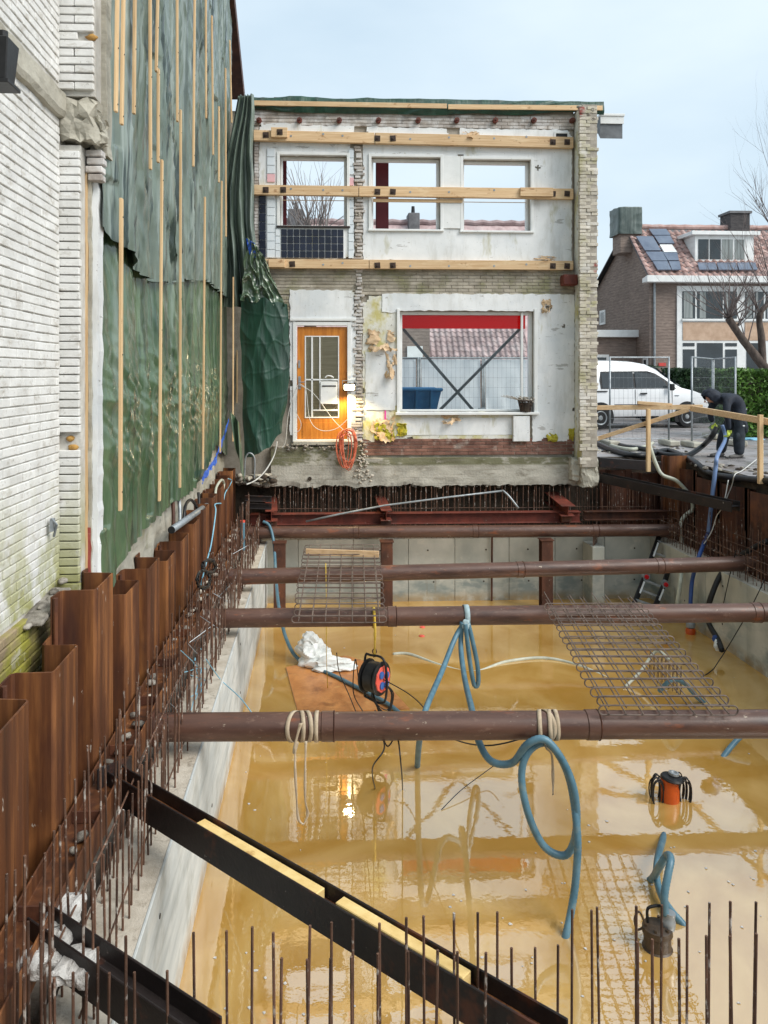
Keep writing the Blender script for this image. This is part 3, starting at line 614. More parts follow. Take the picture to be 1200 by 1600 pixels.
front = [((c[0], c[1], c[2]), l, h) for c, l, h in front]
lay(lh, near, white_brick, 300, .06, R(90))
pier = MB(); pier.box(-1.99, -1.805, 6.135, 6.44, -.3, 3.33); pier.box(-1.99, -1.70, 6.135, 6.44, 3.7, 9.5); pr_ = pier.build('pier', white_joint, lh)
fr_ = []
for k, z in enumerate([.066 + i*.0625 for i in range(-5, 52)]):
    if z > 3.3: break
    if 1.02 < z < 1.14: continue
    fr_.append(((-1.897 + J(.006), 6.125, z), .186 if k % 2 else .18, .053))
for k, z in enumerate([3.77 + i*.0625 for i in range(46)]):
    if k in (6,): fr_.append(((-1.905, 6.125, z), .16, .052)); continue
    if k % 2: fr_.append(((-1.845, 6.125, z), .285, .052))
    else: fr_ += [((-1.918, 6.125, z), .14, .052), ((-1.772, 6.125, z), .138, .052)]
lay(pr_, fr_, white_brick, 110, .05, 0)
# broken yellow bricks in the pier
yb = mat('broken_ochre_brick', [(.3, (150, 108, 52)), (.7, (186, 146, 80))], (20, 20, 20), bump=.8, bscale=60)
for x, z, w in ((-1.72, 4.145, .09), (-1.86, 1.05, .08), (-1.88, 1.115, .06), (-1.90, 1.0, .05)):
    lump('broken_brick', (x, 6.13, z), (w/2, .02, .025), yb, pr_, seed=z*9, sub=2)
b = MB(); xs = frange(4.0, 6.1, .05)                 # concrete ledge along the wall
prof = [(WX - .03, 3.50), (WX + .035, 3.52), (WX + .05, 3.56), (WX + .045, 3.70), (WX - .03, 3.76)]
vs = [(x + (.012*NZ(y*8, z*9) if x > WX else 0), y, z + .012*NZ(y*7, z*5, 2)) for y in xs for x, z in prof]; n = 5
b.add(vs, [(i*n+j, (i+1)*n+j, (i+1)*n+j+1, i*n+j+1) for i in range(len(xs)-1) for j in range(n-1)] + [list(range(n)), list(range(len(vs)-n, len(vs)))])
b.build('concrete_ledge', conc_old, lh, smooth=False)
rock('broken_bearing', (-1.84, 6.2, 3.53), (.29, .2, .33), conc_old, lh, 3)
rock('broken_bearing', (-1.70, 6.25, 3.46), (.09, .16, .2), conc_old, lh, 8)
for i in range(4): 
    b = MB(); b.obox((-1.735 + .01*(i % 2), 6.28, 3.30 - i*.062), (.13 - .02*(i == 3), .1, .05), Matrix.Rotation(R(J(4)), 3, 'Z')); b.build('brick', grey_brick, lh, bevel=.006)
b = slab(frange(-1.805, -1.79, .0075), frange(-.3, 3.2, .06), lambda i, j: True, 6.25, 6.44, jit=.006); b.build('door_jamb_strip', pine, lh)
b = slab(frange(-1.789, -1.765, .012), frange(-.3, 3.2, .05), lambda i, j: True, 6.27, 6.44, jit=.012); b.build('rough_jamb', conc_old, lh)
red_paint = mat('old_red_paint', [(.3, (140, 62, 54)), (.7, (176, 100, 88))], (9, 9, 5), bump=.5, bscale=40, layers=[((206, 200, 190), 9, .52, .6, .8)])
b = slab(frange(-1.803, -1.767, .018), frange(-.3, .42, .05), lambda i, j: True, 6.262, 6.268, jit=.01); b.build('red_paint_patch', red_paint, lh)
b = slab(frange(-1.765, -1.725, .02), frange(-.3, 3.1, .07), lambda i, j: True, 6.30, 6.46, jit=.012); b.build('plaster_edge', plaster, lh)
b = slab(frange(-1.78, -1.66, .03), frange(3.3, 9, .1), lambda i, j: True, 6.31, 6.46, jit=.02); b.build('torn_plaster_edge', conc_old, lh)
# mossy bare brick footing below the paint
it = [((WX - .005, u, z), l, .058) for u, z, l in courses(3.3, 6.14, -.66, -.02, lambda u, z: True, H=.058)]
lay(lh, it, raw_brick, 120, .08, R(90), ch=.007, rest='footing_brickwork')
b = MB(); b.box(WX - .3, WX - .045, 3.2, 6.13, -1.8, -.005); b.build('footing', mortar, lh)
b = MB(); b.obox((WX + .06, 5.62, .0), (.16, .62, .035), Matrix.Rotation(R(6), 3, 'X')); b.build('ledge_slab', rubble_m, lh, bevel=.01)
for i in range(10): lump('mortar_dropping', (WX + .05 + J(.02), 5.3 + i*.085, -.03 + J(.02) + .012*i), (.03, .05, .02), rubble_m, lh, i*3, 2, .4)
# fixing bracket on the wall
b = MB(); q = AX(82, 820, WX + .04); b.obox(q, (.02, .06, .09)); b.tube([q + Vector((0, -.03, .05)), q + Vector((.03, 0, .0)), q + Vector((0, .03, -.09))], .009, 6); b.build('wall_bracket', galv, lh)
# rainwater hopper
hp = thing('rain_hopper', (WX + .08, 4.95, 3.6), 'black rainwater hopper fixed high on the white brick wall', 'rain hopper')
b = MB(); q = AX(8, 60, WX + .14); y0 = q.y; z1 = q.z
def frus(b, c, s0, s1, z0, z1):
    v = [(c[0] + sx*s/2, c[1] + sy*s2/2, z) for (s, s2, z) in ((*s0, z0), (*s1, z1)) for sx, sy in ((-1,-1),(1,-1),(1,1),(-1,1))]
    b.add(v, [(0,3,2,1),(4,5,6,7)] + [(i, (i+1) % 4, 4+(i+1) % 4, 4+i) for i in range(4)])
frus(b, (WX + .13, y0 - .03), (.10, .13), (.14, .18), z1 - .27, z1 - .03); b.build('hopper_body', black_rub, hp, bevel=.006)
b = MB(); frus(b, (WX + .13, y0 - .03), (.15, .19), (.15, .19), z1 - .295, z1 - .272); b.build('hopper_rim', black_rub, hp, bevel=.003)
b = MB(); b.tube([(WX + .13, y0 + .0, z1 - .04), (WX + .13, y0 + .0, z1 + .04)], .026, 14); b.build('spigot', black_rub, hp)
b = MB(); b.box(WX - .002, WX + .02, y0 - .2, y0 + .16, z1 - .14, z1 - .1); b.build('bracket', dark_rust, hp)

# old concrete foundation under the tarpaulin wall
fo = thing('foundation_wall', (-1.82, 11, -.5), 'rough grey concrete footing showing under the torn edge of the green tarpaulin', 'concrete footing')
b = slab(frange(6.45, 15.2, .09), frange(-1.7, .42, .09), lambda i, j: True, -1.80, -2.1, jit=.01, plane='yz', wob=.05); b.build('footing_face', conc_old, fo)

# ------------------------------------------------------------------ tarpaulins
def ridge(n, p=2): return (1 - min(1, abs(n)*2.1))**p
def sheet(fn, nu, nv, keep=None):
    b = MB(); vs = [fn(i/nu, j/nv) for i in range(nu+1) for j in range(nv+1)]; n = nv + 1
    b.add(vs, [(i*n+j, (i+1)*n+j, (i+1)*n+j+1, i*n+j+1) for i in range(nu) for j in range(nv) if keep is None or keep((i+.5)/nu, (j+.5)/nv)])
    return b
def folds(s, t, seed, k):
    """thin plastic hanging in long pleats, with finer pulls and a few cross wrinkles"""
    q = s + t*(.16 + .1*NZ(s*.5 + seed, 2.2)) + .30*NZ(s*.5 + seed, t*.4, 1.3) + .05*NZ(s*2.1, t*1.3 + seed, 4.2)
    a = .5 + .5*NZ(q*1.5 + seed, t*.10, seed)
    c = ridge(NZ(q*3.4 + seed, t*.13, 3+seed), 1.0)
    d = ridge(NZ(q*8.5, t*.24 + seed, 5), 1.0) + .5*ridge(NZ((q + t*.5)*6.0, (t - s)*.3 + seed, 25), 1.4)
    g = ridge(NZ(s*1.1 + seed, (t + .35*math.sin(s*1.4 + seed) + .25*s)*3.4, 11), 1.1) + .6*ridge(NZ(s*2.6 + seed, (t + .5*s)*7.5, 13), 1.1)
    return k[0]*a + k[1]*c + k[2]*d + k[3]*g
TX = -1.79
BATTENS = ((181, -25, 175), (190, -25, 195), (209, -25, 178), (235, -25, 265), (244, -25, 112), (247, 108, 254), (249, 250, 783), (188, 310, 798), (277, -25, 190), (281, 172, 762), (302, -25, 260), (322, -25, 185), (333, 25, 242), (342, 167, 285), (344, 283, 707), (353, 107, 370), (362, 63, 192), (317, 308, 733), (364, 433, 690), (370, 447, 630))
BY = [(AX(px, 585, TX + .2).y, AX(px, y1, TX + .2).z - .15, AX(px, y0, TX + .2).z + .15) for px, y0, y1 in BATTENS]
def pinch(y, z):
    d = min([abs(y - a) for a, z0, z1 in BY if z0 < z < z1] or [1]); return .42 + .58*min(1, d/.16)**1.2
def lower(u, v):
    y = 6.36 + u*8.75; zb = .10 + .14*NZ(y*.8, 2.2) + .05*NZ(y*4, 1) + (-.30*math.exp(-((y-6.5)/.28)**2)) + (.26*math.exp(-((y-13.3)/1.0)**2)); z = zb + v*(3.5 - zb)
    amt = min(1, (y - 6.3)*2 + .2)*(1 - .5*(y - 6.3)/9)
    return (TX + .015 + amt*pinch(y, z)*folds(y, z, 2.0, (.05, .07, .026, .046*max(.03, math.exp(-((z-1.25)/.6)**2)))), y, z)
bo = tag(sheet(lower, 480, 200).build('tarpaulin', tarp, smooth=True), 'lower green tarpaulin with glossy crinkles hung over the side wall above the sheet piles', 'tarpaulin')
def upper(u, v):
    y = 6.33 + u*8.8; zb = 2.62 + .30*(y - 6.33)*(1 if y < 8 else 0) + (0.5 if y >= 8 else 0) + .08*NZ(y*3, 4.1) - .28*(y < 7.3)*(y-6.33)
    zb = 2.75 - .22*min(1, (y-6.33)/1.0) + .45*max(0, min(1, (y-8.2)/3.5)) + .05*NZ(y*4, 8.8); z = zb + v*(9.3 - zb)
    amt = min(1, (y - 6.3)*2 + .2)*(1 - .5*(y - 6.3)/9)
    return (TX + .055 + amt*pinch(y, z)*folds(y, z, 9.0, (.06, .105, .045, .002)), y, z)
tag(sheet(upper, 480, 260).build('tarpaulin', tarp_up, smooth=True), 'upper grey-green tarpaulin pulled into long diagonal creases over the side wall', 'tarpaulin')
# gathered curtain where the sheets turn the corner to the facade
def curtain(u, v):
    yy = 150 + v*(480 - 150)
    xl = 372 - 30*min(1, v*2.2) + 14*max(0, v - .6); xr = 397 + 3*NZ(v*5, .3) + (34*max(0, v-.62))
    px = xl + u*(xr - xl); q = AY(px, yy, 14.62)
    f = math.sin(u*26 + 3*NZ(v*1.6, u*2) + 5*v*(1-u)) * (.05 + .06*v) + .04*NZ(u*9, v*7)
    return (q.x, 14.52 + f + .1*(1-u), q.z)
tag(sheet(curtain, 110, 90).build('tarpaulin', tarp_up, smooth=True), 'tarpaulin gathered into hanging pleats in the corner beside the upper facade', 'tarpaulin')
def flap(u, v):
    T = Vector((375, 461)).lerp(Vector((449, 476)), u); B = Vector((382, 716)).lerp(Vector((440, 676)), u)
    P = T.lerp(B, v); px = P.x + 8*math.sin(v*3.1)*u + 3*NZ(v*6, u*3); py = P.y + 6*NZ(u*5, v*3, 2) + (8*math.sin(u*3.14) if v > .95 else 0)
    q = AY(px, py, 14.45); d = .045*ridge(NZ(u*1.6 + v*.6, v*2.2, 3), 1.5) + .018*ridge(NZ(u*4 - v*2, v*4, 6), 1.5)
    g = .006*max(0, 1 - abs((v*5) % 1 - .5)/.06)
    return (q.x, 14.42 - d - g - .12*math.sin(u*3), q.z)
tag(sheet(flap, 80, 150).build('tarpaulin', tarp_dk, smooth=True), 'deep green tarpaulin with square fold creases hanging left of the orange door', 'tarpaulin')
def scrap(u, v):
    T = Vector((388, 372)).lerp(Vector((412, 400)), u); B = Vector((376, 470)).lerp(Vector((446, 480)), u); P = T.lerp(B, v)
    q = AY(P.x + 4*NZ(v*4, u*3), P.y, 14.4); return (q.x, 14.38 - .1*ridge(NZ(u*4+1, v*3), 2) - .03*NZ(u*14, v*12), q.z)
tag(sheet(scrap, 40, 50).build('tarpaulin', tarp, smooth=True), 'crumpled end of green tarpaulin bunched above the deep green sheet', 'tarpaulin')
def tail(u, v):
    P = Vector((358, 640)).lerp(Vector((374, 640)), u).lerp(Vector((368, 700)).lerp(Vector((382, 755)), u), v); q = AY(P.x, P.y + 20*(1-v)*u, 13.6)
    return (q.x, 13.6 - .06*math.sin(u*9 + v*2), q.z)
tag(sheet(tail, 24, 30).build('tarpaulin', tarp, smooth=True), 'narrow green tarpaulin tail dangling over the sheet piles in the corner', 'tarpaulin')
def bl(u, v):
    y = 11.1 + u*3.2; z = .22 + .62*u*u + .05*NZ(y*4, 1) - v*(.10 + .08*NZ(y*3, 3)); return (TX + .17 + .02*NZ(y*9, v*4), y, z)
tag(sheet(bl, 60, 5).build('blue_sheet', blue_tarp, smooth=True), 'strip of blue sheeting showing along the lower edge of the green tarpaulin', 'sheeting')
def bl2(u, v):
    q = AY(384 + 14*u + 6*v, 372 + 26*v + 8*u, 14.36); return (q.x, 14.36 - .03*NZ(u*4, v*4), q.z)
tag(sheet(bl2, 12, 14).build('blue_sheet', blue_tarp, smooth=True), 'scrap of blue sheeting peeking out of the pleated corner tarpaulin', 'sheeting')
# battens nailed over the sheets
for i, (px, y0, y1) in enumerate(BATTENS):
    X = TX + .25; A, B = AX(px, y1, X), AX(px + J(1.5), y0, X); B = Vector((X + J(.02), B.y, B.z))
    t = thing('batten', tuple(A), 'pale wooden batten nailed upright over the green tarpaulin wall', 'batten', 'battens over the tarpaulin wall')
    b = MB(); b.sweep([(-.024, -.012), (.024, -.012), (.024, .012), (-.024, .012)], A, B, (1, 0, 0)); b.build('lath', pine, t, bevel=.003)
    for s in (.06, .5, .94):
        c = A.lerp(B, s); n_ = MB(); n_.lathe([(.006, 0), (.006, .004)], c + Vector((.012, 0, 0)), (1, 0, 0), 6); n_.build('nail', bolt_m, t)
# neighbour's roof verge rising behind
ve = thing('roof_verge', (-1.7, 16.5, 9), 'dark brown sloping roof verge above the tarpaulin wall', 'roof edge')
A, B = AX(371, 150, -1.72), AX(352, -20, -1.72); b = MB(); b.bar(A, B, .3, .22, (0, 1, 0)); b.build('verge_board', dark_rust, ve)
b = MB(); b.bar(A + Vector((.12, .1, 0)), B + Vector((.12, .1, 0)), .05, .1, (0, 1, 0)); b.build('verge_trim', stub_brick, ve)
# ------------------------------------------------------------------ propped facade seen from its stripped inside
FY = 14.9
def fx(px): return AY(px, 585, FY).x
def fz(px, py): return AY(px, py, FY).z
def zr(py): return AY(660, py, FY).z
fa = thing('facade', (2, 15.05, -.5), 'stripped two-storey facade with empty upper windows, white plaster and timber walers', 'building')
X0, X1 = fx(396), fx(897); ZT, ZB = zr(168), -.42
OP = {'w1': (fx(437), fx(542), zr(355), zr(245)), 'w2': (fx(580), fx(688), zr(359), zr(246)), 'w3': (fx(723), fx(829), zr(360), zr(248)),
      'door': (fx(460), fx(546), zr(690), zr(506)), 'big': (fx(624), fx(834), zr(644), zr(486))}
def inop(x, z, m=0): return any(a + m < x < c - m and d + m < z < e - m for a, c, d, e in OP.values())
ex = [v for o in OP.values() for v in o[:2]]; ez = [v for o in OP.values() for v in o[2:]]
xs, zs = cuts(X0, X1, ex), cuts(ZB, ZT, ez)
b = slab(xs, zs, lambda i, j: not inop((xs[i]+xs[i+1])/2, (zs[j]+zs[j+1])/2), FY + .035, FY + .30)
b.build('masonry', mortar, fa)
b = MB(); b.box(-1.858, X0 - .003, FY + .06, FY + .29, ZB, ZT - .1); b.build('party_masonry', mortar, fa)
# plaster coats (ragged edges); regions in photo pixels on the facade plane
def coat(name, rects, mtl, d0, d1, cell=.035, ero=(), jit=.022):
    rc = [(fx(a), fx(c), zr(d), zr(e)) for a, e, c, d in rects]           # rects: x0, ytop, x1, ybottom
    er = [(fx(a), zr(c), r_/84.0) for a, c, r_ in ero]
    lo, hi = min(q[0] for q in rc), max(q[1] for q in rc); zl, zh = min(q[2] for q in rc), max(q[3] for q in rc)
    xs, zs = sorted(set(frange(lo, hi, cell))), sorted(set(frange(zl, zh, cell)))
    def keep(i, j):
        x, z = (xs[i]+xs[i+1])/2, (zs[j]+zs[j+1])/2
        if inop(x, z, -.01): return False
        if not any(a <= x <= c and d <= z <= e for a, c, d, e in rc): return False
        for ax, az, r_ in er:
            if math.hypot(x-ax, z-az) < r_*(1 + .6*NZ(x*6, z*6)): return False
        return True
    return slab(xs, zs, keep, FY - d1, FY - d0, jit=jit, wob=.006).build(name, mtl, fa)
coat('plaster', [(405, 198, 553, 405), (405, 196, 470, 232)], plaster, -.034, .012, ero=[(397, 200, 9), (553, 230, 5), (552, 405, 8)])
coat('plaster', [(567, 200, 893, 407)], plaster, -.034, .012, ero=[(707, 207, 10), (567, 205, 6), (720, 245, 4), (893, 203, 5), (840, 260, 3)])
coat('plaster', [(453, 454, 554, 500), (453, 496, 461, 690), (546, 496, 556, 690)], plaster, -.034, .02, ero=[(554, 454, 4), (453, 600, 5), (455, 688, 8)])
coat('plaster', [(567, 463, 627, 690)], yplaster, -.034, .008, ero=[(567, 465, 8), (567, 610, 4), (600, 693, 9)])
coat('plaster', [(596, 459, 897, 488), (832, 459, 897, 690), (571, 548, 626, 640)], plaster, -.030, .022, ero=[(857, 481, 5), (893, 690, 7), (855, 690, 8), (897, 640, 3), (880, 510, 3), (610, 570, 5), (575, 545, 6), (620, 640, 5)])
coat('plaster', [(616, 644, 826, 686)], yplaster, -.034, .006, ero=[(640, 688, 6), (810, 688, 5)])
# exposed brickwork
def band(x0, y0, x1, y1, avoid=()):
    _b = MB(); _b.box(fx(x0) + .002, fx(x1) - .002, FY + .005, FY + .034, zr(y1) + .001, zr(y0) - .001); _b.build('mortar_bed', mortar, fa)
    return [((u, FY + .022, z), l, .0545) for u, z, l in courses(fx(x0), fx(x1), zr(y1), zr(y0), lambda u, z: not inop(u, z, -.06))]
it = band(397, 176, 897, 199) + band(397, 199.5, 404.5, 405)
lay(fa, it, grey_brick, 120, .06, 0, rest='upper_brickwork')
it = band(410, 421, 897, 461) + band(410, 461.5, 452.5, 500) + band(554, 461.5, 566, 470)
lay(fa, it, moss_brick, 130, .06, 0, rest='middle_brickwork')
it = band(567, 686, 897, 711)
lay(fa, it, brown_brick, 60, .06, 0, rest='plinth_brickwork')
# toothed scar of the removed cross wall
it = []
for k in range(105):
    z = zr(232) - k*.0625
    if z < zr(690): break
    w = random.choice((.10, .13, .16, .19)); it.append(((fx(560) + J(.025), FY - .0 + J(.015), z + J(.01)), w, .045))
sc_ = MB(); sc_.box(fx(554), fx(567), FY + .004, FY + .03, zr(690), zr(230)); ob = sc_.build('wall_scar', mortar, fa)
lay(ob, it, grey_brick, 110, .07, 0, jit=3)
for k in range(40): lump('mortar_blob', (fx(560) + J(.07), FY - .02, zr(300 + random.random()*390)), (.03, .025, .025), mortar, ob, k, 2, .5)
# concrete ground beam with ragged underside
def zbot(x): return -.47 + .05*NZ(x*2.1) + .04*NZ(x*7) + .02*NZ(x*19)
beam_conc = mat('mossy_beam_concrete', [(.3, (158, 154, 142)), (.7, (196, 192, 180))], (2.5, 2.5, 4), rough=.85, bump=.6, bscale=28, bdist=.015, layers=[((108, 102, 88), (3, 3, 8), .54, .68, .6), ((98, 98, 66), (2.4, 2, 5), .40, .5, .85, (-.11, -.07)), ((140, 134, 122), (1, 1, 30), .56, .62, .5)])
gb = thing('ground_beam', (2, 14.9, -.45), 'long old concrete ground beam with ragged underside below the facade', 'concrete beam')
xs = frange(fx(424), fx(905), .06); zz = [0, .12, .3, .55, .8, 1]; b = MB(); vs = []
ztop = lambda x: .045 - (.10 if x < fx(566) else 0) + .008*NZ(x*6)
for x in xs:
    for s in zz:
        z = zbot(x) + s*(ztop(x) + (.32 if x < fx(566) else 0) - zbot(x)); vs.append((x, 14.80 + .02*NZ(x*4, z*5) + (.05*abs(NZ(x*8, 3)) if s == 0 else 0), z))
    vs.append((x, 15.2, ztop(x) + (.32 if x < fx(566) else 0))); vs.append((x, 15.2, zbot(x) + .03))
n = 8; m_ = len(xs)
b.add(vs, [(i*n+j, (i+1)*n+j, (i+1)*n+(j+1) % n, i*n+(j+1) % n) for i in range(m_-1) for j in range(n)] + [list(range(n)), list(range((m_-1)*n, m_*n))])
b.build('beam_face', beam_conc, gb)
b = MB(); q = AY(484, 748, 14.79); b.lathe([(.035, -.012), (.035, .02)], q, (0, 1, 0), 14); b.build('core_hole', soil, gb)
for k in range(120):
    x = random.uniform(fx(425), fx(905)); lump('rubble_chip', (x, 14.82 + random.random()*.2, zbot(x) + J(.03)), (random.uniform(.015, .05), .03, random.uniform(.012, .03)), rubble_m, gb, k, 1, .4)
for k in range(46):
    x = random.uniform(fx(425), fx(570)); lump('rubble_chip', (x, 14.76 + J(.03), zr(697) + J(.05)), (random.uniform(.02, .05), .03, random.uniform(.012, .03)), rubble_m, gb, k+200, 1, .4)
for k in range(55):
    z = random.uniform(-.4, .22); w = .05 + .16*(.25 - z)/.65; lump('rubble_chip', (fx(566) + J(w), 14.78 + J(.02), z), (random.uniform(.015, .04), .03, random.uniform(.012, .03)), conc_top, gb, k+300, 1, .4)
# dark void behind the bars under the beam
b = MB(); b.box(-1.85, 6.5, 15.22, 15.28, -1.75, -.02); struct(b.build('soil_face', soil), 'dark soil face under the facade')
# ---- windows of the upper storey
def frame(o, w, d0, d1, name, mtl, parent, fw=.05, bars_=()):
    a, c, z0, z1 = o; b = MB()
    b.box(a, a + fw, d0, d1, z0, z1); b.box(c - fw, c, d0, d1, z0, z1); b.box(a + fw, c - fw, d0, d1, z1 - fw, z1); b.box(a + fw, c - fw, d0, d1, z0, z0 + fw*.7)
    return b.build(name, mtl, parent, bevel=.004)
for k in ('w1', 'w2', 'w3'):
    a, c, z0, z1 = OP[k]; wd = frame((a + .004, c - .004, z0 + .004, z1 - .004), 0, FY + .12, FY + .24, 'window_frame', white_paint, fa, .045)
    b = MB(); g = .05
    b.box(a - g, a + .002, FY - .04, FY + .05, z0 - .02, z1 + g); b.box(c - .002, c + g, FY - .04, FY + .05, z0 - .02, z1 + g); b.box(a + .002, c - .002, FY - .04, FY + .05, z1 - .002, z1 + g)
    b.build('casing', white_paint, wd, bevel=.004)
    b = MB(); b.box(a - .06, c + .06, FY - .055, FY + .11, z0 - .035, z0 + .0); b.build('sill', white_paint if k != 'w1' else black_steel, wd, bevel=.004)
    b = MB(); b.box(a + .046, c - .046, FY + .14, FY + .20, zr(312), zr(316) + .05); b.build('transom', pine_x, wd, bevel=.003)
b = MB(); b.box(fx(691), fx(721), FY - .036, FY - .016, zr(357), zr(244)); b.build('mullion_board', white_paint, fa, bevel=.004)
# tiles of the old bathroom
def tiles(x0, y0, x1, y1, nx, ny, mtl, d=.014, skip=()):
    for i in range(nx):
        for j in range(ny):
            if (i, j) in skip: continue
            a, c = x0 + (x1-x0)*i/nx, x0 + (x1-x0)*(i+1)/nx; t0, t1 = y0 + (y1-y0)*j/ny, y0 + (y1-y0)*(j+1)/ny
            b = MB(); b.box(fx(a) + .006, fx(c) - .006, FY - .012 - d - .008 + J(.0015), FY - .012, zr(t1) + .006, zr(t0) - .006)
            b.build('tile', mtl, fa, bevel=.002)
tl = MB(); tl.box(fx(438), fx(538), FY - .021, FY - .013, zr(405), zr(360)); tl.build('tile_grout', plaster, fa)
tiles(439, 360, 537, 405, 10, 4, navy_tile, .016)
tiles(405, 308, 416, 405, 1, 7, navy_tile)
tiles(417, 236, 430, 405, 1, 13, pale_tile, skip=((0, 3), (0, 4)))
tiles(417, 275, 430, 288, 1, 1, pink_tile)
tiles(544, 236, 553, 405, 1, 13, pale_tile, skip=((0, 3), (0, 4))); tiles(544, 279, 553, 292, 1, 1, pink_tile)
tiles(430, 360, 438, 405, 1, 4, pale_tile)
# ---- big shop-like window
a, c, z0, z1 = OP['big']
wd = frame((a + .004, c - .004, z0 + .004, z1 - .004), 0, FY + .1, FY + .22, 'window_frame', white_paint, fa, .06)
b = MB(); b.box(a - .05, a + .003, FY - .05, FY + .04, z0 - .02, z1 + .04); b.build('casing', white_paint, wd, bevel=.004); b = MB(); b.box(c - .003, c + .06, FY - .05, FY + .04, z0 - .02, z1 + .04); b.build('casing', white_paint, wd, bevel=.004)
b = MB(); b.box(a - .08, c + .08, FY - .11, FY + .095, z0 - .05, z0 + .0); b.build('sill', white_paint, wd, bevel=.006)
b = MB(); b.box(a + .05, c - .12, FY + .155, FY + .163, z0 + .04, z1 - .05); b.build('pane', pane_m, wd)
b = MB(); b.box(fx(815), fx(818), FY + .03, FY + .1, z0 + .01, z1 - .02); b.build('side_light_post', white_paint, wd)
b = MB(); b.box(fx(630), fx(800), FY - .012, FY + .0, zr(680), zr(653)); b.build('radiator_recess_panel', plaster, fa, bevel=.004)
b = MB(); b.box(fx(800), fx(826), FY - .09, FY - .03, zr(690), zr(650)); b.build('plaster_return', plaster, fa, bevel=.01)
# peeling sheets of wallpaper board
peel = mat('torn_hardboard', [(.3, (190, 160, 124)), (.7, (216, 190, 158))], (9, 9, 9), rough=.8, bump=.4)
def torn(px, py, w, h, seed, mtl=peel):
    def fn(u, v):
        r_ = 1 + .5*NZ(u*3 + seed, v*3) + .35*NZ(u*9 + seed, v*9)
        q = AY(px + (u-.5)*w*r_, py + (v-.5)*h*r_, FY - .03); return (q.x, q.y - .14*abs(math.sin(u*4 + seed))*v*v - .03*NZ(u*5, v*5 + seed), q.z)
    return sheet(fn, 26, 26, lambda u, v: NZ(u*2.6 + seed, v*2.6) + .35*NZ(u*9, v*9 + seed) > -.12).build('peeling_board', mtl, fa, smooth=True)
for k, a_ in enumerate(((597, 533, 40, 30), (612, 572, 18, 34), (705, 655, 26, 14), (735, 212, 26, 12), (855, 478, 14, 20), (850, 404, 30, 8), (600, 672, 30, 34))): torn(*a_, k*3.1)
yfoam = mat('yellow_foam', [(.3, (150, 140, 36)), (.7, (190, 182, 70))], (9, 9, 9), rough=.9, bump=.8, bscale=40)
for k, (px, py, w, h) in enumerate(((596, 674, 14, 14), (606, 680, 12, 10), (628, 672, 9, 12), (862, 684, 9, 8), (893, 678, 4, 10))):
    q = AY(px, py, FY - .02); rock('yellow_foam', q, (w/50, .05, h/50), yfoam, fa, k*5, 5, .05)
mg = mat('magenta_paint', [(.3, (206, 60, 150)), (.7, (220, 80, 166))], (5, 5, 5), bump=0)
b = MB(); q = AY(602, 650, FY - .025); b.obox(q, (.03, .006, .2)); b.build('paint_mark', mg, fa)
# ---- door
d0 = OP['door']; dr = frame((d0[0] - .03, d0[1] + .03, d0[2], d0[3] + .03), 0, FY - .035, FY + .06, 'door_frame', white_paint, fa, .07)
L0, L1, Z0, Z1 = fx(464.5), fx(542.5), zr(686), zr(511); g0, g1, h0, h1 = fx(476), fx(530), zr(653), zr(525)
def box4(x0, x1, z0, z1, y0, y1, a, c, e, f):
    b = MB(); b.box(x0, a, y0, y1, z0, z1); b.box(c, x1, y0, y1, z0, z1); b.box(a, c, y0, y1, z0, e); b.box(a, c, y0, y1, f, z1); return b
dl = box4(L0, L1, Z0, Z1, FY + .02, FY + .065, g0, g1, h0, h1).build('door', door_wood, fa, bevel=.004)
paper = mat('kraft_paper', [(.3, (178, 154, 120)), (.7, (204, 180, 146))], (2, 2, 30), rough=.7, bump=.2)
b = MB(); b.box(g0 - .01, g1 + .01, FY + .05, FY + .06, h0 - .01, h1 + .01); b.build('paper_backing', paper, dl)
b = MB(); b.box(g0 - .001, g1 + .001, FY + .040, FY + .044, h0, h1); b.build('pane', pane_m, dl)
for (xa, ya, xb, yb_) in ((476, 525, 478, 653), (528, 525, 530, 653), (478, 525, 528, 527), (478, 651, 528, 653), (486, 527, 489, 651), (498.5, 527, 501, 592), (478, 592, 528, 594.5), (498.5, 594.5, 501, 640), (489, 639.5, 528, 642)):
    b = MB(); b.box(fx(xa) + .0012, fx(xb) - .0012, FY + .012, FY + .0385, zr(yb_) + .001, zr(ya) - .001); b.build('glazing_bar', white_paint, dl, bevel=.003)
b = MB(); b.box(fx(500.5), fx(527), FY - .06, FY + .01, zr(631), zr(596)); ml = b.build('letter_box', white_paint, dl, bevel=.008)
b = MB(); b.box(fx(503), fx(525), FY - .066, FY - .0605, zr(604), zr(602)); b.build('slot', black_rub, ml)
b = MB(); b.tube(spline([AY(508, 590, FY - .02), AY(512, 587, FY - .03), AY(518, 588, FY - .03), AY(521, 590, FY - .02)], 4), .012, 8); b.build('cap', white_paint, ml)
for (xa, ya, xb, yb_) in ((466, 563, 469, 575), (466, 588, 470, 608)):
    b = MB(); b.box(fx(xa), fx(xb), FY + .008, FY + .0195, zr(yb_), zr(ya)); b.build('lock_plate', galv, dl, bevel=.002)
b = MB(); q = AY(468, 597, FY + .01); b.tube([q, q + Vector((0, -.05, 0)), q + Vector((.11, -.055, 0))], .009, 8); b.build('handle', galv, dl)
b = MB(); b.box(L0, L1, FY + .015, FY + .019, zr(672) - .003, zr(672) + .003); b.box(L0 + .1, L1 - .02, FY + .012, FY + .019, Z0 + .01, zr(660)); b.build('kick_panel', door_wood, dl, bevel=.003)
b = MB(); b.box(d0[0] - .02, d0[1] + .06, FY - .12, FY + .1, zr(694), zr(688.5)); b.build('threshold', conc_old, fa, bevel=.006)
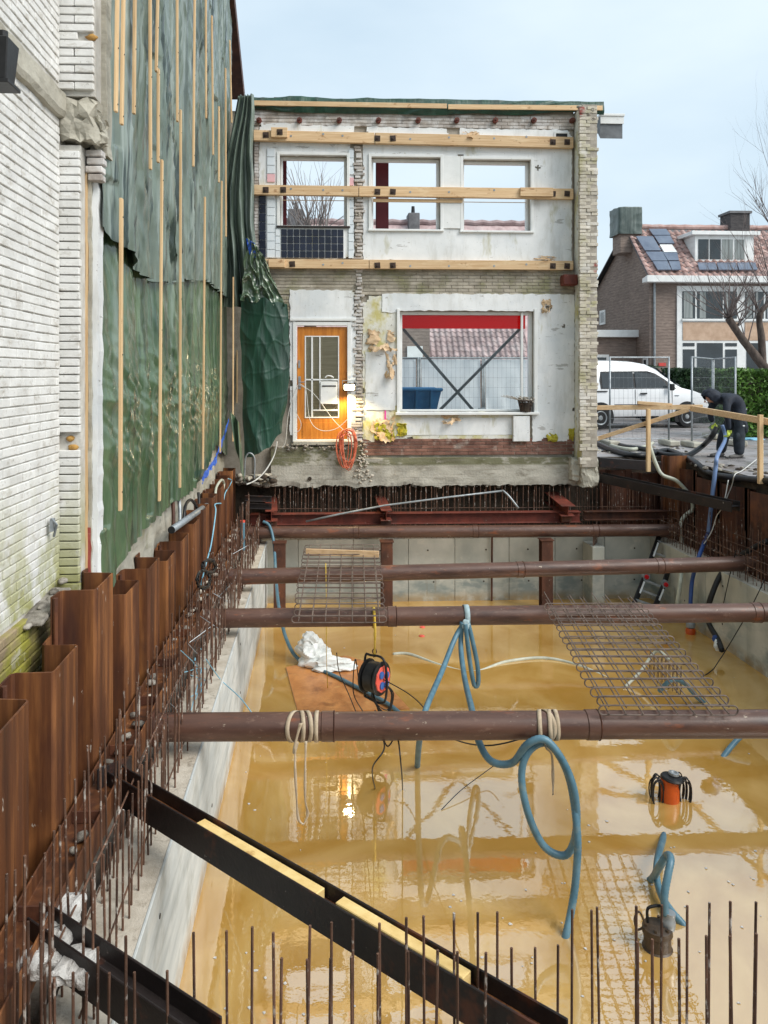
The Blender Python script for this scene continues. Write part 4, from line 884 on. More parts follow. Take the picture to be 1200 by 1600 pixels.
b = MB(); b.box(fx(453), fx(556), FY - .05, FY - .021, zr(502), zr(498)); b.build('head_trim', white_paint, fa, bevel=.003)
# ---- recess and stubs at the top
b = MB(); b.box(fx(868), fx(886), FY - .016, FY - .0125, zr(217), zr(206)); b.build('vent_hole', black_rub, fa)
b = box4(fx(865), fx(889), zr(219), zr(203), FY - .03, FY - .0165, fx(868), fx(886), zr(217), zr(206)); b.build('vent_frame', white_paint, fa, bevel=.002)
for px in (405, 468, 530, 591, 653, 713, 773, 833, 893):
    t_ = MB(); q = AY(px, 189.5, FY); t_.lathe([(.045, -.10), (.05, -.09), (.05, .05)], q, (0, 1, 0), 8); st = t_.build('anchor_end', red_steel, fa, angle=30)
    t_ = MB(); t_.lathe([(.02, -.13), (.02, -.1)], q, (0, 1, 0), 8); t_.build('anchor_bolt', dark_rust, st)
# flue slot, brackets
b = MB(); b.obox(AY(889, 438, 14.75), (.28, .22, .2)); b.build('steel_shoe', red_steel, fa, bevel=.02)

# ------------------------------------------------------------------ stub of the removed side wall
sx0, sx1 = AY(904.5, 585, 14.48).x, AY(933, 585, 14.48).x
ss = thing('stub_wall', (fx(915), 14.75, -.4), 'cream brick stub of a removed wall at the end of the facade', 'wall')
b = MB(); b.box(fx(898), sx1 - .012, 14.452, FY + .3, -.1, zr(172)); b.build('stub_core', mortar, ss)
sx0, sx1 = AY(904.5, 585, 14.48).x, AY(933, 585, 14.48).x
it = []; k = 0; z = -.02
while z < zr(174):
    w = sx1 - sx0; a = J(.02); spl = w*(.62 if k % 2 else .40)
    if z < .4 and random.random() < .35: z += .0625; k += 1; continue
    it += [((sx0 + spl/2 - .005, 14.485 + J(.006), z), spl - .008, .056), ((sx0 + spl + (w-spl)/2 + a/2, 14.49 + J(.012) + (.05 if k % 3 == 0 else 0), z), w - spl - .008 + a, .056)]
    z += .0625; k += 1
lay(ss, it, stub_brick, 240, .09, 0, jit=2.0)
b = slab(frange(14.46, FY, .05), frange(-.1, zr(175), .06), lambda i, j: random.random() > .02, fx(897.5), fx(898.6), jit=.012, plane='yz'); b.build('side_plaster', yplaster, ss)
rock('concrete_foot', (AY(919, 735, 14.6).x, 14.66, -.20), (.32, .34, .56), conc_old, ss, 4, 7, .035)
rock('concrete_foot', (AY(900, 725, 14.6).x, 14.72, -.16), (.16, .24, .42), conc_old, ss, 14, 6, .03)
for k in range(8): lump('mortar_blob', (sx0 + random.random()*.3, 14.48, zr(175 + k*3)), (.05, .05, .03), mortar, ss, k*2, 2, .4)

# ------------------------------------------------------------------ timber walers bolted to the facade
def timber(pxa, ya0, ya1, pxb, yb0, yb1, dep, label, out=.02):
    A0, A1, B0, B1 = [AY(p_, q_, FY) for p_, q_ in ((pxa, ya0), (pxa, ya1), (pxb, yb0), (pxb, yb1))]
    y1 = FY - out - .0; y0 = y1 - dep
    b = MB(); n = 8; vs = []
    for i in range(n+1):
        s = i/n; T, Bm = A0.lerp(B0, s), A1.lerp(B1, s)
        vs += [(T.x, y0, T.z), (T.x, y1, T.z), (Bm.x, y1, Bm.z), (Bm.x, y0, Bm.z)]
    b.add(vs, [(i*4+j, (i+1)*4+j, (i+1)*4+(j+1) % 4, i*4+(j+1) % 4) for i in range(n) for j in range(4)] + [(0,1,2,3), tuple(range(n*4, n*4+4))])
    t = thing('timber_waler', tuple((A1 + B1)/2), label, 'timber beam', 'timber walers on the facade')
    b.build('beam', pine_x, t, bevel=.004); return t, y0
def plate(t, px, py, y0, s=.105):
    q = AY(px, py, FY); b = MB(); b.obox((q.x, y0 - .006, q.z), (s, .01, s), Matrix.Rotation(R(J(5)), 3, 'Y')); pl = b.build('bolt_plate', bolt_m, t, bevel=.002)
    b = MB(); b.lathe([(.022, -.045), (.022, -.008), (.012, -.05)][0:2], (q.x, y0, q.z), (0, 1, 0), 6); b.build('nut', bolt_m, pl)
def screw(t, px, py, y0):
    q = AY(px, py, FY); b = MB(); b.lathe([(.02, -.005), (.02, .0)], (q.x, y0, q.z), (0, 1, 0), 10); b.build('washer', galv, t)
rows = ((206, 222, 217, 234, 'top'), (291, 306, 297, 313, 'middle'), (406, 420, 409, 423, 'bottom'))
for ri, (a0, a1, b0, b1, nm) in enumerate(rows):
    lx = (397, 397, 411)[ri]; mid = (585, 560, 576)[ri]; s = (mid - lx)/(893 - lx); m0, m1 = a0 + (b0-a0)*s, a1 + (b1-a1)*s
    where = ('above the upper window heads', 'across the upper window openings', 'below the upper window sills')[ri]
    t, y0 = timber(lx, a0, a1, mid - .5, m0, m1, .10, 'pine waler timber %s on the navy-tiled side' % where)
    for px in (lx + 19, lx + 46): plate(t, px, a0 + 8, y0)
    for px in (455, 505, 535): screw(t, px, a0 + 6 + random.random()*4, y0)
    t2, y0 = timber(mid + .5, m0, m1, 893, b0, b1, .10, 'pine waler timber %s on the plain plaster side' % where)
    for px in (589, 613): plate(t2, px, m0 + 9, y0)
    for px in (861, 883): plate(t2, px, b0 + 8, y0)
    for px in (640, 700, 770, 820): screw(t2, px, m0 + 8 + J(2), y0)
    if ri == 0:
        b = MB(); q = AY(437, 211, FY); b.obox((q.x, y0 - .03, q.z), (.3, .06, .18)); t3 = b.build('splice_block', pine_x, t, bevel=.004); plate(t, 438, 211, y0 - .061)
    if ri == 1:
        b = MB(); q = AY(835, 303, FY); b.obox((q.x, y0 - .03, q.z), (.62, .05, .16)); b.build('splice_block', pine_x, t2, bevel=.004)
        b = MB(); A = AY(590, 312, FY); b.box(fx(583), fx(722), y0 + .06, y0 + .1, zr(317), zr(312)); b.build('packer', pine_x, t2, bevel=.003)
    if ri == 2:
        b = MB(); q = AY(433, 413, FY); b.obox((q.x, y0 - .03, q.z), (.3, .055, .15)); b.build('splice_block', pine_x, t, bevel=.004)
for i, (xa, ya, xb, yb_) in enumerate(((397, 157, 698, 162), (700, 163, 941, 165))):
    A0, B0 = AY(xa, ya, FY - .1), AY(xb, yb_, FY - .1); b = MB(); b.bar(A0 - Vector((0, 0, .05)), B0 - Vector((0, 0, .05)), .045, .09)
    tag(b.build('roof_batten', pine_x, bevel=.004), ('roof edge batten clamping the green sheet above the navy-tiled bay', 'roof edge batten clamping the green sheet above the wide plaster bay')[i], 'timber batten')
def rooft(u, v):
    px = 372 + u*571; yb_ = 150 + u*9 + 3*NZ(u*9, 1); y0 = yb_ + 1.0*NZ(u*16, 2); yl = 176 + u*4 + 7*NZ(u*5, 6) - 10*max(0, .12 - u)/.12
    if v < .45: q = AY(px, y0, FY); return (q.x, FY + .3 - .72*v, q.z + .02*NZ(u*14, v*3) - (.02*v))
    s = (v - .45)/.55; q = AY(px, y0 + (yl - y0)*s, FY - .05)
    return (q.x, FY - .04 - .03*ridge(NZ(u*14 + s, s*1.5), 2) - .05*math.sin(s*3.1), q.z)
tag(sheet(rooft, 260, 24).build('roof_sheet', tarp_dk, smooth=True), 'dark green sheet wrapped over the top edge of the facade', 'tarpaulin')
# cornice on the street side
co = thing('cornice', (fx(945), 15.3, 6), 'white roof cornice projecting past the end of the facade', 'cornice')
A, B = AY(932, 186, 15.3), AY(968, 186, 15.3); zc0 = A.z
b = MB(); b.prism([(15.15, zc0 - .42), (15.4, zc0 - .16), (15.8, zc0 - .13), (15.8, zc0), (15.15, zc0)], A.x + .02, B.x, axis='x'); b.build('cornice_soffit', grey_strap, co)
b = MB(); b.box(A.x + .01, B.x + .03, 15.1, 15.85, zc0 + .003, zc0 + .05); b.build('cornice_cap', white_paint, co, bevel=.004)
b = MB(); b.box(A.x + .02, B.x + .015, 15.12, 15.147, zc0 - .14, zc0 + .001); b.build('fascia', white_paint, co)
# steel frame that props the facade from the street side
sf = thing('support_frame', (2, 15.7, 0), 'wine-red steel prop frame with crossed straps behind the windows', 'steel frame')
for pxa, w in ((597, .24), (438, .24)):
    q = AY(pxa, 585, 15.75); b = MB(); b.sweep(IW(.22, w, .014, .012), (q.x, 15.75, 0), (q.x, 15.75, 7.0), (0, 1, 0)); b.build('column', wine, sf)
q0, q1 = AY(628, 493, 15.55), AY(823, 513, 15.55); b = MB(); b.box(OP['big'][0] + .06, OP['big'][1] - .12, FY + .17, FY + .173, AY(700, 513.5, FY + .17).z, OP['big'][3] - .062); b.build('red_film_strip', red_film, wd)
for a_, c_ in (((622, 505), (740, 642)), ((818, 508), (686, 642))):
    b = MB(); b.bar(AY(*a_, 15.6), AY(*c_, 15.6), .05, .07, (0, 1, 0)); b.build('brace_strap', grey_strap, sf)
# ------------------------------------------------------------------ lamp by the door (lit)
em = bpy.data.materials.new('lamp_glow'); em.use_nodes = True; e_ = em.node_tree.nodes['Principled BSDF']; e_.inputs['Emission Color'].default_value = (1, .82, .5, 1); e_.inputs['Emission Strength'].default_value = 14
lp = thing('work_lamp', tuple(AY(546, 612, 14.78)), 'lit work lamp hung on the white door frame', 'lamp')
q = AY(546, 605, 14.76); b = MB(); b.obox(q + Vector((0, .05, 0)), (.24, .05, .15)); b.build('housing', black_rub, lp, bevel=.012)
b = MB(); b.obox(q, (.19, .03, .10)); b.build('lens', em, lp, bevel=.01)
b = MB(); b.tube([q + Vector((-.12, .04, .0)), q + Vector((-.13, .06, .12)), q + Vector((.13, .06, .12)), q + Vector((.12, .04, 0))], .008, 6); b.build('bracket', galv, lp)
ld = bpy.data.lights.new('lamp_light', 'SPOT'); lo = bpy.data.objects.new('lamp_light', ld); COL.objects.link(lo); ld.energy = 30; ld.color = (1, .76, .38); ld.shadow_soft_size = .06; ld.spot_size = R(150); ld.spot_blend = .4
lo.location = q + Vector((0, -.09, -.06)); lo.rotation_euler = (R(-16), 0, 0); adopt(lo, lp); 
# cables at the door
cc = thing('cable_coil', tuple(AY(541, 725, 14.7)), 'coil of orange cable hanging below the work lamp', 'cable coil')
for k in range(9):
    cx_, cy_ = 541 + J(4), 697 + J(5); rx_, ry_ = 11 + J(4), 26 + J(5)
    b = MB(); b.tube([AY(cx_ + rx_*math.cos(a*math.pi/12), cy_ + ry_*math.sin(a*math.pi/12) - 4*math.cos(a*math.pi/6), 14.68 + .04*math.sin(a*.7 + k)) for a in range(24)], .009, 6, closed=True); b.build('loop', cable_o, cc, smooth=True)
def line(name, pts, r, mtl, label, cat, k=8, n=8, smooth=True):
    b = MB(); b.tube(spline(pts, k), r, n); return tag(b.build(name, mtl, smooth=smooth), label, cat)
line('cable', [AY(*q_, 14.74) for q_ in ((466, 601), (490, 615), (520, 655), (540, 675))], .006, cable_w, 'pale cable running from the door handle to the orange coil', 'cable')
line('cable', [AY(*q_, 14.72) for q_ in ((468, 600), (478, 610), (484, 655), (500, 672), (525, 670), (546, 652))], .006, cable_w, 'pale cable sagging across the lower half of the orange door', 'cable')
line('cable', [AY(*q_, 14.72) for q_ in ((465, 602), (458, 620), (450, 650), (446, 690), (440, 700))], .007, cable_w, 'pale cable hanging along the hinge side of the door frame', 'cable')
line('cable', [AY(*q_, 14.73) for q_ in ((465, 605), (462, 640), (470, 660), (468, 672), (460, 676))], .005, cable_w, 'thin looped cable hanging from the door handle', 'cable')
# basket on the sill
bk = thing('flower_basket', tuple(AY(822, 643, 14.86)), 'small dark wicker basket of dry flowers on the big window sill', 'basket')
q = AY(821, 644, 14.84); b = MB()
for k in range(14):
    a = k*math.pi/7; b.tube([q + Vector((.09*math.cos(a), .06*math.sin(a), .0)), q + Vector((.14*math.cos(a), .085*math.sin(a), .22))], .008, 5)
for z, r_ in ((.02, 1.0), (.08, 1.12), (.15, 1.32), (.215, 1.56)):
    b.tube([q + Vector((.09*r_*math.cos(a*math.pi/8), .06*r_*math.sin(a*math.pi/8), z)) for a in range(16)], .012, 6, closed=True)
b.build('wicker', bolt_m, bk)
b = MB(); b.lathe([(.075, .01), (.105, .18)], q, (0, 0, 1), 12); b.build('liner', soil, bk)
dry = mat('dry_flowers', [(.3, (120, 112, 100)), (.7, (196, 190, 180))], (30, 30, 30), bump=.5)
b = MB()
for k in range(40):
    c = q + Vector((J(.14), J(.08), .24 + J(.04))); b.obox(c, (.03, .03, .02), Matrix.Rotation(random.random()*3, 3, 'X'))
for k in range(8): b.tube([q + Vector((J(.05), J(.04), .2)), q + Vector((-.12 - .05*k, J(.03), .3 + J(.02)))], .005, 4)
stuff(b.build('flowers', dry, bk))
# ------------------------------------------------------------------ rebar cages resting on the struts
cage_m = mat('grey_rust_wire', [(.3, (78, 66, 60)), (.7, (128, 112, 102))], (9, 9, 9), rough=.6, bump=.2, rand=.15)
def cage(A0, A1, B0, B1, ns, nl, h, tail0, tail1, label, loc):
    """A0,A1 = left/right at the near end, B0,B1 = left/right at the far end"""
    t = thing('rebar_cage', loc, label, 'rebar cage')
    for i in range(ns):
        s = i/(ns-1); L_, R_ = A0.lerp(B0, s), A1.lerp(B1, s); u = (R_ - L_).normalized(); w = (R_-L_).length; pts = []
        r_ = h/2; dz = J(.006)
        L_ = L_ + Vector((J(.012), J(.012), dz)); R_ = R_ + Vector((J(.012), J(.012), dz))
        for k in range(7): a = math.pi/2 + math.pi*k/6; pts.append(L_ + u*(r_ + r_*math.cos(a)) + Vector((0, 0, r_ + r_*math.sin(a))))
        for k in range(7): a = -math.pi/2 + math.pi*k/6; pts.append(R_ + u*(-r_ + r_*math.cos(a)) + Vector((0, 0, r_ + r_*math.sin(a))))
        b = MB(); b.tube(pts, .0062, 6, closed=True); b.build('stirrup', cage_m, t)
    for lay_ in (0, 1):
        for i in range(nl):
            s = (i + .5*lay_*0 + .5)/nl; P, Q = A0.lerp(A1, s), B0.lerp(B1, s); d = (Q - P).normalized(); z = Vector((0, 0, h - .011 if lay_ else .011))
            b = MB(); b.tube([P - d*(tail0*random.random()) + z, (P+Q)/2 + z + Vector((J(.008), 0, J(.006))), Q + d*(tail1*(.4 + .6*random.random())) + z], .0062, 6); b.build('long_bar', cage_m, t)
    return t
zt = PZ + RP + .012
cage(AZ(456, 972, zt), AZ(603, 972, zt), AZ(476, 858, zt), AZ(592, 858, zt), 17, 7, .07, .02, .06, 'narrow rebar cage with a plank at its end bridging two strut pipes', (.3, 10.5, zt))
cage(AZ(938, 1117, zt), AZ(1152, 1117, zt), AZ(852, 954, zt), AZ(1006, 954, zt), 16, 8, .075, .02, .55, 'wide slanted rebar cage with long tails bridging the two nearest strut pipes', (3, 8, zt))
q0, q1 = AZ(478, 862, zt + .08), AZ(592, 866, zt + .08); b = MB(); b.bar(q0, q1, .03, .09); tag(b.build('plank', pine_x, bevel=.003), 'short pale plank standing on edge on the end of the narrow rebar cage', 'plank')
# small stirrup stack standing in the water, seen through the wide cage
t = thing('rebar_bundle', tuple(AZ(1045, 1085, WZ)), 'small bundle of thin bent rebar standing in the water under the wide cage', 'rebar')
for k in range(9):
    q = AZ(1015 + k*6, 1062 + 3*k, WZ); b = MB(); b.tube(spline([q + Vector((0, 0, -.3)), q + Vector((0, 0, .28)), q + Vector((.03, .05, .33)), q + Vector((.06, .1, .28)), q + Vector((.06, .1, -.3))], 4), .005, 5); b.build('hairpin', rebar_m, t)

# ------------------------------------------------------------------ hoses
def hose(pts, r, mtl, label, k=10, ribs=True, name='hose', cat='hose'):
    P = spline(pts, k); out = []; rr = []
    if ribs:                                          # ribbed wall: alternate radii at even spacing
        acc = [0]
        for a_, c_ in zip(P, P[1:]): acc.append(acc[-1] + (c_ - a_).length)
        n = max(8, int(acc[-1]/(r*.42))); j = 0
        for i in range(n+1):
            d = acc[-1]*i/n
            while j < len(P)-2 and acc[j+1] < d: j += 1
            s = (d - acc[j])/max(1e-6, acc[j+1]-acc[j]); out.append(P[j].lerp(P[j+1], s)); rr.append(r*(1.0 if i % 2 else .91))
    else: out = P; rr = [r]*len(P)
    b = MB(); b.tube(out, rr, 14); return tag(b.build(name, mtl, smooth=True), label, cat)
Y2, Y1 = AZ(727, 962, PZ).y, AZ(850, 1133, PZ).y
hose([AY(727, 972, Y2 - .12), AY(712, 995, Y2 - .15), AY(690, 1050, Y2 - .6), AY(664, 1112, Y2 - 1.6), AZ(655, 1160, -2.0), AZ(652, 1200, WZ - .05)], .030, hose_m, 'blue ribbed hose slanting down to the water from the sling on the middle strut')
hose([AY(722, 972, Y2 - .12), AY(720, 1010, Y2 - .15), AY(726, 1060, Y2 - .7), AY(738, 1112, Y2 - 2.0), AY(745, 1150, Y1 + .28), AY(766, 1188, Y1 + .05), AY(800, 1192, Y1 - .05), AY(824, 1163, Y1 - .16), AY(852, 1156, Y1 - .19), AY(880, 1190, Y1 - .22), AY(898, 1240, Y1 - .25), AY(900, 1300, Y1 - .25), AY(884, 1336, Y1 - .22), AY(850, 1322, Y1 - .2), AY(825, 1270, Y1 - .2), AY(815, 1210, Y1 - .14), AY(828, 1172, Y1 - .12), AY(858, 1163, Y1 - .13), AY(888, 1212, Y1 - .16), AY(902, 1300, Y1 - .3), AY(900, 1370, Y1 - .35), AY(893, 1420, Y1 - .4), AZ(884, 1463, WZ + .0), AZ(876, 1490, WZ - .12)], .030, hose_m, 'long blue ribbed hose looping round below the nearest strut pipe')
hose([AY(731, 972, Y2 - .12), AY(738, 1000, Y2 - .14), AY(746, 1040, Y2 - .14), AY(747, 1068, Y2 - .14), AY(741, 1070, Y2 - .14), AY(735, 1040, Y2 - .15), AY(730, 1000, Y2 - .16), AY(727, 975, Y2 - .15)], .027, hose_m, 'tight blue hose loop hanging from the middle strut')
sl = thing('hose_sling', tuple(AY(728, 960, Y2)), 'pale blue cloth sling holding the blue hoses on the middle strut', 'sling')
def wrap(t, c, d, r, w, mtl, name='wrap', tilt=0):
    d = Vector(d).normalized(); u = d.orthogonal().normalized(); v = d.cross(u); b = MB(); n = 26; vs = []
    for k in range(n):
        a = 2*math.pi*k/n; e = (u*math.cos(a) + v*math.sin(a)); o = d*(tilt*math.cos(a + 1.0))
        for rr, ww in ((r, -w/2), (r + .006, -w/2), (r + .006, w/2), (r, w/2)): vs.append(Vector(c) + e*rr + d*ww + o)
    b.add(vs, [(k*4+j, ((k+1) % n)*4+j, ((k+1) % n)*4+(j+1) % 4, k*4+(j+1) % 4) for k in range(n) for j in range(4)]); return b.build(name, mtl, t, smooth=True)
cloth = mat('pale_blue_cloth', [(.3, (140, 162, 168)), (.7, (176, 194, 198))], (12, 12, 12), bump=.4)
c = AY(728, 961, Y2); wrap(sl, c, (1, 0, 0), RP + .004, .06, cloth); lump('knot', AY(728, 976, Y2 - .13), (.05, .03, .06), cloth, sl, 2, 3, .3)
hose([AY(411, 815, 14.2), AY(421, 822, 14.15), AY(428, 850, 14.0), AY(431, 900, 13.4), AY(436, 950, 12.4), AZ(448, 1000, -2.3), AZ(470, 1033, WZ + .03), AZ(520, 1055, WZ + .04), AZ(566, 1078, WZ + .05), AZ(600, 1096, WZ + .05), AZ(622, 1112, WZ + .02), AZ(650, 1140, WZ - .06)], .027, hose_m, 'blue hose falling from the far corner and lying over the floating plywood')
hose([AZ(1030, 1080, WZ + .25), AZ(1050, 1062, WZ + .42), AZ(1070, 1068, WZ + .3), AZ(1088, 1088, WZ + .1), AZ(1105, 1102, WZ - .06)], .03, hose_m, 'short blue hose arching over the bent rebar bundle in the water')
hose([AZ(975, 1075, WZ), AZ(1000, 1050, WZ + .15), AZ(1025, 1018, WZ + .4), AZ(1045, 1030, WZ + .4)], .02, pale_hose, 'pale hose joined to the short blue hose under the wide cage', ribs=False)
line('hose', [AZ(614, 1022, WZ + .005), AZ(640, 1022, WZ + .012), AZ(690, 1040, WZ - .01), AZ(740, 1050, WZ - .02), AZ(790, 1034, WZ + .012), AZ(850, 1028, WZ + .015), AZ(905, 1040, WZ), AZ(950, 1060, WZ - .02)], .022, pale_hose, 'pale yellow hose floating in the water between the struts', 'hose')
hose([AZ(1170, 1140, WZ + .18), AZ(1150, 1158, WZ + .1), AZ(1132, 1180, WZ), AZ(1122, 1196, WZ - .08)], .03, hose_m, 'blue hose end dipping into the water below the wide cage')
# slings on the nearest strut
def tailp(t, pts, w, mtl, name='tail'):
    P = spline(pts, 6); b = MB(); vs = []
    for i, p_ in enumerate(P):
        a = .9*math.sin(i*.35); d = Vector((math.cos(a), math.sin(a)*.6, 0))
        vs += [p_ - d*w/2 + Vector((0, -.003, 0)), p_ + d*w/2 + Vector((0, -.003, 0)), p_ + d*w/2 + Vector((0, .003, 0)), p_ - d*w/2 + Vector((0, .003, 0))]
    n = len(P); b.add(vs, [(i*4+j, (i+1)*4+j, (i+1)*4+(j+1) % 4, i*4+(j+1) % 4) for i in range(n-1) for j in range(4)] + [(0,1,2,3), (n*4-4, n*4-3, n*4-2, n*4-1)]); return b.build(name, mtl, t, smooth=True)
for gi, (pxs, lab) in enumerate((((460, 471, 480, 495), 'dirty white webbing sling with long tails wrapped round the nearest strut'), ((843, 852, 858, 867), 'dirty white webbing sling holding the blue hose loop under the nearest strut'))):
    q = AY(pxs[1], 1135, Y1); s_ = thing('webbing_sling', tuple(q), lab, 'sling')
    for px in pxs:
        P_ = AZ(px, 1135 - .005*(px-280), PZ); yy = p1[0].y + (p1[1].y - p1[0].y)*((P_.x - p1[0].x)/(p1[1].x - p1[0].x))
        wrap(s_, (P_.x, yy, PZ), p1[1] - p1[0], RP + .002 + .002*random.random(), .032, webbing, tilt=J(.05))
    if gi == 0:
        tailp(s_, [AY(463, 1158, Y1 - .12), AY(461, 1190, Y1 - .13), AY(463, 1240, Y1 - .13), AY(466, 1278, Y1 - .13), AY(474, 1288, Y1 - .13)], .022, webbing); tailp(s_, [AY(478, 1158, Y1 - .12), AY(477, 1200, Y1 - .13), AY(477, 1250, Y1 - .13), AY(481, 1272, Y1 - .12), AY(474, 1289, Y1 - .12)], .022, webbing)
        tailp(s_, [AY(470, 1130, Y1 - .125), AY(462, 1160, Y1 - .13), AY(460, 1178, Y1 - .12), AY(464, 1160, Y1 - .12)], .03, webbing)
    else:
        tailp(s_, [AY(850, 1152, Y1 - .12), AY(853, 1168, Y1 - .17), AY(862, 1180, Y1 - .15), AY(864, 1215, Y1 - .14), AY(864, 1242, Y1 - .14)], .022, webbing)

# ------------------------------------------------------------------ cable reel hung from the middle strut
Yr = AZ(590, 965, PZ).y - .02
rl = thing('cable_reel', tuple(AY(588, 1085, Yr)), 'black cable reel with orange and blue socket face hung on a yellow strap', 'cable reel')
rc = AY(578, 1056, Yr); ax = Vector((.80, -.60, 0)); rr_ = .19
b = MB(); b.lathe([(.02, -.05), (rr_*.93, -.05), (rr_, -.04), (rr_, -.025), (.12, -.02), (.12, .14), (rr_, .145), (rr_, .16), (rr_*.9, .17), (.02, .17)], rc, ax, 30); b.build('drum', black_rub, rl, angle=40)
b = MB(); b.lathe([(.14, -.02), (.17, .0), (.17, .12), (.14, .14)], rc, ax, 24); b.build('wound_cable', black_rub, rl, angle=30)
u_ = Vector((.6, .8, 0)); f_ = rc + ax*.172
red_pl = mat('salmon_plastic', [(.3, (214, 84, 70)), (.7, (230, 104, 88))], (9, 9, 9), rough=.35, bump=0); blu_pl = mat('blue_socket', [(.3, (44, 84, 150)), (.7, (60, 104, 174))], (9, 9, 9), rough=.35, bump=0)
b = MB(); b.lathe([(.15, 0), (.145, .012), (.02, .014)], f_, ax, 10); fp = b.build('socket_face', red_pl, rl)
for s_, zz_ in ((-.05, .06), (.06, .03), (-.04, -.06), (.055, -.07)):
    b = MB(); b.lathe([(.042, .012), (.042, .028), (.034, .03)], f_ + u_*s_ + Vector((0, 0, zz_)), ax, 12); b.build('socket', blu_pl, fp, angle=30)
b = MB(); A_ = rc + Vector((0, 0, .24)); b.tube(spline([rc - ax*.07 + Vector((0, 0, -.25)), rc - ax*.08 + Vector((0, 0, .0)), rc - ax*.06 + Vector((0, 0, .22)), A_, rc + ax*.2 + Vector((0, 0, .2)), rc + ax*.2 + Vector((0, 0, -.25)), rc - ax*.07 + Vector((0, 0, -.25))], 6), .014, 8); b.build('carry_frame', black_rub, rl, smooth=True)
for k in range(6):
    b = MB(); o_ = J(.05); b.tube(spline([f_ + u_*.02 + Vector((0, 0, -.05)), f_ + ax*.06 + u_*(.1 + o_) + Vector((0, 0, -.2)), f_ + ax*.03 + u_*o_ + Vector((0, 0, -.36 - .03*k)), f_ - ax*.1 - u_*(.02 + o_) + Vector((0, 0, -.22)), f_ - ax*.12 + Vector((0, 0, -.08))], 6), .006, 6); b.build('cable_loop', black_rub, rl, smooth=True)
top = AZ(590, 955, PZ + RP)
tailp(rl, [Vector((rc.x + .04, Yr, PZ + RP + .006)), Vector((rc.x + .05, Yr - RP - .01, PZ)), Vector((rc.x + .05, Yr - .09, PZ - .25)), Vector((rc.x + .05, Yr - .02, rc.z + .22))], .03, yellow_rope, 'strap'); wrap(rl, (rc.x + .045, AZ(590, 965, PZ).y, PZ), (1, 0, 0), RP + .004, .03, yellow_rope, 'strap_turn')
b = MB(); b.tube([Vector((rc.x + .05 + .022*math.cos(a), Yr - .03, rc.z + .29 + .03*math.sin(a))) for a in [k*math.pi/6 for k in range(12)]], .007, 6, closed=True); b.build('hook', dark_rust, rl, smooth=True)
line('cable', [f_, AY(640, 1085, Yr - .4), AY(668, 1112, Yr - 1.2), AY(700, 1150, Yr - 1.9), AY(760, 1165, Y1 + .2), AY(830, 1150, Y1 + .2)], .006, black_rub, 'thin black cable stretched from the reel to the nearest strut', 'cable')
line('cable', [AY(560, 1060, Yr), AY(555, 1030, Yr), AY(552, 1080, Yr), AY(566, 1110, Yr - .6), AY(600, 1160, Y1), AY(582, 1200, Y1 - .1), AZ(586, 1232, WZ)], .006, black_rub, 'thin black cable looping from the reel down into the water', 'cable')
line('cable', [AY(586, 1110, Y1 + .3), AY(604, 1165, Y1 + .1), AY(620, 1150, Y1 + .1), AY(627, 1200, Y1), AZ(629, 1233, WZ)], .006, black_rub, 'short black cable dropping into the water under the nearest strut', 'cable')
line('cable', [AY(526, 1020, 9.6), AZ(530, 1050, WZ + .3), AZ(545, 1085, WZ + .12), AZ(556, 1112, WZ + .05)], .006, black_rub, 'black cable lying across the floating plywood', 'cable')
line('wire', [AZ(690, 1265, WZ + .005), AZ(720, 1235, WZ + .06), AZ(760, 1205, WZ + .1), AZ(780, 1190, WZ + .2)], .004, black_rub, 'thin dark wire rising from the water near the blue loop', 'wire')
tailp(thing('yellow_rope', tuple(AY(512, 1000, 9.5)), 'slack yellow rope hanging through the narrow cage to the plywood', 'rope'), [AY(509, 880, 10.6), AY(510, 960, 10.2), AY(510, 1020, 10.3), AZ(512, 1075, WZ + .03)], .012, yellow_rope)
# floating plywood and bag
pw = thing('plywood_sheet', tuple(AZ(530, 1070, WZ)), 'orange-brown plywood sheet floating in the water under the bag', 'plywood')
c4 = [AZ(447, 1042, WZ + .02), AZ(466, 1114, WZ + .012), AZ(640, 1107, WZ + .012), AZ(560, 1020, WZ - .004)]
b = MB(); n = 14; vs = []
for i in range(n+1):
    for j in range(n+1):
        p_ = c4[0].lerp(c4[3], i/n).lerp(c4[1].lerp(c4[2], i/n), j/n); vs.append(p_ + Vector((0, 0, .012*math.sin(i/n*3.1)*math.sin(j/n*3) + .004*NZ(p_.x*4, p_.y*4))))
m2 = n+1; top_f = [(i*m2+j, (i+1)*m2+j, (i+1)*m2+j+1, i*m2+j+1) for i in range(n) for j in range(n)]
k0 = len(vs); vs += [v - Vector((0, 0, .018)) for v in vs]; fs = top_f + [tuple(k0 + q for q in f)[::-1] for f in top_f]
rim = [i*m2 for i in range(m2)] + [n*m2 + j for j in range(1, m2)] + [i*m2 + n for i in range(n-1, -1, -1)] + [j for j in range(n-1, 0, -1)]
fs += [(rim[i], rim[(i+1) % len(rim)], k0 + rim[(i+1) % len(rim)], k0 + rim[i]) for i in range(len(rim))]
b.add(vs, fs); b.build('board', plywood_m, pw, angle=40)
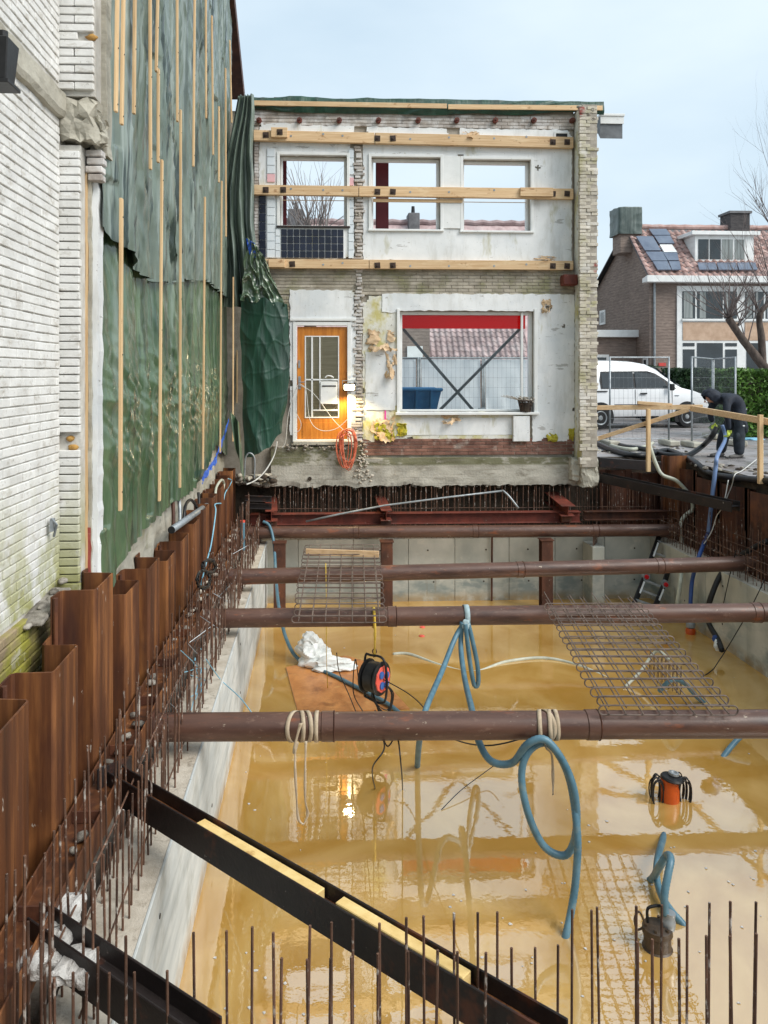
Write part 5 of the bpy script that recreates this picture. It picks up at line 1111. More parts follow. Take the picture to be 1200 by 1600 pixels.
def crumple(name, c, size, seed, mtl, parent):
    bm = bmesh.new(); bmesh.ops.create_icosphere(bm, subdivisions=5, radius=1)
    for v in bm.verts:
        p_ = v.co.copy(); k = .95 + .5*NZ(p_.x*1.3 + seed, p_.y*1.3, p_.z*1.3) + .26*ridge(NZ(p_.x*1.9 + seed, p_.y*1.9, p_.z*1.9), 1.2)
        v.co = Vector((p_.x*size[0]*k, p_.y*size[1]*k, max(-.25, p_.z)*size[2]*k)) + Vector(c)
    me = bpy.data.meshes.new(name); bm.to_mesh(me); bm.free(); me.materials.append(mtl); return put(name, me, parent)
bg_ = thing('plastic_bag', tuple(AZ(505, 1045, WZ + .03)), 'crumpled white plastic bag lying on the floating plywood', 'plastic bag')
crumple('bag_body', AZ(492, 1028, WZ + .08), (.24, .2, .2), 3, poly_w, bg_); crumple('bag_flap', AZ(518, 1040, WZ + .06), (.28, .14, .1), 13, poly_w, bg_); crumple('bag_peak', AZ(483, 1005, WZ + .28), (.12, .09, .12), 23, poly_w, bg_)
# ------------------------------------------------------------------ pumps
op = thing('orange_pump', tuple(AZ(1045, 1252, WZ)), 'orange submersible pump with coiled black cable standing in the water', 'pump')
c = AZ(1046, 1250, WZ); c.z = WZ - .1; H_ = .35
b = MB(); b.lathe([(.085, 0), (.092, .05), (.092, H_*.6), (.084, H_*.66), (.084, H_*.86), (.08, H_*.9)], c, (0, 0, 1), 24); b.build('motor_housing', orange_m, op, angle=40)
b = MB(); b.lathe([(.10, H_*.86), (.112, H_*.9), (.10, H_*.95), (.05, H_*.98)], c + Vector((-.01, 0, 0)), (.12, 0, 1), 24); b.build('lid', black_rub, op, angle=40)
b = MB(); b.lathe([(.035, H_*.97), (.05, H_*1.0), (.05, H_*1.06), (.03, H_*1.07), (.02, H_*1.02)], c, (.12, 0, 1), 16); b.build('outlet', galv, op, angle=40)
for k in range(16):
    sg = -1 if k % 2 else 1; cc_ = c + Vector((sg*(.125 + J(.025)), J(.06), H_*.52)); r1, r2 = .035 + random.random()*.035, .13 + random.random()*.04; tw = J(.6)
    b = MB(); b.tube([cc_ + Vector((r1*math.cos(a)*math.cos(tw), r1*math.cos(a)*math.sin(tw), r2*math.sin(a) + .01*math.cos(2*a))) for a in [j*math.pi/10 for j in range(20)]], .0065, 6, closed=True); b.build('cable_loop', black_rub, op, smooth=True)
dp = thing('dark_pump', tuple(AZ(1026, 1485, WZ)), 'mud-covered dark pump with a handle standing in the water', 'pump')
c = AZ(1027, 1480, WZ); c.z = WZ - .1
b = MB(); b.lathe([(.10, 0), (.108, .03), (.108, .10), (.096, .11), (.096, .2), (.108, .21), (.105, .25), (.07, .27)], c, (0, 0, 1), 24); b.build('motor_housing', pump_m, dp, angle=40)
for k in range(6):
    a = k*math.pi/3; b = MB(); b.lathe([(.012, .25), (.012, .275)], c + Vector((.085*math.cos(a), .085*math.sin(a), 0)), (0, 0, 1), 6); b.build('bolt', pump_m, dp)
b = MB(); b.tube(spline([c + Vector((-.06, .02, .25)), c + Vector((-.065, .02, .36)), c + Vector((-.02, .02, .385)), c + Vector((.04, .02, .385))], 5), .011, 8); b.build('handle', black_rub, dp, smooth=True)
b = MB(); b.lathe([(.045, .24), (.05, .26), (.05, .3), (.042, .31), (.042, .36)], c + Vector((.05, -.01, 0)), (.1, 0, 1), 16); b.build('outlet', galv, dp, angle=40)
b = MB(); b.tube(spline([c + Vector((-.08, 0, .24)), c + Vector((-.13, 0, .36)), c + Vector((-.16, .02, .3)), c + Vector((-.14, .02, .22)), c + Vector((-.1, 0, .25))], 5), .008, 6); b.build('cable', pump_m, dp, smooth=True)
hose([c + Vector((.055, -.01, .34)), AY(1038, 1400, c.y), AY(1044, 1365, c.y + .05), AY(1048, 1342, c.y + .12), AY(1042, 1337, c.y + .22), AY(1030, 1355, c.y + .3), AZ(1018, 1374, WZ + .02), AZ(1000, 1382, WZ - .08)], .029, hose_m, 'blue ribbed hose rising from the mud-covered pump and curling over')
hose([AZ(1042, 1290, WZ - .1), AZ(1036, 1310, WZ), AZ(1028, 1340, WZ + .12), AZ(1026, 1370, WZ + .08), AZ(1034, 1400, WZ + .06), AZ(1050, 1425, WZ + .05), AZ(1066, 1443, WZ), AZ(1085, 1470, WZ - .1)], .029, hose_m, 'blue hose arching out of the water behind the mud-covered pump')
for i, (px, py) in enumerate(((660, 980), (659, 994))): tag(lump('float', AZ(px, py, WZ), (.05, .05, .02), red_pl, None, i, 2, .1), 'small salmon-red float bobbing behind the middle strut', 'float', 'red floats')
# second small pump and hoses at the street side
sp = thing('small_pump', tuple(AZ(1079, 988, WZ)), 'small pump with orange base under the deep blue hose', 'pump')
c = AZ(1079, 990, WZ); b = MB(); b.lathe([(.07, -.05), (.08, .06), (.06, .09)], c, (0, 0, 1), 16); b.build('base', orange_m, sp, angle=40); b = MB(); b.lathe([(.05, .09), (.07, .11), (.07, .17), (.04, .19), (.04, .26)], c, (0, 0, 1), 16); b.build('head', galv, sp, angle=40)
hx = c.x; 
line('hose', [c + Vector((0, 0, .22)), AY(1079, 940, c.y), AY(1082, 905, c.y + .1), AX(1092, 870, 6.0), AX(1106, 835, 6.5)], .034, deepblue, 'deep blue hose rising from the small pump past the far struts', 'hose')
line('hose', [AX(1200, 845, 6.6), AX(1178, 856, 6.5), AX(1152, 872, 6.35), AX(1128, 895, 6.15), AX(1112, 930, 5.95), AX(1106, 955, 5.9), AX(1108, 975, 5.9), AX(1122, 1000, 5.85), AX(1128, 1016, 5.8)], .042, black_rub, 'thick black hose draped over the pit wall into the water', 'hose')
t = thing('hose_strainer', tuple(AX(1128, 1020, 5.8)), 'hose strainer wrapped in white and blue cloth at the water edge', 'strainer'); lump('cloth_wrap', AX(1122, 1008, 5.83), (.06, .05, .08), poly_w, t, 5, 3, .4); lump('cloth_wrap', AX(1118, 998, 5.83), (.05, .05, .05), deepblue, t, 15, 3, .4)
line('hose', [AY(1014, 690, 14.3), AY(1018, 705, 14.2), AY(1025, 725, 14.15), AY(1035, 742, 14.1), AY(1058, 752, 14.1), AY(1078, 775, 14.1), AY(1082, 795, 14.1), AY(1070, 806, 14.1), AY(1064, 820, 14.05), AY(1065, 860, 13.9), AX(1064, 900, 6.0), AX(1058, 945, 5.9)], .035, pale_hose, 'pale grey-green hose winding down the street corner into the pit', 'hose')
for i, (pts, l) in enumerate((([AX(1195, 905, 6.1), AX(1170, 955, 5.9), AX(1125, 1030, 5.6), AZ(1100, 1056, WZ), AZ(1000, 1110, WZ - .01)], 'thin black cable slanting down past the black hose'), ([AX(1150, 860, 6.1), AX(1140, 900, 6.08), AX(1130, 945, 6.05)], 'thin black cable hanging on the pit wall beside the black hose'))): line('cable', pts, .007, black_rub, l, 'cable')
line('cable', [AX(1138, 750, 6.5), AX(1130, 790, 6.4), AX(1120, 806, 6.35), AX(1112, 830, 6.3), AX(1100, 850, 6.2)], .008, cable_w, 'white cable hanging over the street edge near the blue pipe', 'cable')
# ------------------------------------------------------------------ folding ladder
la = thing('folding_ladder', tuple(AY(985, 945, 13.6)), 'black folding ladder with red hinge buttons leaning on the far strut', 'ladder')
def qa(px, py): return AY(px, py, 14.2 - (py - 838)/107*.9)
S = [(qa(1030, 838), qa(1057, 846)), (qa(1008, 900), qa(1038, 912)), (qa(988, 952), qa(1018, 962))]
for i in range(2):
    for k in (0, 1):
        b = MB(); b.bar(S[i][k], S[i+1][k], .09, .03, (0, 1, 0)); b.build('stile', black_rub, la, bevel=.004)
        b = MB(); m_ = S[i][k].lerp(S[i+1][k], .5); b.bar(S[i][k].lerp(m_, .3) + Vector((0, -.05, 0)), m_ + Vector((0, -.05, 0)), .03, .008, (0, 1, 0)); b.build('label_strip', white_paint, la)
    for s in (.12, .42, .72):
        A_, B_ = S[i][0].lerp(S[i+1][0], s), S[i][1].lerp(S[i+1][1], s); b = MB(); b.bar(A_ - (B_-A_).normalized()*.02, B_ + (B_-A_).normalized()*.02, .035, .035); b.build('rung', galv, la, bevel=.003)
for k in (0, 1):
    b = MB(); b.lathe([(.07, -.06), (.07, .02)], S[1][k], (0, 1, 0), 16); h_ = b.build('hinge', galv, la, bevel=.003); b = MB(); b.lathe([(.035, -.09), (.04, -.061)], S[1][k], (0, 1, 0), 12); b.build('red_button', red_gloss, h_)
# ------------------------------------------------------------------ odds and ends along the left
cd_ = thing('conduit', tuple(AX(300, 800, -1.62)), 'grey conduit pipe lying on top of the sheet piles', 'conduit')
b = MB(); b.tube([AX(268, 828, -1.62), AX(340, 778, -1.66)], .04, 14); b.build('tube', galv, cd_, smooth=True); b = MB(); b.lathe([(.041, -.004), (.028, -.006), (.028, .03)], AX(268, 828, -1.62), (AX(340, 778, -1.66) - AX(268, 828, -1.62)), 14); b.build('open_end', black_rub, cd_)
for i, (px, y0, y1) in enumerate(((271, 785, 820), (281, 782, 815), (311, 770, 795))):
    line('pipe_stub', [AX(px, y1, -1.70), AX(px, (y0+y1)/2, -1.71), AX(px - 1, y0, -1.73)], .022, (dark_rust, galv, black_rub)[i], ('rusty pipe stub rising out of the footing beside the conduit', 'grey pipe stub rising out of the footing beside the conduit', 'black pipe stub rising out of the footing beyond the bent pipe')[i], 'pipe')
line('pipe_stub', [AX(287, 812, -1.66), AX(290, 790, -1.66), AX(298, 781, -1.66), (AX(306, 790, -1.68)), AX(308, 797, -1.72)], .02, black_rub, 'bent black pipe arching over the conduit', 'pipe')
line('pipe_stub', [AX(336, 780, -1.62), AX(338, 762, -1.62), AX(346, 750, -1.6), AX(350, 756, -1.6), AX(347, 770, -1.6)], .02, pale_hose, 'tan bent pipe loop standing at the end of the conduit', 'pipe')
line('cable', [AX(356, 748, -1.55), AX(362, 752, -1.55), AX(352, 770, -1.56), AX(348, 785, -1.57), AX(336, 788, -1.5), AX(337, 800, -1.45), AX(330, 850, -1.4), AX(322, 880, -1.35), AX(313, 918, -1.3)], .009, cyan_m, 'pale blue-white cable hanging down over the sheet piles', 'cable')
line('cable', [AY(433, 690, 14.3), AY(428, 712, 14.3), AY(415, 735, 14.2), AY(400, 750, 14.1), AY(385, 757, 14.0)], .012, cable_w, 'grey-white cable sweeping round the rubble in the far corner', 'cable')
line('cable', [AY(382, 745, 14.0), AY(384, 715, 14.0), AY(391, 708, 14.0), AY(398, 718, 14.0), AY(397, 748, 14.0)], .014, galv, 'grey cable arch standing in the far corner', 'cable')
_uh = line('hose', [AY(379, 860, 13.2), AY(379, 815, 13.2)], .04, hose_m, 'upright blue pipe with red cap among the starter bars', 'pipe'); q = AY(379, 815, 13.2); b = MB(); b.lathe([(.043, -.01), (.043, .02)], q, (0, 0, 1), 14); b.build('cap', red_pl, bpy.data.objects[_uh.name])
st = thing('string_tangle', tuple(AX(310, 1070, -1.15)), 'tangle of pale blue string caught in the starter bars', 'string')
for k in range(7):
    b = MB(); b.tube(spline([AX(300 + J(20), 1030 + J(30), -1.15), AX(318 + J(14), 1058 + J(30), -1.12), AX(300 + J(20), 1092 + J(20), -1.12)], 5), .004, 5); b.build('strand', cyan_m, st)
b = MB(); b.tube(spline([AX(322, 1030, -1.05), AX(345, 1062, -.98), AY(375, 1090, 7.4), AY(395, 1116, 7.0)], 6), .005, 5); b.build('strand', cyan_m, st)
for i, (px, py) in enumerate(((318, 905), (327, 885))):
    t = thing('cable_bundle', tuple(AX(px, py, -1.25)), ('loose black cable bundle hung on the starter bars', 'smaller black cable bundle hung above another on the starter bars')[i], 'cable')
    for k in range(6):
        a0 = J(1); b = MB(); b.tube([AX(px + 10*math.cos(a) + J(2), py + (14 - 4*i)*math.sin(a) + J(2), -1.22 + J(.02)) for a in [j*math.pi/7 for j in range(14)]], .011, 6, closed=True); b.build('loop', black_rub, t, smooth=True)
for k in range(40):
    y = random.uniform(4.5, 14); q = (random.uniform(-1.5, -1.36), y, -1.10); o = lump('grout_crumb', q, (random.uniform(.02, .06), random.uniform(.02, .07), random.uniform(.012, .03)), random.choice((rubble_m, rubble_m, conc_top)), wA, k, 1, .4)
# thin steel tube leaning across the bars under the facade
line('steel_tube', [AY(478, 815, 14.25), AY(600, 790, 14.3), AY(785, 767, 14.4)], .018, galv, 'long grey tube leaning across the rebar under the facade', 'tube', k=2)
line('steel_tube', [AY(785, 766, 14.4), AY(795, 775, 14.35), AY(810, 794, 14.3)], .02, galv, 'bent end piece of tube by the rebar under the facade', 'tube', k=3)
rb = thing('debris_heap', tuple(AY(405, 755, 14.5)), 'heap of rubble and twisted scraps in the corner below the deep green sheet', 'rubble')
for k in range(46): lump('rubble_piece', AY(402 + J(28), 750 + J(9), 14.5 + J(.2)), (random.uniform(.03, .1), random.uniform(.03, .1), random.uniform(.02, .06)), random.choice((rubble_m, soil, conc_old)), rb, k, 2, .4)
# scum and flecks drifting on the water
b = MB()
for k in range(170):
    px, py = random.uniform(330, 1190), random.uniform(985, 1590); q = AZ(px, py, WZ + .003)
    if not (PX0 + .1 < q.x < PX1 - .1 and NZ(q.x*.9, q.y*.9, 8) > -.1): continue
    r_ = random.uniform(.004, .016); n = 6; a0 = random.random()*6
    ring = [q + Vector((r_*random.uniform(.5, 1.3)*math.cos(a0 + j*math.pi/3), r_*random.uniform(.5, 1.3)*math.sin(a0 + j*math.pi/3), 0)) for j in range(n)]
    b.add(ring + [v + Vector((0, 0, .003)) for v in ring], [tuple(range(n, 2*n))] + [(j, (j+1) % n, n + (j+1) % n, n + j) for j in range(n)])
sc = b.build('floating_scum', conc_w); stuff(sc); sc['label'] = 'scattered pale flecks of scum drifting on the muddy water'; sc['category'] = 'scum'
# ------------------------------------------------------------------ houses across the street
h_brick = mat('far_grey_brick', [(.3, (112, 98, 90)), (.7, (150, 134, 124))], (3, 3, 22), rough=.85, bump=.4, bscale=(9, 9, 48), bdist=.02, layers=[((170, 154, 142), (6, 6, 18), .56, .7, .5), ((96, 84, 78), .6, .5, .7, .4)], wave=('Z', 2.5, .25))
tan_panel = mat('tan_infill_panel', [(.3, (176, 146, 122)), (.7, (204, 176, 152))], (4, 4, 4), bump=.3)
tile_m = mat('faded_red_roof_tile', [(.3, (138, 108, 102)), (.7, (178, 146, 137))], (4, 4, 4), rough=.7, bump=.3, rand=.25, layers=[((190, 178, 174), 3, .48, .64, .35)])
tile_d = mat('weathered_roof_tile', [(.3, (140, 118, 118)), (.7, (186, 164, 162))], (4, 4, 4), rough=.7, bump=.3, rand=.25, layers=[((186, 180, 178), 2, .5, .66, .3)])
solar = mat('blue_grey_solar_glass', [(.3, (86, 96, 114)), (.7, (112, 122, 138))], (2, 2, 2), rough=.08, bump=0, spec=.8)
curtain_m = mat('grey_curtain', [(.3, (96, 104, 104)), (.7, (176, 182, 180))], (10, 1, .3), rough=.8, bump=.2)
lead = mat('grey_lead', [(.3, (84, 84, 86)), (.7, (118, 118, 120))], (4, 4, 4), bump=.3)
def plane_hit(px, py, P0, n): d = ray(px, py); n = Vector(n); return EY + d * ((Vector(P0) - EY).dot(n) / d.dot(n))
def tile_proto(name, mtl, w, l):
    b = MB(); n = 6; vs = []
    for j in (0, 1):
        for k in (0, 1):
            for i in range(n+1):
                s = i/n; vs.append((s*w*1.04, j*l*1.08, (.035*math.sin(s*2*math.pi) + .02) - (.028*j) - .014*k))
    m_ = n+1; b.add(vs, [(i, i+1, 2*m_+i+1, 2*m_+i) for i in range(n)] + [(m_+i, 3*m_+i, 3*m_+i+1, m_+i+1) for i in range(n)] + [(i, m_+i, m_+i+1, i+1) for i in range(n)])
    return b.mesh(name, mtl, smooth=False)
def tile_roof(parent, O, U, V, w, l, mtl, keep=None, cap=300):
    O, U, V = Vector(O), Vector(U), Vector(V); nu, nv = int(U.length/w), int(V.length/l); u, v = U.normalized(), V.normalized(); nn = u.cross(v)
    rot = Matrix((u, v, nn)).transposed().to_quaternion(); me = tile_proto('roof_tile', mtl, w, l); c = 0
    for j in range(nv):
        for i in range(nu):
            p_ = O + u*(i*w) + v*(j*l) + nn*.03
            if keep and not keep(p_ + u*w/2 + v*l/2): continue
            if c >= cap: return
            o = put('roof_tile', me, parent); o.location = p_; o.rotation_mode = 'QUATERNION'; o.rotation_quaternion = rot; c += 1
HY = 32.0
hx_ = lambda px: AY(px, 585, HY).x
hz_ = lambda py: AY(1100, py, HY).z
XG = hx_(1015); EZ = hz_(432)
hs = thing('terraced_house', (XG + 3, HY, 0), 'grey-brown brick end house with red tiled roof, solar panels and white dormer', 'house')
ap = AX(981, 362, XG); re_ = AX(931, 455, XG); XE = XG + 9
b = MB(); b.prism([(HY, 0), (HY, EZ), (ap.y, ap.z), (re_.y, EZ), (re_.y, 0)], XG, XE, axis='x'); b.build('house_wall', h_brick, hs)
ov = .12
sl_ = Vector((0, ap.y - HY, ap.z - EZ)).normalized()
b = MB(); b.prism([(HY - .35*sl_.y/1, EZ - .35*sl_.z + .06), (ap.y, ap.z + .06), (ap.y, ap.z + .16), (HY - .35*sl_.y, EZ - .35*sl_.z + .16)], XG - ov, XE, axis='x'); rf = b.build('roof', lead, hs)
b = MB(); b.prism([(ap.y + .01, ap.z + .06), (re_.y + .3, EZ - .1), (re_.y + .3, EZ + .02), (ap.y + .01, ap.z + .17)], XG - ov, XE, axis='x'); b.build('rear_roof', lead, hs)
RO = Vector((XG - ov, HY - .3*sl_.y, EZ - .3*sl_.z + .16)); RU = Vector((XE - XG + ov, 0, 0)); RV = Vector((0, ap.y - RO.y, ap.z + .16 - RO.z))
rn = RU.normalized().cross(RV.normalized())
tile_roof(rf, RO, RU*.72, RV, .3, .33, tile_m)
b = MB(); b.tube([(XG - ov + i*.3, ap.y, ap.z + .2 + .02*(i % 2)) for i in range(31)], .12, 8); b.build('ridge_tiles', tile_m, rf)
b = MB(); b.prism([(HY - .45, EZ - .28), (HY + .02, EZ - .28), (HY + .02, EZ - .1), (HY - .45, EZ - .02)], XG - .3, XE, axis='x'); b.build('gutter', white_paint, hs, bevel=.01)
b = MB(); b.box(XG - .3, XG + .3, HY - .5, HY - .46, EZ - .28, EZ - .02); b.build('gutter_end', white_paint, hs)
b = MB(); b.tube([(hx_(1021.5), HY - .07, EZ - .25), (hx_(1021.5), HY - .07, 0)], .05, 10); b.build('downpipe', galv, hs)
b = MB(); b.bar((XG - .13, ap.y - .05, ap.z + .0), (XG - .13, re_.y + .3, EZ - .12), .06, .22, (1, 0, 0)); b.build('verge_board', black_rub, hs)
b = MB(); b.box(XG - .5, XG + .3, re_.y - .1, re_.y + .5, EZ - .45, EZ - .2); b.build('rear_gutter', white_paint, hs)
# chimneys
def chim(pxa, pya, pxb, pyb, Y, mtl, label, wrapm=None):
    A, B = AY(pxa, pya, Y), AY(pxb, pyb, Y); b = MB(); b.box(A.x, B.x, Y, Y + .9, B.z - .8, A.z)
    o = b.build('chimney', mtl, rf, bevel=.02); o['label'] = label
    c_ = MB(); c_.box(A.x - .06, B.x + .06, Y - .06, Y + .96, A.z, A.z + .1); c_.build('chimney_cap', lead, o); return A, B
A, B = chim(969, 330, 999, 366, ap.y - .5, h_brick, 'chimney wrapped in green plastic')
def cw(u, v):
    a = u*2*math.pi; k = 1 + .04*NZ(u*9, v*3) + .03*ridge(NZ(u*6, v*3), 1.5); x, y = math.cos(a), math.sin(a); m_ = max(abs(x), abs(y)); x, y = x/m_*.52*k, y/m_*.55*k
    top = 1 - max(0, v - .9)/.1
    return ((A.x + B.x)/2 + x*top, ap.y - .05 + y*top, B.z + (A.z - B.z + .2)*min(v, .92)/.92 + .05*NZ(u*9, 3)*(v > .85))
sheet(cw, 60, 30).build('plastic_wrap', tarp_wrap, rf, smooth=True)
chim(1141, 333, 1172, 364, ap.y - .3, mat('black_chimney_brick', [(.3, (44, 42, 44)), (.7, (78, 74, 74))], (5, 5, 14), bump=.5), 'dark brick chimney')
# solar panels and roof light laid on the slope
def onroof(poly, name, mtl, lift, th):
    P = [plane_hit(px, py, RO + rn*lift, rn) for px, py in poly]; b = MB(); n = len(P); v = P + [p_ - rn*th for p_ in P]
    b.add(v, [tuple(range(n)), tuple(range(n, 2*n))[::-1]] + [(i, (i+1) % n, n+(i+1) % n, n+i) for i in range(n)]); return b.build(name, mtl, rf)
for k, poly in enumerate((((994, 369), (1020, 369), (1033, 391), (1008, 391)), ((1014, 357.5), (1041, 357.5), (1048, 367), (1021, 367)), ((1022, 368), (1047, 368), (1054, 380), (1030, 380)), ((1009, 393), (1035, 393), (1043, 407), (1019, 407)), ((1036, 394), (1058, 394), (1061, 406.5), (1044, 406.5)), ((1020, 408), (1043, 408), (1049, 421), (1028, 421)), ((1045, 408), (1062, 408), (1064, 421), (1050, 421)), ((1090, 410), (1118, 410), (1121, 421), (1093, 421)), ((1120, 410), (1150, 410), (1153, 421), (1123, 421)), ((1152, 410), (1180, 410), (1184, 421), (1155, 421)))):
    o = onroof(poly, 'solar_panel', solar, .16, .05)
onroof(((1031, 382), (1050, 382), (1058, 393.5), (1038, 393.5)), 'roof_light', white_paint, .18, .06)
# dormer
DY = HY + .55; dx0, dx1 = AY(1086, 585, DY).x, AY(1178, 585, DY).x; dz0, dz1 = AY(1120, 409, DY).z, AY(1120, 364, DY).z
b = MB(); b.box(dx0, dx1, DY, DY + 3, dz0, dz1 - .1); dm = b.build('dormer', white_paint, rf, bevel=.01)
b = MB(); b.box(dx0 - .2, dx1 + .2, DY - .15, DY + 3, dz1 - .098, dz1 + .06); b.build('dormer_roof', white_paint, rf, bevel=.01)
for (a_, c_) in ((1091, 1107), (1109, 1126), (1128, 1145), (1148, 1163)):
    b = MB(); b.box(AY(a_, 585, DY).x, AY(c_, 585, DY).x, DY - .02, DY - .004, AY(1120, 405, DY).z, AY(1120, 374, DY).z); b.build('dormer_pane', random.choice((curtain_m, glassd, curtain_m)), dm)
for k in range(5):
    b = MB(); z = dz0 + .25*k + .1; b.box(dx0 - .012, dx0 - .001, DY + .05, DY + 2, z, z + .22); b.build('cheek_board', white_paint, dm)
# window bay
def hbox(name, x0, y0, x1, y1, d0, d1, mtl, parent, **k):
    b = MB(); b.box(hx_(x0), hx_(x1), HY - d1, HY - d0, hz_(y1), hz_(y0)); return b.build(name, mtl, parent, **k)
bay = hbox('window_bay', 1057, 447, 1215, 640, .003, .06, white_paint, hs)
for (x0, y0, x1, y1) in ((1065, 455.5, 1085, 498), (1088, 455.5, 1128, 498), (1130, 455.5, 1150, 498), (1163, 455.5, 1176, 498), (1178, 455.5, 1192, 498), (1195, 455.5, 1212, 498)):
    p_ = hbox('pane', x0, y0, x1, y1, .063, .075, glassd, bay)
    hbox('curtain', x0 + (2 if x0 != 1088 else 4), y0 + 1, x0 + (x1-x0)*(.8 if x0 in (1065, 1163) else .34), y1 - 1, .0755, .08, curtain_m, p_)
for (x0, x1) in ((1065.5, 1152), (1162, 1215)): hbox('infill_panel', x0, 503.5, x1, 532, .063, .08, tan_panel, bay)
hbox('sill', 1064, 498.5, 1153, 501.5, .0605, .14, white_paint, bay); hbox('sill', 1161, 498.5, 1215, 501.5, .0605, .14, white_paint, bay)
for (x0, y0, x1, y1) in ((1066, 536, 1084, 541), (1066, 546, 1084, 605), (1088, 536, 1128, 605), (1132, 536, 1150, 541), (1132, 546, 1150, 605), (1165, 536, 1190, 605)): hbox('pane', x0, y0, x1, y1, .063, .08, glassd, bay)
g_ = AX(944, 496, XG)
for (y0, y1, pxa, pxb, nm) in ((484, 508, 946, 938, 'side_window'),):
    P_, Q_ = AX(pxa, y0, XG - .01), AX(pxb, y1, XG - .01); b = MB(); b.box(XG - .05, XG - .002, P_.y, Q_.y, Q_.z, P_.z); w_ = b.build('side_window', white_paint, hs); b = MB(); b.box(XG - .056, XG - .051, P_.y + .12, Q_.y - .12, Q_.z + .1, P_.z - .1); b.build('pane', glassd, w_)
P_ = AX(1012, 571, XG); b = MB(); b.box(XG - .05, XG - .002, AX(1013, 570, XG).y, AX(1006, 570, XG).y, .9, 2.3); w_ = b.build('side_window', white_paint, hs); b = MB(); b.box(XG - .056, XG - .051, AX(1013, 570, XG).y + .1, AX(1006, 570, XG).y - .1, 1.0, 2.2); b.build('pane', glassd, w_)
hbox('wall_sign', 1029, 567, 1040, 572, .002, .03, mat('red_sign', [(.3, (196, 66, 60)), (.7, (206, 80, 74))], bump=0), hs)
# flat-roofed annex at the side
AYY = AX(994, 520, XG).y; ax0, ax1 = AY(905, 585, AYY).x, XG - .003; az1 = AY(960, 518, AYY).z
an = thing('side_annex', (ax0 + 1, AYY, 0), 'low brick annex with white flat-roof fascia beside the end house', 'annex')
b = MB(); b.box(ax0, ax1, AYY, AYY + 3.2, 0, az1 - .25); b.build('annex_wall', h_brick, an)
b = MB(); b.box(ax0 - .2, ax1 - .002, AYY - .3, AYY + 3.3, az1 - .248, az1 + .05); b.build('fascia', white_paint, an, bevel=.01)
b = MB(); q0, q1 = AY(929, 554, AYY), AY(951, 600, AYY); b.box(q0.x, q1.x, AYY - .05, AYY - .003, q1.z, q0.z); w_ = b.build('window', white_paint, an); b = MB(); b.box(q0.x + .1, q1.x - .12, AYY - .06, AYY - .051, q1.z + .1, q0.z - .12); b.build('pane', glassd, w_)
# house seen through the facade's windows
GY = 30.0; gx = lambda px: AY(px, 585, GY).x
ga = thing('roofed_house', (gx(760), GY, 0), 'house with a long weathered tile roof seen through the facade windows', 'house')
e_z = AY(760, 562, GY).z; r_z = AY(640, 352, GY + 5).z
b = MB(); b.prism([(GY, 0), (GY, e_z), (GY + 5, r_z - .1), (GY + 10, e_z), (GY + 10, 0)], gx(430), gx(905), axis='x'); b.build('house_wall', h_brick, ga)
V_ = Vector((0, 5.2, (r_z - e_z)*1.04)); O_ = Vector((gx(426), GY - .2, e_z - .15)); b = MB(); b.prism([(O_.y, O_.z), (GY + 5, r_z), (GY + 5, r_z + .06), (O_.y, O_.z + .06)], gx(426), gx(908), axis='x'); gr = b.build('roof', tile_d, ga)
tile_roof(gr, O_ + Vector((gx(664) - gx(426), 0, .06)), Vector((gx(830) - gx(664), 0, 0)), V_*.45, .22, .25, tile_d)
b = MB(); b.tube([(gx(426) + i*.33, GY + 5, r_z + .1 + .05*(i % 2)) for i in range(35)], .13, 8); b.build('ridge_tiles', tile_d, gr)
b = MB(); b.box(gx(610), gx(668), GY - .6, GY - .01, 0, AY(640, 505, GY - .6).z); bay2 = b.build('front_bay', h_brick, ga)
b = MB(); q0, q1 = AY(636, 541, GY - .6), AY(660, 560, GY - .6); b.box(q0.x, q1.x, GY - .68, GY - .61, q1.z, q0.z); b.build('bay_window', white_paint, bay2)
for (pxa, pya, pxb, pyb, nm) in ((638, 332, 656, 362, 'slim'), (450, 326, 474, 360, 'broad')):
    P_, Q_ = AY(pxa, pya, GY + 4.6), AY(pxb, pyb, GY + 4.6); b = MB(); b.box(P_.x, Q_.x, GY + 4.6, GY + 5.4, Q_.z - .5, P_.z); ch = b.build('chimney', lead, gr, bevel=.03)
    b = MB(); b.lathe([(.09, 0), (.07, .35)], ((P_.x + Q_.x)/2, GY + 5, P_.z), (0, 0, 1), 12); b.build('chimney_pot', black_rub, ch)

# ------------------------------------------------------------------ van
vw = mat('white_van_paint', [(.3, (222, 225, 228)), (.7, (232, 234, 236))], (1, 1, 1), rough=.22, bump=0, spec=.5, coat=.5)
blk = mat('black_plastic_trim', [(.3, (22, 23, 25)), (.7, (36, 37, 39))], (5, 5, 5), rough=.5, bump=.1)
VR, VF = AZ(938, 672, 0), AZ(1073, 669, 0); VR.z = VF.z = 0; vd = (VF - VR).normalized(); vside = Vector((vd.y, -vd.x, 0)); vs_ = (VF - VR).length/2.68
def VP(x, y, z): return VR + (vd*x + vside*(y - .86) + Vector((0, 0, z)))*vs_   # y = +.86 on the near side
vn = thing('parked_van', tuple(VP(1.3, 0, 0)), 'white delivery van parked on the street behind the fence', 'van')
st_ = [(-.86, .5, 1.45), (-.84, .42, 1.66), (-.72, .36, 1.76), (-.2, .34, 1.82), (.5, .34, 1.84), (1.1, .34, 1.82), (1.5, .34, 1.76), (1.85, .34, 1.62), (2.15, .34, 1.42), (2.4, .34, 1.22), (2.55, .34, 1.10), (2.9, .34, 1.03), (3.2, .34, .94), (3.4, .36, .82), (3.5, .4, .66), (3.53, .44, .56)]
secs = []
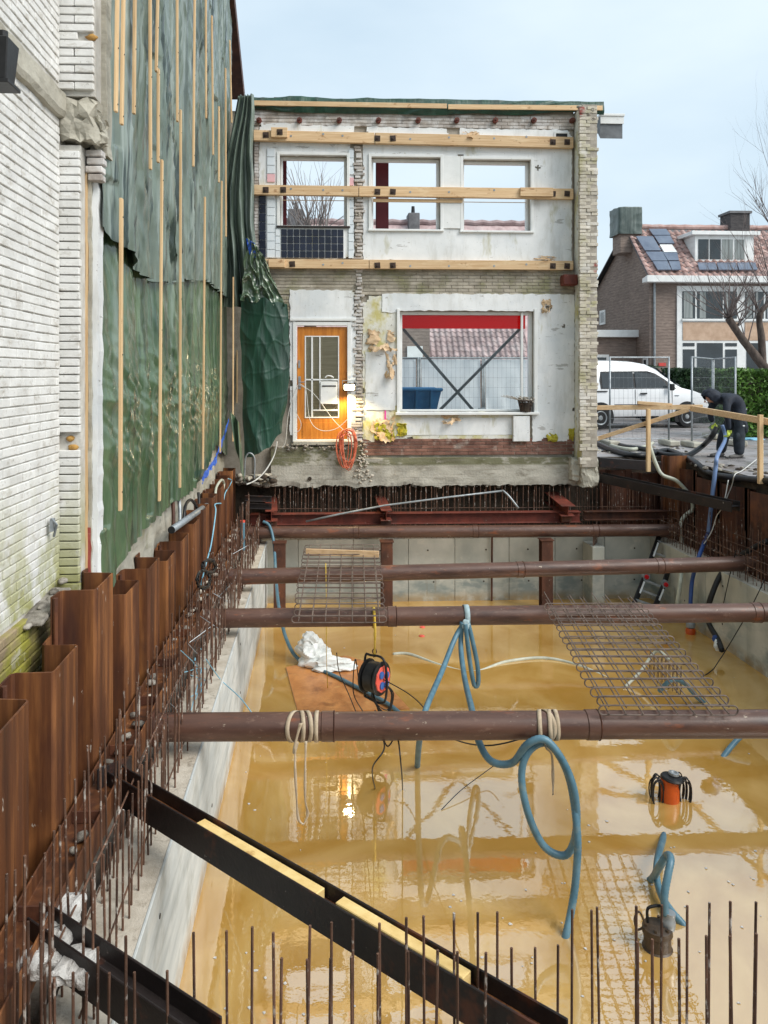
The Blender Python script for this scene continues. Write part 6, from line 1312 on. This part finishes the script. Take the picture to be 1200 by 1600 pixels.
for (x, zb_, zt_) in st_:
    k = 1 if x < 2.9 else 1 - .16*((x - 2.9)/.63)**2; k *= 1 if x > -.7 else .96
    belt = min(1.06, zt_ - .06); wr = .70 + (.12 if zt_ < 1.2 else 0)
    secs.append([(y*k, z) for y, z in ((.80, zb_), (.865, zb_ + .12), (.875, .7 if zt_ > .8 else (zb_ + zt_)/2), (.86, belt), (.86 + (wr - .86)*.75, belt + (zt_ - belt)*.8), (wr*.93, zt_ - .03), (wr*.6, zt_), (0, zt_ + .01), (-wr*.6, zt_), (-wr*.93, zt_ - .03), (-(.86 + (wr - .86)*.75), belt + (zt_ - belt)*.8), (-.86, belt), (-.875, .7 if zt_ > .8 else (zb_ + zt_)/2), (-.865, zb_ + .12), (-.80, zb_))])
b = MB(); n = 15; b.add([VP(st_[i][0], y, z) for i in range(len(st_)) for y, z in secs[i]], [(i*n+j, (i+1)*n+j, (i+1)*n+(j+1) % n, i*n+(j+1) % n) for i in range(len(st_)-1) for j in range(n)] + [list(range(n)), list(range((len(st_)-1)*n, len(st_)*n))])
b.build('body', vw, vn, angle=40)
def vside_y(x, z):
    zt_ = 1.84
    for a_, c_ in zip(st_, st_[1:]):
        if a_[0] <= x <= c_[0]: zt_ = a_[2] + (c_[2]-a_[2])*(x-a_[0])/(c_[0]-a_[0])
    belt = min(1.06, zt_ - .06); wr = .70 + (.12 if zt_ < 1.2 else 0)
    if z <= belt: return .876
    return .86 + (wr - .86)*.75*(z - belt)/max(.05, (zt_ - belt)*.8)
def vpanel(name, poly, mtl, lift=.006, th=.01, parent=None):
    b = MB(); n = len(poly); v = [VP(x, vside_y(x, z) + lift, z) for x, z in poly] + [VP(x, vside_y(x, z) + lift - th, z) for x, z in poly]
    b.add(v, [tuple(range(n)), tuple(range(n, 2*n))[::-1]] + [(i, (i+1) % n, n+(i+1) % n, n+i) for i in range(n)]); return b.build(name, mtl, parent or vn)
vpanel('window_surround', [(.02, 1.08), (.0, 1.3), (.06, 1.54), (1.5, 1.55), (1.75, 1.48), (2.05, 1.32), (2.36, 1.08)], blk, .012, .006)
vpanel('rear_quarter_glass', [(.06, 1.1), (.06, 1.5), (1.02, 1.52), (1.02, 1.1)], glassd, .019, .006)
vpanel('door_glass', [(1.08, 1.1), (1.08, 1.52), (1.48, 1.51), (1.72, 1.44), (1.98, 1.3), (2.08, 1.1)], glassd, .019, .006)
vpanel('front_quarter_glass', [(2.14, 1.1), (2.06, 1.26), (2.3, 1.1)], glassd, .019, .006)
vpanel('side_moulding', [(.42, .62), (.42, .67), (2.2, .66), (2.2, .61)], blk, .014, .012)
vpanel('slide_rail', [(-.75, 1.0), (-.75, 1.03), (.2, 1.03), (.2, 1.0)], blk, .012, .01)
for x in (1.05, 2.2): vpanel('door_gap', [(x, .4), (x, 1.06), (x + .012, 1.06), (x + .012, .4)], blk, .002, .004)
vpanel('door_handle', [(1.2, .93), (1.2, .97), (1.4, .97), (1.4, .93)], blk, .03, .02)
vpanel('side_badge', [(2.28, .88), (2.28, .9), (2.42, .9), (2.42, .88)], galv, .008, .006)
b = MB(); b.obox(VP(2.12, .98, 1.12), (.16, .1, .2), Matrix.Rotation(math.atan2(vd.y, vd.x), 3, 'Z')); b.build('mirror', blk, vn, bevel=.03)
b = MB(); v = []
for x, z, k in ((1.80, 1.655, .62), (2.52, 1.135, .76)): v += [VP(x + .03, -k, z + .02), VP(x + .03, k, z + .02)]
b.add(v, [(0, 1, 3, 2)]); b.build('windscreen', glassd, vn)
b = MB(); b.prism([(0, 0)]*3, 0, 0) if False else None
for s in (1, -1):
    b = MB(); P = [VP(3.1, s*.80, .80), VP(3.38, s*.70, .78), VP(3.36, s*.72, .66), VP(3.12, s*.845, .66)]; v = P + [p_ + vside*s*.012 + vd*.012 for p_ in P]; b.add(v, [(4, 5, 6, 7), (0, 1, 5, 4), (1, 2, 6, 5), (2, 3, 7, 6), (3, 0, 4, 7)]); b.build('headlight', galv, vn)
b = MB()
for y in frange(-.74, .74, .12): pass
v = []
for x, kk in ((3.05, .88), (3.3, .84), (3.5, .70), (3.56, .3), (3.56, -.3), (3.5, -.7), (3.3, -.84), (3.05, -.88)):
    for z in (.28, .5): v.append(VP(x, kk, z))
b.add(v, [(2*i, 2*i+2, 2*i+3, 2*i+1) for i in range(7)]); b.build('bumper', blk, vn)
for x in (0, 2.68):
    for s in (1, -1):
        c0 = VP(x, s*.80, .315); axd = vside*s
        b = MB(); v = [VP(x + .40*math.cos(a), s*.879, .33 + .40*math.sin(a)) for a in [math.pi*k/16 for k in range(-2, 19)]]; b.add(v, [list(range(len(v)))]); b.build('wheel_arch', blk, vn)
        b = MB(); b.lathe([(.20, -.06), (.30, -.06), (.318, -.03), (.318, .06), (.30, .10), (.21, .105), (.2, .06)], c0, axd, 28); w_ = b.build('wheel', black_rub, vn, angle=40)
        b = MB(); b.lathe([(.205, .05), (.205, .098), (.19, .102), (.17, .085), (.08, .075), (.06, .10), (.02, .105)], c0, axd, 24); r_ = b.build('rim', galv, w_, angle=30)
        for k in range(8):
            a = k*math.pi/4; h_ = MB(); h_.lathe([(.022, .082), (.022, .09)], c0 + (vd*math.cos(a) + Vector((0, 0, 1))*math.sin(a))*.135, axd, 8); h_.build('rim_hole', blk, w_)
        b = MB(); b.lathe([(.31, -.12), (.31, .0)], c0, axd, 16); b.build('wheel_well', blk, vn)

# ------------------------------------------------------------------ hedges, trees
leaf_m = mat('hedge_leaf', [(.3, (46, 78, 26)), (.7, (96, 132, 54))], (3, 3, 3), rough=.5, bump=0, rand=.45)
leaf_d = mat('dark_hedge_leaf', [(.3, (22, 42, 22)), (.7, (50, 78, 42))], (3, 3, 3), rough=.5, bump=0, rand=.4)
bark = mat('grey_brown_bark', [(.3, (58, 50, 46)), (.7, (102, 90, 82))], (9, 9, 4), rough=.9, bump=.8, bscale=30)
twig = mat('pale_twig', [(.3, (92, 82, 80)), (.7, (136, 124, 120))], (9, 9, 4), rough=.9, bump=.2)
def hedge(name, x0, x1, y0, y1, h, nleaf, size, mtl, label):
    t = thing(name, ((x0+x1)/2, (y0+y1)/2, 0), label, 'hedge'); b = MB()
    b.box(x0 + .18, x1 - .18, y0 + .18, y1 - .18, 0, h - .2); b.build('inner_twigs', bark, t); b = MB()
    for k in range(nleaf):
        f = random.random(); 
        if f < .5: p_ = Vector((random.uniform(x0, x1), y0 + abs(random.gauss(0, .1)), random.uniform(.05, h)))
        elif f < .75: p_ = Vector((random.uniform(x0, x1), random.uniform(y0, y1), h - abs(random.gauss(0, .1))))
        else: p_ = Vector((x0 + abs(random.gauss(0, .1)) if random.random() < .7 else x1 - abs(random.gauss(0, .1)), random.uniform(y0, y1), random.uniform(.05, h)))
        bulge = .14*NZ(p_.x*1.6, p_.z*1.6, p_.y*1.6); p_.y -= bulge; p_.x -= bulge*.6; p_.z += .08*NZ(p_.x*2.2, p_.y*2.2)
        a = Vector((J(1), J(1), J(1))).normalized(); c_ = a.cross(Vector((J(1), J(1), J(1)))).normalized(); s = size*random.uniform(.6, 1.3)
        b.add([p_ - a*s, p_ + c_*s*.45 + Vector((0, 0, .01)), p_ + a*s, p_ - c_*s*.45], [(0, 1, 2, 3)])
    stuff(b.build('leaves', mtl, t, recalc=False)); return t
q0 = AY(1152, 600, 19.4); hedge('hedge', q0.x, q0.x + 4.2, 19.4, 20.8, AY(1180, 577, 19.4).z, 15000, .06, leaf_m, 'tall glossy light green hedge beside the paved street')
q0, q1 = AY(1064, 600, 25.5), AY(1152, 600, 25.5); hedge('hedge', q0.x, q1.x, 25.5, 27, AY(1100, 577, 25.5).z, 9000, .07, leaf_d, 'dark green hedge in front of the end house')
q0 = AY(930, 600, 29); hedge('shrub', q0.x - 1, q0.x + 2.4, 29, 30, 1.9, 4000, .07, leaf_d, 'dark shrub in front of the brick annex')
def branch(b, p, d, l, r, depth, spread, up, out=None, rnd=None):
    n = 4; pts = [p]; q = p.copy(); dd = d.copy()
    for i in range(n):
        dd = (dd + Vector((J(.16), J(.16), J(.12) + up))).normalized(); q = q + dd*(l/n); pts.append(q.copy())
    b.tube(pts, [r*(1 - .6*i/n) for i in range(n+1)], 6 if r > .02 else 4)
    if depth <= 0: return
    for k in range(random.choice((2, 3, 3, 4)) if depth > 1 else 3):
        j = random.randint(1, n); nd = (dd + Vector((J(spread), J(spread), J(spread)*.8 + .15))).normalized(); branch(b, pts[j], nd, l*random.uniform(.5, .8), r*(1 - .6*j/n)*.62, depth - 1, spread, up)
def tree(name, trunk_pts, r0, r1, heads, label, loc, mt=bark, mtw=twig):
    t = thing(name, loc, label, 'tree'); b = MB(); P = spline(trunk_pts, 6); b.tube(P, [r0 + (r1-r0)*i/(len(P)-1) + .012*NZ(i*.7, r0*9) for i in range(len(P))], 12); b.build('trunk', mt, t, smooth=True)
    c = MB()
    for (p_, d, l, r, dep, n, spr) in heads:
        for k in range(n): branch(c, Vector(p_), (Vector(d) + Vector((J(spr), J(spr), J(spr)*.6))).normalized(), l*random.uniform(.6, 1.15), r*random.uniform(.7, 1.1), dep, .55, .05)
    stuff(c.build('crown', mtw, t, smooth=True)); return t
TY = 24.0; T = lambda px, py: AY(px, py, TY)
hd = T(1138, 497)
tree('pollard_tree', [T(1222, 640), T(1200, 585), T(1182, 558), T(1160, 530), T(1138, 497)], .17, .10, [(hd, (-.15, -.1, .9), 1.55, .026, 2, 15, 1.15), (T(1150, 512), (.6, -.2, .8), 1.2, .022, 2, 5, .7), (T(1168, 540), (-.4, -.3, .7), 1.4, .02, 1, 3, .6)], 'leaning bare pollard tree with a fan of thin shoots before the end house', tuple(T(1222, 680)))
tree('bare_tree', [T(1194, 640), T(1192, 580), T(1190, 530), T(1187, 492), T(1205, 470)], .14, .07, [(T(1187, 492), (-.3, 0, 1), 1.6, .025, 2, 6, .7), (T(1205, 470), (.1, 0, 1), 2.2, .03, 2, 6, .8), (T(1222, 430), (-.2, 0, 1), 2.6, .03, 3, 4, .35), (T(1225, 380), (-.35, 0, .9), 2.0, .022, 2, 4, .4)], 'slender upright bare tree with branches reaching above the end house roof', tuple(T(1194, 680)))
TY = 21.0; tk = mat('pale_shoots', [(.3, (120, 112, 110)), (.7, (158, 150, 146))], (9, 9, 4), bump=.2)
tree('pollard_tree', [T(486, 690), T(484, 560), T(487, 430), T(489, 372)], .18, .15, [(T(489, 372), (0, 0, 1), 1.7, .022, 1, 17, .85), (T(470, 372), (-.1, 0, 1), 1.5, .02, 1, 8, .6), (T(506, 372), (.2, 0, 1), 1.5, .02, 1, 8, .6)], 'bare pollard tree with upright shoots seen through the tiled bathroom window', tuple(T(486, 690)), bark, tk)

# ------------------------------------------------------------------ site fences
def fence(x0, x1, Y, h, label, group=None, post_only=False, sheetm=None, tilt=0, y1=None):
    t = thing('site_fence', ((x0+x1)/2, Y, 0), label, 'fence', group); y1 = Y if y1 is None else y1
    for x, y in ((x0, Y), (x1, y1)): b = MB(); b.tube([(x, y, .04), (x + tilt, y, h)], .021, 10); b.build('post', galv, t, smooth=True)
    for z in (h - .02, .16): b = MB(); b.tube([(x0 + tilt*z/h, Y, z), (x1 + tilt*z/h, y1, z)], .019 if z > 1 else .012, 8); b.build('rail', galv, t)
    b = MB(); n = int(math.hypot(x1-x0, y1-Y)/.1)
    for i in range(1, n): s = i/n; x = x0 + (x1-x0)*s; b.tube([(x, Y + (y1-Y)*s, .16), (x + tilt, Y + (y1-Y)*s, h - .02)], .0022, 4)
    for i in range(1, 8): z = .16 + (h-.18)*i/8; b.tube([(x0, Y - .006, z), (x1, y1 - .006, z)], .0022, 4)
    stuff(b.build('wire_mesh', galv, t))
    for x, y in ((x0, Y), (x1, y1)): b = MB(); b.box(x - .12, x + .12, y - .32, y + .32, 0.012, .13); b.build('foot_block', conc_old, t, bevel=.02)
    if sheetm:
        def fn(u, v): return (x0 + .04 + (x1 - x0 - .08)*u, Y + .03 + .05*NZ(u*5, v*3, x0) + .03*ridge(NZ(u*3 + v*2, v*2), 2), .25 + (h - .3)*v)
        sheet(fn, 30, 20).build('white_sheet', sheetm, t, smooth=True)
    return t
FYY = 17.6
fence(AY(953, 585, FYY).x, AY(1045, 585, FYY).x, FYY, 2.0, 'wire mesh site fence panel standing before the white van')
fence(AY(1081, 585, FYY - .4).x, AY(1115, 585, FYY + 1.8).x, FYY - .4, 2.0, 'short site fence panel turned edge-on between the van and the hedge', y1=FYY + 1.8)
fence(AY(1116, 585, FYY + 1.8).x, AY(1149, 585, FYY - .1).x, FYY + 1.9, 2.0, 'site fence panel leaning by the dark hedge behind the worker', y1=FYY - .1)
for k, (a, c) in enumerate(((560, 653), (656, 754), (757, 852))): fence(AY(a, 585, 18.4).x, AY(c, 585, 18.4).x, 18.4, 2.0, 'site fence panel hung with white sheeting behind the big window', 'sheeted fence panels behind the big window', sheetm=white_film)
sk = thing('blue_skip', tuple(AY(655, 640, 17)), 'open blue skip standing behind the big window', 'skip'); P_, Q_ = AY(612, 609, 17), AY(690, 640, 17)
bl_m = mat('blue_skip_paint', [(.3, (40, 98, 146)), (.7, (64, 128, 172))], (3, 3, 3), rough=.5, bump=.2, layers=[((120, 100, 90), 5, .6, .7, .6)])
b = MB(); v = [(x, y, z) for z, e in ((.08, .25), (P_.z, 0)) for x, y in ((P_.x + e, 17 + e), (Q_.x - e, 17 + e), (Q_.x - e, 18 - e), (P_.x + e, 18 - e))]; b.add(v, [(0,3,2,1)] + [(i, (i+1) % 4, 4+(i+1) % 4, 4+i) for i in range(4)]); b.build('tub', bl_m, sk)
b = MB(); b.tube([(P_.x, 17, P_.z), (Q_.x, 17, P_.z), (Q_.x, 18, P_.z), (P_.x, 18, P_.z)], .04, 8, closed=True); b.build('rim', bl_m, sk)
for s in (.2, .5, .8): b = MB(); x = P_.x + (Q_.x - P_.x)*s; b.bar((x, 17.2, .1), (x, 16.98, P_.z), .06, .05, (1, 0, 0)); b.build('rib', bl_m, sk)
def heap(u, v):
    a = (u - .5)*2; d = (v - .5)*2; h = .95*max(0, 1 - a*a)*(max(0, 1 - d*d)**.5); return (AY(762, 585, 16.8).x + a*.75, 16.8 + d*.6, .01 + h*(.8 + .25*NZ(u*4, v*4)) + .06*ridge(NZ(u*6, v*9), 2)*(h > .05))
tag(sheet(heap, 50, 40).build('covered_heap', mat('grey_plastic_cover', [(.3, (96, 102, 106)), (.7, (140, 146, 150))], (4, 4, 4), rough=.3, bump=.4), smooth=True), 'heap under grey plastic cover behind the big window', 'covered heap')
# ------------------------------------------------------------------ timber guard rail along the pit
def rail(A, B, w, h, label, up=(0, 0, 1)): b = MB(); b.bar(A, B, w, h, up); return tag(b.build('guard_rail', pine_x, bevel=.004), label, 'timber rail')
c1, c2 = AY(1013, 640, 14.15), AY(1188, 650, 11.75)
for (px, y0, y1, Y, l) in ((1013, 639, 737, 14.15, 'guard rail post standing where the pale hose starts'), (1188, 648, 756, 11.75, 'guard rail post at the street edge beside the white cable')):
    A_, B_ = AY(px, y1, Y), AY(px, y0, Y); b = MB(); b.bar(A_, B_, .065, .065, (0, 1, 0)); tag(b.build('guard_post', pine, bevel=.004), l, 'timber post')
rail(AY(925, 637, 14.6), AY(1098, 636, 14.0), .04, .085, 'guard rail board running from the facade corner past the white van')
rail(AY(1080, 638, 14.0), AY(1230, 664, 11.3), .045, .1, 'guard rail board in front of the worker')
rail(AY(926, 688, 14.6), AY(1076, 640, 13.95), .04, .075, 'slanting brace board under the guard rail')
rail(AY(996, 629, 14.3), AY(1050, 633, 14.2), .05, .06, 'short offcut lying along the guard rail top')
# street-edge hoses, kerb rubble
S_ = lambda px, py, z=.05: AZ(px, py, z)
line('hose', [S_(928, 690), S_(960, 704), S_(1000, 712), S_(1040, 704), S_(1060, 709), AX(1085, 722, 6.7), AX(1108, 739, 6.66), AX(1150, 747, 6.66), AX(1215, 752, 6.7)], .055, black_rub, 'thick black hose lying along the street edge', 'hose')
line('hose', [S_(930, 682, .04), S_(955, 696, .04), S_(985, 702, .04), S_(1008, 698, .04), S_(1020, 692, .06)], .04, pale_hose, 'pale hose lying behind the black hose at the street edge', 'hose')
line('hose', [S_(940, 685), S_(975, 697), S_(1010, 702), S_(1040, 710), S_(1066, 712), S_(1082, 708, .06), S_(1100, 695, .2), AY(1112, 682, 14.9), AY(1120, 668, 14.85)], .05, black_rub, 'black suction hose held up by the worker', 'hose')
eh = thing('edge_rubble', tuple(S_(985, 712, 0)), 'strip of loose rubble along the street edge beside the hoses', 'rubble')
for k in range(110):
    px = random.uniform(932, 1215); py = (704 + J(6)) if px < 1078 else 720 + (px - 1060)*.16 + J(6); lump('rubble_piece', AZ(px, py, .0), (random.uniform(.02, .07), random.uniform(.02, .07), random.uniform(.015, .04)), random.choice((rubble_m, conc_old, rubble_m, soil)), eh, k, 1, .4)
tag(lump('plastic_scrap', AZ(1172, 686, .02), (.35, .25, .03), cyan_m, None, 3, 3, .4), 'pale blue plastic scrap lying on the paving behind the worker', 'plastic scrap')
for k in range(34): pass

# ------------------------------------------------------------------ worker
jacket = mat('navy_black_jacket', [(.3, (20, 24, 34)), (.7, (40, 47, 60))], (8, 8, 8), rough=.75, bump=.5, bscale=(16, 16, 10), bdist=.02)
trous = mat('dark_work_trousers', [(.3, (24, 29, 36)), (.7, (50, 58, 66))], (8, 8, 8), rough=.8, bump=.5, bscale=(18, 18, 8), bdist=.02)
skin_m = mat('skin', [(.3, (176, 122, 100)), (.7, (198, 146, 122))], (9, 9, 9), rough=.6, bump=.05)
glove = mat('lime_glove', [(.3, (178, 196, 66)), (.7, (214, 228, 110))], (9, 9, 9), rough=.7, bump=.2)
boot_m = mat('dusty_boot', [(.3, (70, 68, 66)), (.7, (136, 132, 128))], (9, 9, 9), rough=.8, bump=.3)
PYY = 15.0
def skin(name, verts, edges, mats, parent, sub=2, root=0, zsplit=None):
    me = bpy.data.meshes.new(name); me.from_pydata([tuple(v[0]) for v in verts], edges, []); o = bpy.data.objects.new(name, me); COL.objects.link(o)
    o.modifiers.new('s', 'SKIN'); o.modifiers.new('d', 'SUBSURF').levels = sub
    for i, v in enumerate(verts):
        sv = me.skin_vertices[0].data[i]; r_ = v[1]; sv.radius = r_ if isinstance(r_, tuple) else (r_, r_); sv.use_root = (i == root)
    dg = bpy.context.evaluated_depsgraph_get(); m2 = bpy.data.meshes.new_from_object(o.evaluated_get(dg)); bpy.data.objects.remove(o); m2.name = name
    m2.materials.clear()
    for m_ in mats: m2.materials.append(m_)
    for f in m2.polygons:
        f.use_smooth = True
        if zsplit: f.material_index = zsplit(f.center)
    return put(name, m2, parent)
pe = thing('person', tuple(AY(1140, 717, PYY)), 'person in dark hooded jacket and work trousers bending over to hold a pipe', 'person')
K = lambda px, py, dy=0: AY(px, py, PYY) + Vector((0, dy, 0))
V = [(K(1153, 648), (.17, .15)), (K(1154, 634), (.165, .15)), (K(1147, 624), (.175, .165)), (K(1134, 621), (.18, .165)), (K(1124, 623), .12), (K(1117, 624), .075), (K(1110, 621), .10), (K(1104, 624), .085),
     (K(1128, 625, -.2), .085), (K(1124, 642, -.27), .068), (K(1127, 659, -.26), .056), (K(1129, 670, -.24), .042),
     (K(1126, 625, .2), .085), (K(1119, 642, .24), .068), (K(1119, 655, .2), .056), (K(1120, 661, .16), .042),
     (K(1153, 655, -.11), .125), (K(1149, 682, -.13), .115), (K(1149, 700, -.14), .105), (K(1149, 711, -.14), .088),
     (K(1149, 655, .11), .125), (K(1136, 682, .13), .115), (K(1133, 700, .14), .105), (K(1132, 710, .14), .088)]
E_ = [(0,1),(1,2),(2,3),(3,4),(4,5),(5,6),(6,7),(3,8),(8,9),(9,10),(10,11),(3,12),(12,13),(13,14),(14,15),(0,16),(16,17),(17,18),(18,19),(0,20),(20,21),(21,22),(22,23)]
hipz = K(1150, 646).z; headx = K(1113.5, 620).x
def zs_(c): return 2 if c.x < headx and c.z > K(1110, 640).z and abs(c.y - PYY) < .13 else (1 if (c.z < hipz and c.x > K(1131, 650).x) or (c.z < K(1150, 690).z) else 0)
body = skin('body', V, E_, [jacket, trous, skin_m], pe, 2, 0, zs_)
hc = K(1107.5, 619.5)
bm = bmesh.new(); bmesh.ops.create_icosphere(bm, subdivisions=4, radius=1)
fd = Vector((-.62, 0, -.78))
kill = [v for v in bm.verts if v.co.dot(fd) > .62]
for v in bm.verts: v.co = hc + Vector((.03, 0, .01)) + Vector((v.co.x*.165, v.co.y*.15, v.co.z*.15))*(1 + .10*NZ(v.co.x*3, v.co.y*3, v.co.z*4)) + Vector((.05*max(0, v.co.x), 0, -.02*max(0, v.co.x)))
bmesh.ops.delete(bm, geom=kill, context='VERTS'); me = bpy.data.meshes.new('hood'); bm.to_mesh(me); bm.free(); me.materials.append(jacket)
for f in me.polygons: f.use_smooth = True
hood = put('hood', me, pe); md = hood.modifiers.new('t', 'SOLIDIFY'); md.thickness = .012
face = hc + fd*.09
for s in (-1, 1): lump('eye', face + Vector((-.005, .032*s, .012)) + fd*.012, (.012, .012, .012), white_paint, pe, 1, 2, 0)
lump('nose', face + fd*.025 + Vector((-.004, 0, -.01)), (.018, .014, .022), skin_m, pe, 2, 2, .1); lump('mouth', face + fd*.008 + Vector((.022, 0, -.045)), (.012, .024, .008), red_paint, pe, 3, 2, .05)
def gloved(c, along, curl, sgn):
    """palm plus four bent fingers and a thumb closing round the pipe"""
    along = along.normalized(); curl = curl.normalized(); sd_ = along.cross(curl)
    vs = [(c, (.042, .03)), (c + along*.05, (.046, .028))]; es = [(0, 1)]
    for k in range(4):
        o = sd_*(.033 - .022*k)*sgn; L_ = (.07, .08, .075, .058)[k]; i0 = len(vs)
        vs += [(c + along*.085 + o, .0125), (c + along*(.085 + L_*.35) + curl*.022 + o, .0115), (c + along*(.085 + L_*.3) + curl*.055 + o, .011), (c + along*.09 + curl*.078 + o, .010)]; es += [(1, i0), (i0, i0+1), (i0+1, i0+2), (i0+2, i0+3)]
    i0 = len(vs); vs += [(c + along*.03 + sd_*.05*sgn + curl*.012, .015), (c + along*.06 + sd_*.062*sgn + curl*.04, .0125), (c + along*.075 + sd_*.045*sgn + curl*.066, .011)]; es += [(0, i0), (i0, i0+1), (i0+1, i0+2)]
    return skin('glove', vs, es, [glove], pe, 1, 0)
gloved(K(1129, 672, -.24), Vector((-.05, .1, -1)), Vector((-.5, .8, 0)), 1)
gloved(K(1120, 662, .15), Vector((0, -.2, -1)), Vector((-.3, -.9, 0)), -1)
for (px, py, dy) in ((1147.5, 716, -.14), (1129.5, 715, .14)):
    c = K(px, py, dy); c.z = 0; vs = [(c + Vector((.07, 0, .09)), .062), (c + Vector((.06, 0, .05)), (.055, .05)), (c + Vector((-.02, 0, .052)), (.052, .046)), (c + Vector((-.12, 0, .04)), (.05, .036)), (c + Vector((-.19, 0, .034)), (.038, .028))]
    bt = skin('boot', vs, [(0,1),(1,2),(2,3),(3,4)], [boot_m], pe, 2, 0)
    b = MB(); b.box(c.x - .23, c.x + .12, c.y - .05, c.y + .05, .002, .02); b.build('sole', black_rub, bt, bevel=.008)
for (px, py, w, h) in ((1157, 668, .05, .14), (1155, 660, .05, .06)): lump('pocket', K(px, py, -.2), (w, .03, h/1.5), trous, pe, px, 3, .15)
lump('knee_pad', K(1146, 682, -.2), (.07, .03, .1), trous, pe, 8, 3, .1)
b = MB(); b.obox(K(1159, 639, -.14), (.05, .012, .03)); b.build('logo_patch', galv, pe)
b = MB(); b.obox(K(1152, 664, -.235), (.035, .01, .02)); b.build('pocket_tag', white_paint, pe)
# the pipe the worker lowers into the pit
line('suction_pipe', [K(1126, 664, -.06), K(1125, 684, -.2), AX(1121, 712, 6.62), AX(1118, 732, 6.5), AX(1112, 785, 6.42), AX(1107, 832, 6.36)], .034, bluepipe, 'blue-grey suction pipe held by the worker and reaching into the pit', 'pipe')
line('cable', [AZ(1182, 718, .03), AZ(1160, 735, .02), AZ(1148, 742, .02), AX(1143, 760, 6.55), AX(1128, 795, 6.5)], .008, cable_w, 'thin white cable crossing the paving to the pit edge', 'cable')
